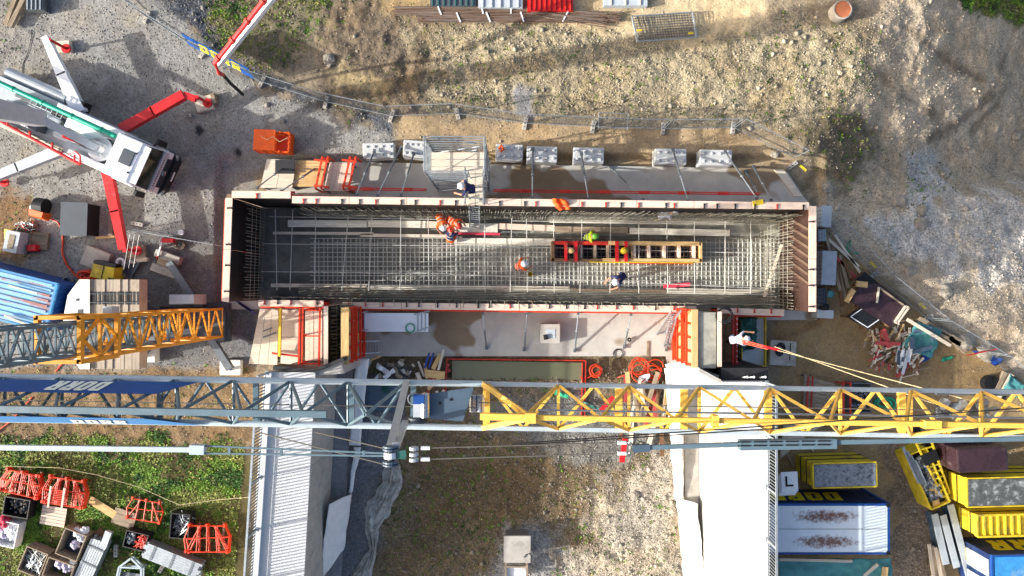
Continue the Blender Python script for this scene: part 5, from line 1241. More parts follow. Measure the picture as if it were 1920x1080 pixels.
for i, (x, y, r) in enumerate(((716, 626, .9), )): pass
lt_ = ladder('grey aluminium step ladder lying beside the left stub wall', P(664, 652, .9), P(712, 650, .12), .62, 9)
# concrete chamber with lid
cb_ = T('concrete_chamber', 'square white concrete chamber with recessed lid on the southern slab', 'chamber', tuple(P(1031, 624, .03)))
MB().box((0, 0, .3), (1.02, 1.0, .6)).build('body', 'concrete', cb_, bevel=.03); MB().box((0, .0, .605), (.48, .46, .03)).build('lid', 'grey_paint', cb_)
tag(MB().box((0, 0, .06), (.22, .26, .12)).build('black_tool_case', 'black', loc=P(1023, 632, .64), rz=R(8), bevel=.02), 'small black case on the lid of the white chamber', 'case')
ladder('pale aluminium ladder leaning towards the orange formwork panel', P(1238, 627, .05), P(1268, 583, 3.7), .45, 12)
ladder('narrow grey ladder propped under the pale ladder', P(1250, 648, .05), P(1262, 600, 2.6), .3, 8)
# south-east platform
platform('brown boarded platform right of the right stub wall', [(1350,588),(1374,588),(1372,690),(1350,690)], 1.5, 2, 'wood_brown')
t = T('red_rail_frame', 'red perforated rail frame at the south-eastern platform', 'frame', tuple(P(1380, 640, 0)))
for x in (1375, 1381): 
    MB().bar(P(x, 590, 2.3)-t.location, P(x-1, 694, 2.3)-t.location, .1, .1).build('rail', 'red_steel', t)
for y in (592, 640, 688): MB().bar(P(1378, y, 2.3)-t.location, Vector((P(1378, y, 2.3).x-t.location.x, P(1378, y, 2.3).y-t.location.y, .03)), .1).build('post', 'red_steel', t)
for i in range(9): MB().box(P(1382, 598+i*10, 2.37)-t.location, (.05, .05, .02)).build('hole', 'white_plastic', t)
MB().bar(P(1338, 692, 2.2)-t.location, P(1386, 680, 2.2)-t.location, .06).build('cross_rail', 'red_steel', t)
sb = T('sheet_box', 'pale tray with crumpled green tarpaulin at the south-east corner', 'tray', tuple(P(1408, 640, 0)))
MB().box((0, 0, .15), (1.2, 2.5, .1)).build('tray_floor', 'grey_paint', sb)
for (x, y, dx, dy) in ((-.62, 0, .05, 2.5), (.62, 0, .05, 2.5), (0, -1.26, 1.25, .05), (0, 1.26, 1.25, .05)): MB().box((x, y, .28), (dx, dy, .35)).build('side', 'yellow_paint', sb)
sheet('green_tarpaulin', 'tarp_green', [P(1386, 596, .4), P(1418, 594, .5), P(1416, 650, .5), P(1388, 664, .4)], 26, 30, .28, 2.6, 'dark green crumpled tarpaulin in the south-east tray', 'tarpaulin')
def coil(label, c, r, turns, rad, mt, name='hose_coil', cat='hose', loose=.25, tail=None, sq=1.0):
    pts = []; c = Vector(c); n = 22*turns
    for k in range(n+1):
        t_ = 2*math.pi*k/22; rr = r*(.75+.35*mnoise.noise(Vector((k*.11, c.x, 0)))+.1*math.sin(k*.37))
        pts.append(c+Vector((rr*math.cos(t_)+loose*r*mnoise.noise(Vector((k*.02, 7, c.y))), sq*rr*math.sin(t_)+loose*r*mnoise.noise(Vector((k*.02, 3, c.x))), rad+rad*1.2*(k/n)*turns*.5)))
    if tail: pts += [Vector(p) for p in tail]
    o = MB().tube(pts, rad, 6).build(name, mt, smooth=True); return tag(o, label, cat)
coil('black hose coil hanging over the south-eastern formwork', P(1358, 590, 3.9), .45, 3, .03, 'hose_black')
coil('dense orange hose coil right of the muddy basin', P(1117, 694, .1), .38, 6, .03, 'hose_orange', tail=[P(1096, 712, .05), P(1088, 705, .05), P(1094, 716, .05)])
coil('wide tangled orange hose below the southern slab', P(1196, 690, .1), .55, 5, .03, 'hose_orange', loose=1.0, tail=[P(1215, 705, .1), P(1235, 712, .1), P(1240, 690, .1), P(1205, 672, .1)])
coil('loose orange hose loop running right of the tangled coil', P(1222, 695, .12), .5, 3, .03, 'hose_orange', loose=1.3, tail=[P(1180, 700, .1), P(1158, 708, .1)])
coil('thin grey cable looped by the prop foot', P(1158, 664, .05), .3, 2, .018, 'hose_black')
coil('small black tangle at the prop above the orange hoses', P(1180, 637, .1), .1, 4, .03, 'hose_black')
bl = T('anchor_slab', 'square grey concrete slab with black hose coil east of the tray', 'slab', tuple(P(1463, 661, 0)), R(-3)); bl['kind'] = 'thing'
MB().box((0, 0, .2), (1.35, 1.3, .4)).build('body', 'concrete', bl, bevel=.03); MB().box((.35, .1, .403), (.05, .9, .02)).build('slot', 'black', bl)
coil('black hose ring lying on the square grey slab', P(1462, 655, .46), .27, 4, .03, 'hose_black', sq=1.3)
# edge of right wing: small posts
for i, x in enumerate((1392, 1404, 1425)):
    tag(MB().rod((0, 0, 0), (.05, .1, .5), .035, 8).lathe([(.05, .5), (.06, .56), (.02, .62)], (.05, .1, 0), 8).build('white_stub', 'white_plastic', loc=P(x, 708, 4.0)), '%s white stub post on the black membrane of the right wing' % ('leftmost', 'middle', 'rightmost')[i], 'post')
# timber and scrap between the slab and the jib
def heap(label, group, pts, n, lmin, lmax, wmin, wmax, mats, z0=.05, zr=.35, name='scrap_board', cat='board', a0=None, spread=3.14, th=.03):
    """loose boards thrown over a patch; pts = px polygon corners to blend between"""
    for i in range(n):
        u, v = random.random(), random.random(); q_ = [P(x, y, 0) for x, y in pts]
        p = q_[0].lerp(q_[1], u).lerp(q_[3].lerp(q_[2], u), v)
        L0 = random.uniform(lmin, lmax); w = random.uniform(wmin, wmax); a = (a0 if a0 is not None else random.uniform(0, 3.14))+random.uniform(-spread, spread)*.5
        o = MB().box((0, 0, 0), (L0, w, th)).build(name, random.choice(mats), loc=(p.x, p.y, z0+random.random()*zr)); cn_ = {'wood_old': 'grey weathered', 'wood_pale': 'pale', 'wood_brown': 'brown', 'wood_fresh': 'fresh yellow', 'wood_wet': 'grey', 'wood_top': 'pinkish', 'red_faded': 'red painted', 'grey_paint': 'light grey', 'dark_grey': 'dark', 'white_plastic': 'white'}[o.data.materials[0].name]
        o.rotation_euler = (random.uniform(-.12, .12), random.uniform(-.12, .12), a); side_ = ('upper' if v < .5 else 'lower')+(' left' if u < .5 else ' right'); tag(o, cn_+' '+label+', '+side_+' part', cat, group)
def board(label, xa, ya, xb, yb, w, mt, z=.1, th=.05, name='loose_board', cat='board', group=None):
    a, b_ = P(xa, ya, z), P(xb, yb, z); o = MB().box((0, 0, 0), ((b_-a).length, w, th)).build(name, mt, loc=(a+b_)/2, rz=ang(a, b_)); return tag(o, label, cat, group)
heap('offcut in the timber pile left of the muddy basin', 'offcuts left of the basin', [(786,690),(836,690),(836,760),(782,760)], 22, .5, 1.2, .1, .22, ['wood_fresh', 'wood_pale', 'wood_top', 'red_faded'], zr=.3, a0=1.2, spread=1.6)
board('wide fresh board lying across the offcut pile by the basin', 798, 700, 834, 704, .4, 'wood_fresh', .45)
board('upright fresh plank in the pile at the slab edge', 812, 692, 826, 664, .22, 'wood_fresh', .5); board('long pale batten at the slab edge above the pile', 822, 694, 832, 656, .12, 'wood_pale', .55)
for k, x in enumerate((796, 804)): tag(MB().bar(P(x, 690, .3), P(x+9, 662, .5), .1, .1).build('blue_beam', 'tarp_blue'), ('left' if k == 0 else 'right')+' of two blue steel bars by the offcut pile', 'bar')
board('pale plank sticking out of the rubble beside the left footing', 676, 682, 714, 668, .1, 'wood_fresh', .4)
heap('scrap fragment on the dark rubble south of the slab', 'scrap on the rubble', [(700,668),(785,668),(785,700),(700,720)], 16, .15, .5, .06, .2, ['wood_pale', 'white_plastic', 'wood_old'], zr=.05)
sheet('plastic_film', 'white_plastic', [P(708, 680, .2), P(730, 694, .2), P(728, 704, .1), P(706, 688, .1)], 20, 8, .25, 3, 'crumpled white plastic film on the rubble by the left footing', 'plastic film')
sheet('plastic_film', 'white_plastic', [P(718, 704, .2), P(738, 690, .2), P(742, 696, .1), P(722, 712, .1)], 20, 8, .25, 3, 'second crumpled white film, right of the first', 'plastic film')
sheet('plastic_film', 'white_plastic', [P(1198, 706, .2), P(1216, 700, .2), P(1214, 714, .1), P(1198, 716, .1)], 16, 8, .25, 3, 'crumpled white plastic below the tangled orange hose', 'plastic film')
sheet('green_netting', 'tarp_green', [P(718, 718, .2), P(733, 712, .2), P(728, 738, .1), P(716, 734, .1)], 16, 12, .25, 3, 'small green netting bundle by the dark panel', 'netting')
tag(MB().box((0, 0, .05), (2.0, 1.6, .1)).build('slate_sheet', 'crane_slate', loc=P(722, 742, .05)), 'dark slate panel lying beside the left footing under the jib', 'panel')
heap('plank in the timber under the yellow jib', 'planks under the yellow jib', [(1172,720),(1250,720),(1246,820),(1168,820)], 20, 1.2, 3.2, .12, .25, ['wood_old', 'wood_brown', 'wood_pale', 'wood_fresh', 'red_faded'], zr=.4, a0=1.5, spread=.5)
board('pale plank pointing up from the timber under the yellow jib', 1178, 728, 1176, 697, .22, 'wood_fresh', .6)
board('red plank left of the timber under the yellow jib', 1126, 770, 1150, 744, .22, 'pump_red', .3)
sheet('green_hose_bag', 'rope_green', [P(1042, 730, .2), P(1066, 742, .2), P(1064, 748, .1), P(1040, 738, .1)], 20, 8, .15, 3, 'green sheet scrap at the south-east edge of the basin', 'sheet')
sheet('green_hose_bag', 'tarp_green', [P(1090, 750, .2), P(1126, 764, .2), P(1122, 768, .1), P(1088, 756, .1)], 20, 8, .15, 3, 'long green sheet scrap under the yellow jib', 'sheet')
board('vertical lath standing on the slab by the orange panel', 1215, 640, 1214, 676, .12, 'wood_old', .06)
# concrete shaft in the backfill
sh = T('concrete_shaft', 'pale concrete shaft with flat lid in the middle of the backfill', 'shaft', tuple(P(968, 1040, 0)))
q0 = sh.location
lidc = P(970, 1030, 1.1); MB().box((lidc.x-q0.x, lidc.y-q0.y, 1.05), (1.38, 1.38, .12)).build('lid', 'concrete', sh, bevel=.02)
MB().box((lidc.x-q0.x, lidc.y-q0.y, .5), (1.2, 1.2, 1.0)).build('body', 'concrete_dark', sh)
fr_ = P(968, 1072, .9); 
for (dx, dy, w, d_) in ((-.55, 0, .1, 1.2), (.55, 0, .1, 1.2), (0, .3, 1.0, .1), (0, -.5, 1.0, .1)): MB().box((fr_.x-q0.x+dx, fr_.y-q0.y+dy-.1, .7), (w, d_, .12)).build('frame_timber', 'wood_old', sh)
MB().box((fr_.x-q0.x, fr_.y-q0.y-.1, .55), (1.0, .5, .1)).build('white_cover', 'white_plastic', sh)
tag(MB().tube([P(982, 1046, 1.15), P(986, 1040, 1.15), P(993, 1038, 1.15), P(996, 1046, 1.0)], .02, 6).build('cable', 'hose_black'), 'short black cable on the lid of the concrete shaft', 'cable')
# crane pads and yard items west of the pour
pad(320, 482, 1.35, .4, .4, R(-20), 'concrete', 'upper pale beam of the crane pad beside the dark gravel', name='crane_pad_beam', cat='beam')
pad(313, 508, 1.35, .4, .4, R(-20), 'concrete', 'lower pale beam of the crane pad beside the dark gravel', name='crane_pad_beam', cat='beam')
pad(318, 495, 1.0, .7, .35, R(-20), 'wood_old', 'square timber pad under the northern crane outrigger')
pad(436, 688, 1.1, .8, .3, R(0), 'ballast_white', 'white pad under the south-eastern crane outrigger')
pad(284, 664, .9, .75, .5, R(0), 'ballast_white', 'white block beside the ballast slabs under the mast', name='white_block', cat='block')
pad(186, 486, 1.35, 1.05, .35, R(-22), 'concrete', 'grey concrete slab behind the yellow machine', name='concrete_slab_pad', cat='slab')
# ================================================================ EAST YARD
FEA = [(1548,418),(1636,516),(1738,598),(1842,660),(1930,735)]
for i, (x, y) in enumerate(FEA[:4]): foot('%s concrete foot of the eastern site fence, counted from the slab' % ('first', 'second', 'third', 'fourth')[i], x, y, R(40))
for i in range(4): wire_panel('%s wire fence panel of the eastern fence, counted from the slab' % ('first', 'second', 'third', 'fourth')[i], PG(*FEA[i]), PG(*FEA[i+1]), group='eastern fence panels')
for i, (x, y, l) in enumerate(((1637, 496, 'yellow tag on the eastern fence near the plywood table'), (1730, 574, 'yellow tag on the eastern fence above the teal tarpaulin'), (1506, 315, 'yellow strip beside the north-east fence block'))):
    tag(MB().box((0, 0, 0), (.42, .12, .03)).build('plastic_tag', 'yellow_paint', loc=P(x, y, .5), rz=R(-40)), l, 'tag')
# timber stacked by the east wall
for i, (xa, ya, xb, yb, w, mt) in enumerate(((1540,432,1600,486,.14,'wood_old'), (1552,448,1610,500,.14,'wood_pale'), (1556,470,1604,520,.13,'red_faded'), (1548,440,1575,545,.16,'wood_old'), (1558,452,1585,560,.17,'wood_old'), (1566,470,1580,575,.15,'wood_brown'), (1575,478,1590,540,.15,'wood_old'), (1582,486,1596,522,.15,'wood_brown'), (1556,460,1562,540,.14,'wood_brown'), (1565,440,1613,512,.12,'wood_pale'), (1548,470,1556,550,.14,'wood_brown'))):
    board('%s old timber plank leaning beside the eastern formwork wall' % ORD[i].replace('leftmost', 'first'), xa, ya, xb, yb, w, mt, .15+.07*(i % 4), .07, 'stacked_plank', 'plank', 'planks by the east wall')
for i, (x, y, w, d_, l) in enumerate(((1538,408,.55,1.1,'upper pale board against the outer face of the east wall'), (1543,503,.75,1.75,'large pale blue-grey board against the east wall'), (1536,588,.85,.42,'small pale slab at the south end of the east wall'))):
    tag(MB().box((0, 0, .35), (w, d_, .7)).build('pale_slab', 'grey_paint', loc=P(x, y, .0), rz=R(-3)), l, 'slab')
panel_stack('stack of thin dark profiles beside the east wall', 1534, 430, 1548, 452, .6, 5, 'galv_dark', 'galv', 5)
panel_stack('grey clamp rack at the south end of the east wall', 1533, 540, 1550, 580, .6, 3, 'galv_dark', 'dark_grey', 5)
tag(MB().rod((0, 0, 0), (0, .25, .05), .24, 18).build('small_tyre', 'rubber', loc=P(1545, 580, .7)), 'small black tyre on the clamp rack by the east wall', 'tyre')
sheet('teal_rag', 'tarp_teal', [P(1551, 545, .6), P(1566, 550, .5), P(1560, 558, .4), P(1551, 556, .6)], 10, 6, .08, 3, 'small teal rag by the clamp rack', 'rag')
tag(MB().tube([P(1590, 476, .1), P(1588, 460, .1), P(1594, 450, .1), P(1594, 462, .1), P(1592, 480, .1), P(1604, 474, .1), P(1610, 476, .1)], .035, 6).build('green_sling', 'rope_green'), 'mint green lifting sling on the ground by the planks', 'sling')
# dark plywood tables
def tbl(label, px, z, mt, name='plywood_table', cat='table', edge='wood_brown'):
    c = [P(x, y, z) for x, y in px]; o = sum(c, Vector())/len(c); t = T(name, label, cat, (o.x, o.y, 0))
    MB().prism([(v.x-o.x, v.y-o.y) for v in c], z-.05, z).build('sheet', mt, t)
    MB().prism([((v.x-o.x)*.96, (v.y-o.y)*.96) for v in c], z-.25, z-.052).build('beam_grid', edge, t)
    for v in c: MB().bar(((v.x-o.x)*.9, (v.y-o.y)*.9, 0), ((v.x-o.x)*.9, (v.y-o.y)*.9, z-.25), .1).build('leg', edge, t)
    return t
tbl('large dark maroon plywood formwork table with scuffed shiny top', [(1612,532),(1650,532),(1706,574),(1672,614),(1596,566)], .9, 'plywood_dark')
tbl('black tilted sheet north of the maroon table', [(1622,510),(1654,536),(1640,545),(1604,524)], .7, 'black')
tbl('black panel with white inset border in front of the maroon table', [(1588,594),(1618,572),(1656,598),(1628,618)], .8, 'black', 'framed_panel', 'panel')
q = [P(x, y, .83) for x, y in ((1595,594),(1619,577),(1650,598),(1627,614))]
tag(MB().bar(q[0], q[1], .04, .02).bar(q[1], q[2], .04, .02).bar(q[2], q[3], .04, .02).bar(q[3], q[0], .04, .02).build('white_border', 'white_plastic'), 'white rectangular border strip on the black panel', 'strip')
pt = T('pallet_frame', 'pale timber pallet frame leaning at the right end of the maroon table', 'pallet', tuple(P(1692, 590, .0)))
for (xa, ya, xb, yb) in ((1678,603,1698,574), (1682,606,1703,577), (1698,574,1703,577), (1678,603,1682,606)): MB().bar(P(xa, ya, 1.0)-pt.location, P(xb, yb, 1.0)-pt.location, .09, .12).build('rail', 'wood_pale', pt)
for (xa, ya) in ((1679, 603), (1702, 577)): MB().bar(P(xa, ya, .95)-pt.location, Vector((P(xa, ya, .95).x-pt.location.x, P(xa, ya, .95).y-pt.location.y, 0)), .09).build('leg', 'wood_pale', pt)
board('pale batten lying upright across the maroon table', 1644, 568, 1648, 538, .1, 'wood_pale', 1.0); board('brown beam at the north-west corner of the maroon table', 1586, 566, 1600, 543, .25, 'wood_fresh', .9, .15)
board('short fresh offcut on the maroon table corner', 1606, 532, 1626, 534, .3, 'wood_fresh', .95, .12); board('pale long batten along the back of the maroon table', 1650, 540, 1694, 572, .08, 'wood_old', .95)
# scrap heap
heap('board in the big scrap timber heap', 'boards in the scrap heap', [(1625,625),(1700,620),(1720,690),(1632,690)], 190, .3, 1.0, .05, .14, ['wood_old', 'wood_pale', 'wood_brown', 'wood_old', 'wood_fresh', 'wood_wet', 'red_faded'], zr=.55, a0=1.1, spread=2.2)
heap('batten on top of the scrap timber heap', 'slats on the scrap heap', [(1668,650),(1694,650),(1694,684),(1664,686)], 10, .7, 1.0, .1, .16, ['grey_paint', 'dark_grey', 'white_plastic'], z0=.6, zr=.15, a0=1.45, spread=.3, name='grey_batten', cat='batten')
board('upright red plank of the red cross on the scrap heap', 1656, 618, 1668, 652, .24, 'red_faded', .8); board('flat red plank of the red cross on the scrap heap', 1642, 643, 1688, 645, .2, 'red_faded', .86)
board('red plank at the foot of the scrap heap', 1680, 706, 1698, 690, .22, 'red_faded', .3); board('red square offcut right of the scrap heap', 1707, 693, 1716, 690, .22, 'red_faded', .1)
board('long thin lath sticking out below the scrap heap', 1686, 720, 1692, 700, .08, 'wood_pale', .2); board('thin lath right of the scrap heap foot', 1692, 708, 1718, 701, .05, 'wood_pale', .15)
board('slim lath left of the scrap heap top', 1619, 652, 1632, 617, .1, 'wood_old', .3); board('thin lath between scrap heap and teal tarpaulin', 1671, 636, 1686, 607, .06, 'wood_pale', .4)
# teal covered stack
sheet('teal_tarpaulin', 'tarp_teal', [P(1716, 602, .7), P(1764, 618, .5), P(1746, 672, .35), P(1688, 650, .5)], 30, 24, .2, 1.6, 'teal tarpaulin weighted with dark beams in the east yard', 'tarpaulin')
sheet('blue_tarpaulin', 'tarp_blue', [P(1728, 660, .3), P(1748, 654, .3), P(1740, 674, .1), P(1724, 682, .1)], 16, 10, .2, 2, 'dark blue tarpaulin corner below the teal one', 'tarpaulin')
for i, (xa, ya, xb, yb) in enumerate(((1714,622,1746,616), (1709,632,1711,654), (1748,620,1750,638), (1712,660,1748,650))):
    board('%s dark beam weighing down the teal tarpaulin' % ('top', 'left', 'right', 'bottom')[i], xa, ya, xb, yb, .2, 'crane_slate', .85, .12, 'ballast_beam', 'beam')
for i, (xa, ya, xb, yb, w, mt) in enumerate(((1701,599,1782,648,.14,'wood_pale'), (1724,597,1820,651,.2,'wood_old'), (1740,612,1800,646,.22,'wood_old'), (1780,632,1810,660,.24,'wood_old'), (1692,638,1712,606,.16,'wood_brown'), (1698,640,1718,606,.14,'wood_old'))):
    board(('longest pale beam crossing the teal tarpaulin', 'rear long beam between tarpaulin and fence', 'second beam between tarpaulin and fence', 'short beam at the right end of the beam pile', 'left brown beam under the teal tarpaulin edge', 'grey beam under the teal tarpaulin edge')[i], xa, ya, xb, yb, w, mt, .95 if i == 0 else .3, .12, 'long_beam', 'beam')
sheet('blue_tarpaulin', 'tarp_blue', [P(1822, 656, .15), P(1850, 662, .3), P(1876, 672, .2), P(1866, 686, .05)], 24, 12, .22, 2, 'bright blue tarpaulin lying by the eastern fence', 'tarpaulin')
tag(MB().rod(P(1814, 666, .5), P(1871, 654, .5), .03, 8).build('red_pole', 'red_plastic'), 'thin red pole lying over the blue tarpaulin', 'pole')
sheet('green_net', 'rope_green', [P(1764, 670, .04), P(1784, 668, .04), P(1784, 674, .03), P(1764, 678, .03)], 14, 6, .06, 3, 'faint green netting on the mud right of the tarpaulins', 'netting')
# under and around the jib
platform('pale board stack with two red bars under the jib', [(1508,702),(1566,720),(1566,772),(1506,760)], .5, 6, 'wood_old', axis=1)
for k, x in enumerate((1516, 1524)): tag(MB().bar(P(x, 706, .7), P(x-4, 775, .7), .06, .08).build('red_bar', 'red_steel'), ('left' if k == 0 else 'right')+' red bar across the board stack under the jib', 'bar')
def crate(label, x, y, w, d_, h, rz, mt, th=.05, slats=0, name='open_crate', cat='crate', floor=None, z0=0):
    t = T(name, label, cat, tuple(P(x, y, z0)), rz)
    MB().box((0, 0, .05), (w-.02, d_-.02, .06)).build('floor', floor or mt, t)
    for (cx, cy, dx, dy) in ((-w/2, 0, th, d_+th), (w/2, 0, th, d_+th), (0, -d_/2, w-th, th), (0, d_/2, w-th, th)): MB().box((cx, cy, h/2+.02), (dx, dy, h)).build('side', mt, t)
    return t
def rubble(label, x, y, w, d_, z, n, mats, rz=0, name='fittings_pile', cat='fittings', rods=False, size=.12):
    m_ = MB()
    for i in range(n):
        p = Vector((random.uniform(-w/2, w/2)*.85, random.uniform(-d_/2, d_/2)*.85, z+random.random()*.15)); m_.m(random.randrange(len(mats)))
        if rods: a = random.uniform(0, 3.14); v = Vector((math.cos(a), math.sin(a), random.uniform(-.2, .2)))*size*random.uniform(.8, 2); m_.rod(p-v, p+v, .018, 5)
        else: m_.box(p, (size*random.uniform(.5, 1.4), size*random.uniform(.4, 1), size*.6), random.random()*3, random.random(), random.random())
    o = m_.build(name, list(mats), loc=P(x, y, 0), rz=rz); tag(o, label, cat); return S(o, 'stuff')
crate('dark wire crate of clamps right of the board stack under the jib', 1600, 742, 1.1, 1.5, .7, R(0), 'galv_dark'); rubble('grey clamps filling the dark crate under the jib', 1600, 742, 1.0, 1.3, .35, 90, ['galv', 'galv_dark'])
t = T('red_rack', 'red steel rack left of the clamp crate under the jib', 'rack', tuple(P(1574, 744, 0)))
for x in (-.18, .18): MB().bar((x, -.9, .8), (x, .9, .8), .08).build('rail', 'red_steel', t); MB().bar((x, -.8, 0), (x, -.8, .8), .07).build('leg', 'red_steel', t); MB().bar((x, .8, 0), (x, .8, .8), .07).build('leg', 'red_steel', t)
coil('bright green hose coil under the jib', P(1654, 756, .1), .6, 4, .06, 'rope_green', sq=.6)
tag(MB().box((0, 0, .03), (.9, .8, .06)).build('dark_mat', 'black', loc=P(1710, 812, .02), rz=R(25)), 'dark square mat on the mud below the jib', 'mat')
sheet('pale_plate', 'wood_pale', [P(1468, 790, .3), P(1560, 790, .3), P(1512, 815, .3), P(1462, 862, .3)], 6, 6, .01, .5, 'pale sheet corner beside the right railing under the jib', 'sheet')
board('thin lath on the mud between railing and yellow skip', 1470, 840, 1488, 874, .08, 'wood_old'); board('short lath above the yellow skip', 1514, 832, 1526, 846, .08, 'wood_pale')
for i, (xa, ya, xb, yb, mt) in enumerate(((1862,740,1884,698,'wood_old'), (1872,744,1896,702,'wood_pale'), (1878,748,1900,706,'black'))): board('%s beam beside the small teal tarpaulin at the right edge' % ('left', 'middle', 'right')[i], xa, ya, xb, yb, .22, mt, .3, .2, 'short_beam', 'beam')
sheet('teal_tarpaulin', 'tarp_teal', [P(1892, 700, .5), P(1918, 722, .5), P(1908, 745, .4), P(1876, 738, .5)], 18, 14, .15, 2, 'small teal tarpaulin at the right edge by the jib', 'tarpaulin')
tag(MB().rod((0, 0, 0), (0, 0, .35), .42, 22).build('tyre', 'rubber', loc=P(1852, 718, .02)), 'black tyre lying left of the beams at the right edge', 'tyre')
# ---- containers and skips
def box_px(t, name, mt, px4, z0, z1, parent=None, bevel=0):
    o = t.location; return MB().prism([(P(x, y, z1).x-o.x, P(x, y, z1).y-o.y) for x, y in px4], z0, z1).build(name, mt, parent or t, bevel=bevel)
dm('rusty_white', (206, 216, 222), rough=.5, var=.05, scale=1.5)
rm = M['rusty_white']; nt = rm.node_tree; N = nt.nodes; L = nt.links     # two long rust blooms in the roof hollows
bs = N['Principled BSDF']; old = bs.inputs['Base Color'].links[0].from_socket
tcn = N.new('ShaderNodeTexCoord'); sx = N.new('ShaderNodeSeparateXYZ'); L.new(tcn.outputs['Object'], sx.inputs[0])
def mth(op, a, b_=None, c_=None):
    m_ = N.new('ShaderNodeMath'); m_.operation = op
    for k, x in enumerate((a, b_, c_)):
        if x is None: continue
        if isinstance(x, (int, float)): m_.inputs[k].default_value = x
        else: L.new(x, m_.inputs[k])
    return m_.outputs[0]
nz = N.new('ShaderNodeTexNoise'); nz.inputs['Scale'].default_value = 5; nz.inputs['Detail'].default_value = 10; nz.inputs['Roughness'].default_value = .75; L.new(tcn.outputs['Object'], nz.inputs[0])
acc = None
for cy in (.62, -.62):
    ex = mth('POWER', mth('DIVIDE', mth('ABSOLUTE', mth('ADD', sx.outputs[0], .1)), 2.0), 2.0)
    ey = mth('POWER', mth('DIVIDE', mth('ABSOLUTE', mth('SUBTRACT', sx.outputs[1], cy)), .42), 2.0)
    v = mth('SUBTRACT', 1.0, mth('ADD', ex, ey)); acc = v if acc is None else mth('MAXIMUM', acc, v)
sp_ = mth('ADD', mth('MULTIPLY', acc, .75), mth('SUBTRACT', mth('MULTIPLY', nz.outputs[0], 2.2), 1.25))
rmp = N.new('ShaderNodeMapRange'); rmp.inputs[1].default_value = .05; rmp.inputs[2].default_value = .6; L.new(sp_, rmp.inputs[0])
mx = N.new('ShaderNodeMix'); mx.data_type = 'RGBA'; mx.inputs[7].default_value = (*lin((112, 84, 72)), 1)
L.new(rmp.outputs[0], mx.inputs[0]); L.new(old, mx.inputs[6]); L.new(mx.outputs[2], bs.inputs['Base Color'])
ct = T('shipping_container', 'blue shipping container with rust-stained white roof right of the wing wall', 'container', (15.45, -11.8, 0), R(0))
MB().box((0, 0, 1.27), (6.0, 2.38, 2.42)).build('body', 'container_navy', ct)
MB().box((0, 0, 2.545), (5.86, 2.26, .07)).build('roof', 'rusty_white', ct); MB().box((0, 0, 2.585), (5.86, .02, .012)).build('roof_seam', 'galv_dark', ct)
for (x, y, dx, dy) in ((0, 1.19, 6.05, .1), (0, -1.19, 6.05, .1), (-3.0, 0, .1, 2.3), (3.0, 0, .1, 2.3)): MB().box((x, y, 2.52), (dx, dy, .13)).build('roof_rail', 'container_blue', ct)
for x in (-3.0, 3.0):
    for y in (-1.19, 1.19): MB().box((x, y, 1.3), (.15, .15, 2.58)).build('corner_post', 'container_blue', ct); MB().box((x*.992, y*.985, 2.585), (.2, .18, .03)).build('corner_casting', 'black', ct)
for k in range(30): MB().box((-2.85+k*.196, 1.2, 1.25), (.09, .03, 2.2)).build('corrugation', 'container_navy', ct)
l_ = letters('DORR', 1.35, 'letter_yellow', 'container_letters', lambda u, v: Vector((1.35-u, 1.222, .62+v)), shear=-.2 if False else .2, weight=.26, gap=.12, wid=.58); l_.parent = ct
ws_ = T('white_slab_stack', 'stack of three white sheets with a black mark on the container corner', 'sheet stack', tuple(P(1474, 905, 2.62)), R(3))
for k in range(3): MB().box((.0+.03*k, .12*k-.12, .06+.1*k), (.8, .95, .06)).build('sheet', 'white_plastic', ws_)
m_ = MB().box((-.1, .15, .30), (.1, .5, .012)).box((.08, -.06, .30), (.3, .09, .012)); m_.build('black_mark', 'black', ws_)
sheet('teal_tarpaulin', 'tarp_teal', [P(1458, 1046, 1.6), P(1670, 1046, 1.6), P(1672, 1110, 1.5), P(1458, 1110, 1.5)], 50, 20, .12, 1.5, 'large teal tarpaulin south of the rust-stained container', 'tarpaulin')
board('long pale plank on the large teal tarpaulin', 1462, 1049, 1598, 1052, .14, 'wood_pale', 1.85); board('short pale plank at an angle on the large teal tarpaulin', 1620, 1080, 1646, 1058, .16, 'wood_pale', 1.85); board('fresh plank at the right end of the large teal tarpaulin', 1660, 1063, 1657, 1095, .28, 'wood_fresh', 1.85)
def skip(label, x0, y0, x1, y1, z, rubber, name='yellow_skip', slats=False):
    a, b_ = P(x0, y0, z), P(x1, y1, z); o = (a+b_)/2; w, d_ = abs(b_.x-a.x), abs(b_.y-a.y)
    t = T(name, label, 'skip', (o.x, o.y, 0), R(1.5)); 
    MB().box((0, 0, z/2), (w-.04, d_-.04, z-.1)).build('body', 'yellow_paint', t)
    for (cx, cy, dx, dy) in ((0, d_/2, w, .06), (0, -d_/2, w, .06), (-w/2, 0, .06, d_-.06), (w/2, 0, .06, d_-.06)): MB().box((cx, cy, z-.1), (dx, dy, .2)).build('rim', 'yellow_paint', t)
    for zz in (.7, 1.4): MB().box((0, d_/2, zz), (w+.02, .05, .02)).build('seam', 'black', t); MB().box((-w/2, 0, zz), (.05, d_, .02)).build('seam', 'black', t)
    if slats:
        MB().box((0, 0, z-.08), (w-.1, d_-.1, .05)).build('cover', rubber, t)
        n = int(w/.34)
        for k in range(n+1): MB().box((-w/2+w*k/n, 0, z), (.08, d_, .1)).build('slat', 'yellow_paint', t)
        for y in (-d_/2, d_/2): MB().box((0, y, z+.02), (w, .1, .1)).build('slat_rail', 'yellow_paint', t)
    else: MB().box((0, 0, z-.02), (w-.12, d_-.12, .06)).build('cover', rubber, t)
    return t
skip('yellow skip with grey mottled cover north of the container', 1525, 868, 1644, 914, 2.2, 'rubber_sheet')
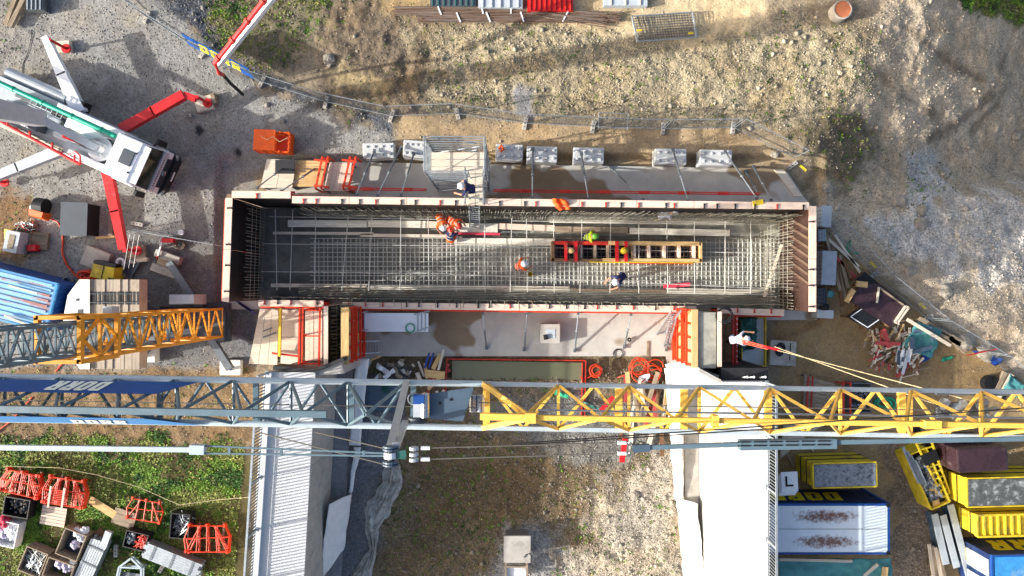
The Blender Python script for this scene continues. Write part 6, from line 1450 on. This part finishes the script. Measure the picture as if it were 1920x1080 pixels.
skip('yellow skip with dark cover at the right edge, under the brown block', 1814, 895, 1990, 949, 2.2, 'rubber_sheet_dark')
skip('yellow skip with ladder-like slatted top at the right edge', 1832, 964, 1990, 1004, 1.9, 'rubber_sheet_dark', slats=True)
bk = T('wrapped_block', 'dark brown wrapped block on top of the yellow skips', 'block', (P(1843, 862, 2.6).x, P(1843, 862, 2.6).y, 0), R(3)); 
MB().box((0, 0, 1.3), (2.5, 1.2, 2.6)).build('body', 'plywood_dark', bk, bevel=.08); MB().box((-.1, .66, .9), (2.5, .3, 1.5)).build('lower_body', 'plywood_dark', bk, bevel=.05)
# slanting open skip with junk, ladder frame, planks
os_ = T('yellow_skip', 'slanting open yellow skip full of metal junk', 'skip', tuple(P(1716, 886, 0)), R(-66))
for (cx, cy, dx, dy) in ((0, .52, 3.0, .06), (0, -.52, 3.0, .06), (-1.5, 0, .06, .98), (1.5, 0, .06, .98)): MB().box((cx, cy, .6), (dx, dy, 1.2)).build('side', 'yellow_paint', os_)
MB().box((0, 0, .3), (2.9, 1.0, .06)).build('floor', 'dark_grey', os_)
rubble('mixed grey metal junk in the slanting yellow skip', 1716, 886, 2.7, .85, .9, 130, ['galv', 'galv_dark', 'dark_grey', 'crane_slate', 'grey_paint'], R(-66), 'metal_junk', 'junk', size=.22)
for i in range(4): tag(MB().box((0, 0, 0), (2.0-.2*i, .14, .05)).build('metal_strip', 'galv', loc=P(1708+i*6, 872+i*5, 1.2), rz=R(-66)), '%s long metal strip lying in the slanting yellow skip' % ('first', 'second', 'third', 'fourth')[i], 'strip')
yl = T('yellow_ladder_frame', 'yellow ladder-like steel frame leaning beside the slanting skip', 'frame', tuple(P(1748, 878, .8)))
a, b_, c_, d_ = P(1718, 832, 1.3), P(1746, 826, 1.3), P(1780, 924, 1.0), P(1768, 932, 1.0)
for p, q in ((a, d_), (b_, c_)): MB().bar(p-yl.location, q-yl.location, .08, .1).build('rail', 'yellow_paint', yl)
for k in range(10): u = k/9; MB().bar(a.lerp(d_, u)-yl.location, b_.lerp(c_, u)-yl.location, .07, .06).build('rung', 'yellow_paint', yl)
board('wide fresh plank leaning along the yellow ladder frame', 1744, 880, 1756, 952, .36, 'wood_fresh', 1.0, .08); board('dark rubber strip under the yellow ladder frame', 1752, 872, 1768, 950, .3, 'black', .9, .08)
tag(MB().box((0, 0, 0), (.8, .55, .1)).build('black_box_lid', 'black', loc=P(1744, 858, 1.5), rz=R(25)), 'black lid lying on the yellow ladder frame', 'lid')
for i, (xa, ya, xb, yb) in enumerate(((1752,964,1774,1058), (1768,966,1794,1064), (1782,946,1818,1084))):
    t = T('steel_beam', '%s long pale steel beam lying right of the gravel strip' % ('left', 'middle', 'right')[i], 'beam', tuple((P(xa, ya, .6)+P(xb, yb, .6))/2-Vector((0, 0, .6))), ang(P(xa, ya, .6), P(xb, yb, .6)))
    Ln = (P(xa, ya, .6)-P(xb, yb, .6)).length
    MB().box((0, 0, .60), (Ln, .34, .05)).build('top_flange', 'grey_paint', t); MB().box((0, 0, .3), (Ln, .06, .55)).build('web', 'crane_slate', t); MB().box((0, 0, .025), (Ln, .34, .05)).build('bottom_flange', 'crane_slate', t)
for i in range(4): board('%s old plank at the bottom edge left of the steel beams' % ('first', 'second', 'third', 'fourth')[i], 1742+i*6, 1020+i*3, 1752+i*7, 1095, .15, 'wood_old' if i % 2 else 'wood_pale', .3+.05*i, .1)
# second container at the corner
c2 = T('shipping_container', 'bright blue roofed container with yellow letters in the bottom right corner', 'container', (P(1862, 1040, 2.6).x+3.02, P(1862, 1040, 2.6).y-1.2, 0), R(1.5))
MB().box((0, 0, 1.27), (6.0, 2.38, 2.42)).build('body', 'container_navy', c2); MB().box((.03, 0, 2.535), (5.86, 2.26, .06)).build('roof', 'container_sky', c2)
for (x, y, dx, dy) in ((0, 1.19, 6.05, .1), (0, -1.19, 6.05, .1), (-3.0, 0, .1, 2.3)): MB().box((x, y, 2.52), (dx, dy, .14)).build('roof_rail', 'container_blue', c2)
for y in (-.6, .5): MB().box((-3.02, y, 1.5), (.05, .85, 1.6)).build('door_panel', 'grey_paint', c2)
l_ = letters('DORR', 1.3, 'letter_yellow', 'container_letters', lambda u, v: Vector((2.2-u*1.25, 1.222, .65+v)), shear=.2, weight=.26, gap=.1, wid=.58); l_.parent = c2
l_ = letters('DO', .5, 'letter_yellow', 'end_letters', lambda u, v: Vector((-3.022, .95-u, .3+v)), shear=.2, weight=.26, gap=.1, wid=.58); l_.parent = c2
# ================================================================ WEST YARD AND SOUTH-WEST STORE
# shed-like dark box
bx_ = T('tool_chest', 'dark grey flat-lidded chest beside the red outrigger', 'chest', tuple(P(160, 414, 0)), R(-2))
MB().box((.08, 0, .45), (1.32, 1.6, .9)).build('body', 'black', bx_); MB().box((0, 0, .93), (1.38, 1.72, .06)).build('lid', 'dark_grey', bx_)  # body colour blackened for the shade on its east side
board('pale batten at the foot of the dark grey chest', 180, 446, 215, 444, .12, 'wood_fresh', .1); board('pale pallet board right of the dark grey chest', 206, 400, 207, 442, .2, 'wood_old', .1)
# orange-covered hose reel
rl_ = T('hose_reel', 'orange hose reel with black drum on the gravel', 'hose reel', tuple(P(86, 398, 0)), R(-15))
MB().rod((-.25, .25, .45), (.25, .3, .45), .42, 20).build('drum', 'black', rl_); MB().hull([Vector(v) for v in ((-.38, -.4, .2), (.42, -.4, .2), (.46, .0, .2), (-.42, 0, .2))], [Vector(v) for v in ((-.3, -.3, .75), (.36, -.3, .75), (.4, 0, .8), (-.36, 0, .8))]).build('cover', 'orange', rl_)
MB().rod((-.6, -.1, .3), (-.35, .2, .7), .05, 8).build('handle', 'white_plastic', rl_)
tag(MB().tube([P(x, y, .08) for x, y in ((92,408),(108,416),(117,430),(118,450),(117,475),(124,495),(140,515),(150,522),(165,508),(176,512),(160,520),(150,510),(170,518),(184,512),(160,512))], .05, 8).build('orange_hose', 'hose_orange', smooth=True), 'long orange hose from the reel to the blue container', 'hose')
coil('orange hose tangle behind the ballast', P(164, 516, .15), .5, 5, .045, 'hose_orange', sq=.5)
coil('grey hose coil beside the blue container', P(132, 530, .6), .35, 5, .06, 'galv_dark')
coil('thin black cable winding north of the truck', P(58, 60, .03), .12, 1, .015, 'hose_black', tail=[P(58, 75, .03), P(52, 100, .03), P(43, 120, .03), P(40, 150, .03)])
# yellow machine, junk corner
ym = T('yellow_machine', 'yellow machine housing with black rear beside the ballast', 'machine', tuple(P(213, 510, 0)), R(-12))
MB().hull([Vector(v) for v in ((-.65, -.4, .1), (.65, -.4, .1), (.65, .4, .1), (-.65, .4, .1))], [Vector(v) for v in ((-.6, -.38, .95), (.6, -.38, .95), (.55, .3, .95), (-.55, .3, .95))]).build('housing', 'yellow_paint', ym); MB().box((0, .42, .55), (1.15, .18, .8)).build('rear_cover', 'black', ym); MB().box((0, 0, .96), (.03, .7, .03)).build('seam', 'black', ym); MB().box((.5, -.3, .965), (.3, .12, .03)).build('vent', 'black', ym)
tag(MB().tube(ringpts(P(226, 492, .3), .18), .07, 8).build('white_roll', 'white_plastic'), 'white roll of film behind the yellow machine', 'roll')
cabn = T('grey_cabinet', 'grey open cabinet among tools at the left edge', 'cabinet', tuple(P(42, 455, 0)), R(-12)); MB().box((0, 0, .4), (.72, 1.1, .8)).build('body', 'grey_paint', cabn); MB().box((0, 0, .81), (.3, .7, .03)).build('slot', 'wood_old', cabn)
tag(MB().box((0, 0, .2), (.5, .35, .4)).build('red_canister', 'red_plastic', loc=P(68, 466, 0), rz=R(5), bevel=.05), 'red canister right of the grey cabinet', 'canister')
tag(MB().rod((0, -.25, .25), (0, .25, .25), .22, 14).build('yellow_drum', 'yellow_paint', loc=P(24, 440, 0)), 'yellow drum left of the grey cabinet', 'drum')
rubble('tools and scrap heaped north of the grey cabinet', 52, 425, 1.0, .5, .1, 40, ['black', 'galv', 'red_steel', 'galv_dark'], 0, 'tool_heap', 'tools', True, .14)
crate('low timber tray right of the red canister', 76, 452, .9, .8, .15, R(-5), 'wood_old')
# blue corrugated container, seen from above with rusty roof
dm('rusty_blue', (120, 178, 214), rough=.5, var=.12, scale=1.5, rgb2=(150, 96, 88), thr=.56, scale2=.9, soft=.05, stretch=(.35, 2.2, 1))
bc = T('shipping_container', 'pale blue corrugated container with rusty roof at the left edge', 'container', tuple(P(28, 560, 2.6)-Vector((0, 0, 2.6))), R(-14))
MB().box((-1.2, 0, 1.27), (6.0, 2.38, 2.42)).build('body', 'container_blue', bc); MB().box((-1.2, 0, 2.51), (5.95, 2.32, .06)).build('roof', 'rusty_blue', bc)
for k in range(9): MB().box((-1.2, -1.05+.262*k, 2.56), (5.6, .12, .06)).build('roof_rib', 'rusty_blue', bc)
for (x, y, dx, dy) in ((-1.2, 1.19, 6.05, .1), (-1.2, -1.19, 6.05, .1), (1.8, 0, .1, 2.3)): MB().box((x, y, 2.53), (dx, dy, .14)).build('roof_rail', 'container_sky', bc)
for k in range(10): MB().box((1.81, -1.0+.22*k, 1.2), (.04, .1, 2.1)).build('corrugation', 'container_blue', bc)
board('pale lath on the rusty blue container roof', 16, 535, 70, 551, .09, 'wood_pale', 2.75); board('dark lath on the rusty blue container roof', 8, 592, 58, 612, .1, 'wood_pale', 2.75)
cn = T('crane_operator_cab', 'small glazed cab between the blue container and the ballast', 'cab', tuple(P(101, 580, 0)), R(-12)); MB().box((0, 0, .7), (1.0, 1.1, 1.4)).build('body', 'container_navy', cn); MB().box((0, 0, 1.42), (.85, .95, .05)).build('glass_roof', 'glass', cn)
for (x, y, dx, dy) in ((-.48, 0, .06, 1.1), (.48, 0, .06, 1.1), (0, .54, 1.0, .06), (0, -.54, 1.0, .06)): MB().box((x, y, 1.45), (dx, dy, .08)).build('frame', 'galv', cn)
# items between the truck and the pour
wire_panel('thin wire fence panel lying low between the chest and the west wall', P(250, 432, .0), P(420, 462, .0), h=1.1, name='low_wire_fence', group=None)
foot('perforated concrete foot on the gravel below the truck', 259, 420, R(-12)); 
tag(MB().lathe([(.14, 0), (.14, .05), (.05, .06), (.05, .2), (.13, .22)], n=14).build('white_spool', 'white_plastic', loc=P(341, 436, 0)), 'small white spool on the gravel west of the pour', 'spool')
rt = T('red_trestle', 'red and white trestle beside the crane pad', 'trestle', tuple(P(308, 462, 0)), 0)
MB().bar(P(296, 480, .5)-rt.location, P(306, 447, .5)-rt.location, .08, .08).build('rail', 'white_plastic', rt); MB().box(P(316, 451, .4)-rt.location, (.6, .22, .3)).build('box', 'pump_red', rt); MB().bar(P(296, 480, .5)-rt.location, P(294, 485, 0)-rt.location, .08).build('leg', 'pump_red', rt); MB().bar(P(306, 447, .5)-rt.location, P(306, 447, 0)-rt.location, .08).build('leg', 'pump_red', rt)
coil('rusty chain heap beside the red trestle', P(338, 458, .05), .3, 5, .03, 'steel_brown')
crate('narrow grey steel sling rack by the yellow machine', 250, 504, .5, .9, .3, R(-30), 'galv_dark')
for k in range(3): tag(MB().bar(P(232+k*9, 505-k*2, 1.5), P(243+k*9, 440, 2.5), .012, .012).build('guy_rope', 'white_plastic'), '%s thin white line stretched above the outrigger pad' % ('left', 'middle', 'right')[k], 'line')
# ---- store on the meadow
def red_frames(label, x, y, w, d_, n, rz, h=.17):
    t = T('red_frame_stack', label, 'frame stack', tuple(P(x, y, 0)), rz, 'stacks of red formwork frames')
    m_ = MB(); r = .026
    arc = [Vector((-w/2, -d_/2, 0)), Vector((-w/2-.1, 0, 0)), Vector((-w/2+.15, d_/2, 0)), Vector((w/2-.15, d_/2, 0)), Vector((w/2+.1, .1, 0)), Vector((w/2, -d_/2, 0))]
    m_.tube(arc, r, 5).rod(arc[0], arc[-1], r, 5)
    for u in (.25, .5, .75):
        p = arc[0].lerp(arc[-1], u); q = arc[2].lerp(arc[3], u); m_.rod(p, q, r*.9, 5)
    m_.rod(arc[0], arc[2].lerp(arc[3], .3), r*.9, 5).rod(arc[-1], arc[2].lerp(arc[3], .7), r*.9, 5).rod(arc[1], arc[4], r*.9, 5)
    for v in (arc[0], arc[2], arc[3], arc[5], arc[2].lerp(arc[3], .5)): m_.box(v+Vector((0, .05, .03)), (.1, .16, .12))
    first = m_.build('frame', 'orange_red', t)
    for k in range(n):
        c = first if k == 0 else first.copy()
        if k: C.objects.link(c); c.parent = t
        c.location = (.05*k-.1+random.uniform(-.03, .03), .06*k-.12, .15+h*k); c.rotation_euler = (random.uniform(-.04, .04), random.uniform(-.04, .04), random.uniform(-.05, .05))
    for x_ in (-w*.3, w*.3): MB().box((x_, 0, .05), (.1, d_*1.1, .1)).build('bearer', 'wood_old', t)
    return t
red_frames('westernmost stack of red formwork frames on the meadow', 55, 902, 1.9, 1.15, 5, R(-12))
t = red_frames('red frame stack with white straps above the slatted pallet', 136, 918, 2.0, 1.35, 5, R(-8))
for x_ in (-.45, .25): MB().box((x_, -.1, 1.12), (.1, 1.1, .03)).build('strap', 'wood_pale', t)
for k in range(9): MB().rod((-.5, -.45+.09*k, 1.06), (.4, -.45+.09*k, 1.06), .03, 6).build('tube', 'orange_red', t)
red_frames('small loose pair of red frames in the middle of the meadow', 279, 952, 1.75, 1.05, 2, R(-8))
red_frames('tall red frame stack nearest the left railing', 398, 1004, 2.1, 1.35, 5, R(0))
pl_ = T('slatted_pallet', 'pale slatted timber pallet below the strapped red frames', 'pallet', tuple(P(104, 966, 0)), R(-10))
for k in range(6): MB().box((0, -.42+.17*k, .16), (1.3, .15, .03)).build('slat', 'wood_pale', pl_)
for x_ in (-.55, 0, .55): MB().box((x_, 0, .075), (.1, 1.0, .13)).build('bearer', 'wood_old', pl_)
board('fresh plank leading to the plywood sheet on the meadow', 168, 936, 216, 966, .42, 'wood_fresh', .1); tag(MB().box((0, 0, .05), (1.2, .85, .04)).build('plywood_sheet', 'wood_old', loc=P(234, 971, .05), rz=R(-18)), 'weathered plywood sheet left of the loose red frames', 'sheet')
crate('dark steel crate under the westernmost red frames', 46, 945, 1.3, .95, .6, R(-10), 'black'); rubble('grey fittings in the dark steel crate', 46, 945, 1.1, .8, .3, 40, ['galv_dark', 'dark_grey', 'wood_old'], R(-10))
crate('white crate with pink and white sacks at the left edge', 18, 992, 1.6, 1.25, .6, R(-12), 'white_plastic')
def sack(label, x, y, r, mt, z=.4):
    bm = bmesh.new(); bmesh.ops.create_icosphere(bm, subdivisions=4, radius=r)
    for v in bm.verts: v.co *= 1+.5*mnoise.fractal(v.co*5+Vector((x, y, 0)), 1, 2, 4)-.35*abs(mnoise.noise(v.co*9+Vector((y, x, 0)))); v.co.z *= .7
    me = bpy.data.meshes.new('sack'); bm.to_mesh(me); bm.free(); me.materials.append(M[mt]); me.polygons.foreach_set('use_smooth', [True]*len(me.polygons))
    o = bpy.data.objects.new('sack', me); C.objects.link(o); o.location = P(x, y, z); return tag(o, label, 'sack', 'sacks in the crates')
sack('pink sack in the white crate', 9, 978, .36, 'pink_cloth'); sack('upper white sack in the white crate', 22, 990, .32, 'white_plastic'); sack('lower white sack in the white crate', 26, 1003, .3, 'white_plastic'); sack('pale sack at the left of the white crate', 6, 1000, .3, 'lilac_cloth')
crate('timber crate of thin steel fittings near the bottom left', 79, 1044, 1.15, 1.3, .7, R(-22), 'wood_old'); rubble('tangle of thin grey steel parts in the timber crate', 79, 1044, 1.0, 1.1, .45, 110, ['galv', 'galv_dark', 'rebar_pale'], R(-22), 'steel_parts', 'fittings', True, .16)
crate('timber crate with white sacks in its upper half', 149, 1012, 1.15, 1.4, .7, R(-22), 'wood_old', floor='dark_grey'); sack('left white sack in the timber crate', 146, 998, .24, 'white_plastic', .5); sack('right white sack in the timber crate', 158, 995, .22, 'white_plastic', .5); sack('lower white sack in the timber crate', 154, 1008, .24, 'grey_cloth', .5); sack('grey sack at the bottom of the timber crate', 142, 1020, .26, 'lilac_cloth', .4)
crate('timber crate with lilac bags at the bottom edge', 126, 1060, 1.4, 1.0, .7, R(-20), 'wood_old', floor='dark_grey'); sack('left lilac bag in the bottom crate', 114, 1056, .26, 'lilac_cloth', .5); sack('middle lilac bag in the bottom crate', 126, 1062, .28, 'lilac_cloth', .5); sack('right pale bag in the bottom crate', 136, 1056, .22, 'white_plastic', .5)
crate('dark wire crate of steel parts left of the tall red frames', 349, 978, .95, 1.25, .7, R(-5), 'black'); rubble('long grey parts in the dark wire crate', 349, 978, .8, 1.1, .4, 70, ['galv_dark', 'dark_grey', 'galv'], R(-5), 'steel_parts', 'fittings', True, .2)
crate('small black crate half filled with red clamps', 265, 1007, 1.15, .85, .55, R(-14), 'black'); rubble('red clamps in the small black crate', 276, 1010, .5, .65, .4, 60, ['red_plastic', 'orange_red'], R(-14), 'red_clamps', 'clamps', True, .12); rubble('grey fittings in the small black crate', 254, 1003, .5, .65, .35, 40, ['galv', 'galv_dark'], R(-14))
def tube_bundle(label, xa, ya, xb, yb, n, lay, w, r, mt):
    a, b_ = P(xa, ya, 0), P(xb, yb, 0); Ln = (b_-a).length; t = T('tube_bundle', label, 'tube bundle', tuple((a+b_)/2), ang(a, b_))
    for l in range(lay):
        for i in range(n): e = random.uniform(-.1, .1); MB().box((e, -w/2+w*(i+.5)/n, .1+r+l*r*2), (Ln, r*1.8, r*1.9)).build('tube', mt, t)
    for u in (-.35, .0, .35): MB().box((Ln*u, 0, .08+r*2*lay+.06), (.05, w*1.02, .02)).build('band', 'galv_dark', t)
    return t
tube_bundle('bundle of grey steel posts reaching the bottom edge', 198, 1008, 160, 1092, 7, 4, .9, .06, 'galv')
tube_bundle('stack of long grey steel channels right of the black crate', 284, 1022, 384, 1062, 7, 5, .8, .06, 'galv')
tag(MB().box((0, 0, .1), (.35, .9, .2)).build('steel_lump', 'galv', loc=P(202, 1010, .5), rz=R(-20)), 'grey steel heads at the top of the post bundle', 'fittings')
wf = T('white_arch_frame', 'white house-shaped steel frame at the bottom edge of the meadow', 'frame', tuple(P(254, 1066, 0)), R(-8))
for zz in (.5, .3):
    pts = [Vector(v) for v in ((-.7, -.9, zz), (-.6, .2, zz), (-.05, .75, zz), (.55, .3, zz), (.7, -.8, zz))]
    for a, b_ in zip(pts, pts[1:]): MB().bar(a, b_, .09, .1).build('member', 'crane_pale', wf)
    MB().bar(pts[1], pts[3], .07, .08).build('member', 'crane_pale', wf)
MB().bar((-.6, .2, 0), (-.6, .2, .5), .07).build('leg', 'crane_pale', wf); MB().bar((.55, .3, 0), (.55, .3, .5), .07).build('leg', 'crane_pale', wf)
MB().box((0, -.5, .2), (1.1, .7, .05)).build('infill', 'galv_dark', wf)
foot('perforated grey plate among the weeds by the bottom edge', 306, 1062, R(60)); foot('perforated plate beside the post bundle', 219, 1032, R(90))
board('reddish planks between the sack crate and the post bundle', 180, 1005, 194, 996, .5, 'wood_brown', .1)
# string fence across the meadow
tag(MB().tube([P(5, 874, .9), P(110, 877, .9), P(180, 890, .85), P(260, 913, .85), P(337, 947, .9)], .014, 4).build('string_line', 'rope'), 'thin string running over the meadow to the wire crate', 'string'); tag(MB().tube([P(337, 947, .9), P(400, 938, .8), P(470, 932, .9)], .014, 4).build('string_line', 'rope'), 'thin string from the wire crate to the left railing', 'string')
for (x, y, l) in ((337, 948, 'thin stake where the two strings meet'),): tag(MB().rod((0, 0, 0), (0, 0, .92), .02, 6).build('stake', 'wood_old', loc=P(x, y, 0)), l, 'stake')
tag(MB().tube([P(105, 696, .05), P(118, 680, .05), P(128, 672, .05)], .05, 6).build('orange_hose', 'hose_orange'), 'short orange hose on the soil below the mast', 'hose')
tag(MB().tube([P(-10, 812, .05), P(20, 790, .05), P(60, 745, .05)], .04, 6).build('orange_hose', 'hose_orange'), 'orange hose crossing the brown soil under the jib', 'hose')
# ================================================================ PEOPLE
def person(label, x, y, z, head, pitch=.5, top='hivis_orange', pants='hivis_orange', helmet='helmet_white', boots='boot', crouch=0.0, reach=((.45, -.5), (.4, -.55)), sleeves=None, stride=.12, gap=.12):
    """x forward, z up; pitch = torso lean, crouch 0..1, reach = (forward, down) of each hand from its shoulder"""
    org = P(x, y, z)
    rt = T('person', label, 'person', tuple(org), head)
    V = []; E = []; Rr = []; Z = []
    def add(p, r, zone, frm=None):
        V.append(Vector(p)); Rr.append(r); Z.append(zone)
        if frm is not None: E.append((frm, len(V)-1))
        return len(V)-1
    hz = .93-.46*crouch; sp, cp = math.sin(pitch), math.cos(pitch)
    bx_ = -.30*math.sin(pitch)*.6-.1*crouch
    pel = add((bx_, 0, hz), .155, 'p')
    bel = add((bx_+.2*sp, 0, hz+.2*cp), .15, 't', pel); che = add((bx_+.44*sp, 0, hz+.44*cp), .175, 't', bel)
    nk = add((bx_+.57*sp, 0, hz+.57*cp), .065, 's', che)
    ha = pitch*.75; hd = Vector((bx_+.57*sp+.13*math.sin(ha), 0, hz+.57*cp+.13*math.cos(ha)))
    h1 = add(hd, .098, 's', nk); h2 = add(hd+Vector((.07*math.sin(ha), 0, .07*math.cos(ha))), .09, 's', h1)
    add(hd+Vector((.115*math.cos(ha), 0, -.115*math.sin(ha))), .02, 's', h1)
    for s_, (rf, rd) in zip((1, -1), reach):
        sh = add((bx_+.45*sp, s_*.205, hz+.45*cp), .078, 't', che); p0 = V[sh]
        hand = p0+Vector((rf, s_*.04, rd)); mid = (p0+hand)/2+Vector((-.06, s_*.10, -.04))
        el = add(mid, .052, 't', sh); wr = add(hand, .034, 's', el); d = (hand-mid).normalized(); sd = Vector((-d.z, 0, d.x)) if abs(d.y) > .8 else Vector((0, 1, 0)); nn = d.cross(sd).normalized()
        pa = add(hand+d*.07, .038, 's', wr)
        for k, (o_, ln) in enumerate(((-.033, .075), (-.011, .09), (.011, .085), (.033, .065))):
            f1 = add(V[pa]+sd*o_+d*ln*.55, .011, 's', pa); add(V[f1]+d*ln*.4+nn*.025, .009, 's', f1)
        th = add(V[wr]+sd*s_*-.05+d*.05, .013, 's', wr); add(V[th]+d*.045+nn*.01, .010, 's', th)
    for s_ in (1, -1):
        f = s_*stride; foot_ = Vector((f, s_*gap, .07)); hip = add((bx_, s_*.1, hz-.06), .12, 'p', pel)
        kn = Vector(((bx_+f)/2+.08+.34*crouch, s_*(gap+.03+.1*crouch), hz*.5+.02+.03*crouch)); k_ = add(kn, .078, 'p', hip)
        an = add(foot_+Vector((-.06, 0, .05)), .055, 'b', k_); to = add(foot_+Vector((.13, s_*.02, -.02)), .05, 'b', an)
    bm = bmesh.new(); sl = bm.verts.layers.skin.verify(); bv = []
    for v, r in zip(V, Rr): q = bm.verts.new(v); q[sl].radius = (r, r); bv.append(q)
    for a, b_ in E: bm.edges.new((bv[a], bv[b_]))
    bv[0][sl].use_root = True
    me = bpy.data.meshes.new('rig'); bm.to_mesh(me); bm.free()
    tmp = bpy.data.objects.new('rig', me); C.objects.link(tmp)
    tmp.modifiers.new('skin', 'SKIN').use_smooth_shade = True; ss = tmp.modifiers.new('sub', 'SUBSURF'); ss.levels = 1; ss.render_levels = 1
    dg = bpy.context.evaluated_depsgraph_get(); me2 = bpy.data.meshes.new_from_object(tmp.evaluated_get(dg)); bpy.data.objects.remove(tmp); bpy.data.meshes.remove(me)
    me2.name = 'body'; me2.materials.clear(); zi = {'t': 0, 'p': 1, 's': 2, 'b': 3}
    for q in (top, pants, 'skin', boots): me2.materials.append(M[q])
    segs = [(V[a], V[b_], Z[b_]) for a, b_ in E]
    for p in me2.polygons:
        c = p.center; best = (9, 't')
        for a, b_, zz in segs:
            d = b_-a; t_ = max(0, min(1, (c-a).dot(d)/max(d.length_squared, 1e-9))); q = (c-a-d*t_).length
            if q < best[0]: best = (q, zz)
        p.material_index = zi[best[1]]; p.use_smooth = True
    bo_ = bpy.data.objects.new('body', me2); C.objects.link(bo_); bo_.parent = rt
    hm = MB().lathe([(.175, -.005), (.155, .012), (.148, .05), (.125, .10), (.085, .135), (.03, .15)], n=18).build('helmet', helmet, rt, smooth=True)
    MB().box((.15, 0, .0), (.12, .2, .014)).build('helmet_peak', helmet, hm)
    hm.location = hd+Vector((.055*math.sin(ha), 0, .055*math.cos(ha))); hm.rotation_euler = (0, ha, 0)
    if 'hivis' in top or 'hivis' in pants:
        ax = Vector((sp, 0, cp)); u_ = Vector((cp, 0, -sp))
        for q_ in (.17, .34):
            c_ = Vector((bx_, 0, hz))+ax*q_; MB().tube([c_+u_*(.175*math.cos(2*math.pi*k/16))+Vector((0, .185*math.sin(2*math.pi*k/16), 0)) for k in range(17)], .02, 5).build('reflective_band', 'rebar_pale', rt)
    MB().rod((-.075, 0, -.02), (-.085, 0, .03), .06, 8).build('hair', 'boot', hm)
    return rt
ZP_ = .89
person('worker in navy jacket with white and green helmet bending on the gangway', 884, 358, 4.14, R(178), .75, 'navy_cloth', 'navy_cloth', 'helmet_white', reach=((.45, -.5), (.3, -.55)))
person('worker in orange with white helmet bending low beside the red-helmeted one', 829, 414, ZP_, R(-70), 1.25, 'hivis_orange', 'hivis_orange', 'helmet_white', reach=((.3, -.45), (.35, -.4)), stride=.2)
person('worker in orange with red helmet bending over the red beam', 849, 417, ZP_, R(-35), 1.2, 'hivis_orange', 'hivis_orange', 'helmet_red', reach=((.35, -.45), (.25, -.5)))
person('crouching worker in orange trousers and navy top at the end of the narrow board', 847, 446, ZP_-.3, R(80), .9, 'navy_cloth', 'hivis_orange', 'helmet_red', crouch=.7, reach=((.3, -.4), (.3, -.4)))
person('worker in orange with white helmet standing alone on the rebar mat', 972, 500, ZP_-.3, R(20), .55, 'hivis_orange', 'hivis_orange', 'helmet_white', reach=((.42, -.4), (.4, -.45)))
person('worker in navy shirt with white helmet leaning towards the southern wall', 1160, 520, ZP_-.3, R(215), 1.0, 'navy_cloth', 'navy_cloth', 'helmet_white', 'tan_boot', reach=((.5, -.3), (.55, -.35)))
person('worker in light grey clothes with white helmet on the long northern plank', 1236, 406, ZP_, R(12), 1.15, 'grey_cloth', 'grey_cloth', 'helmet_white', 'tan_boot', reach=((.3, -.5), (.3, -.5)), stride=.25)
person('worker in lime vest crouching north of the box-out', 1101, 446, .55, R(0), .7, 'hivis_yellow', 'navy_cloth', 'helmet_lime', crouch=.8, reach=((.3, -.4), (.35, -.35)))
person('worker in white clothes reaching for the crane hook at the south-east corner', 1366, 634, 3.0, R(10), .8, 'grey_cloth', 'grey_cloth', 'helmet_white', reach=((.55, -.1), (.5, -.25)))
tag(MB().lathe([(.1, 0), (.13, .26), (.12, .26), (.1, .05)], n=16).build('bucket', 'yellow_paint', loc=P(994, 514, .62)), 'yellow bucket beside the lone worker in orange', 'bucket')
def jac(u, v):
    p = P(1046, 372, 4.25).lerp(P(1060, 393, 3.9), v); w = .36*(.7+.5*math.sin(v*3)); q = p+Vector(((u-.5)*w*1.6, 0, .12*math.sin(u*9)+.06*math.sin(v*11+u*4)-abs(u-.5)*.3)); return tuple(q)
jk = MB().grid(jac, 14, 14).build('work_jacket', 'hivis_orange', smooth=True); jk.modifiers.new('thickness', 'SOLIDIFY').thickness = .05; tag(jk, 'orange work jacket hung over the northern formwork top', 'jacket')
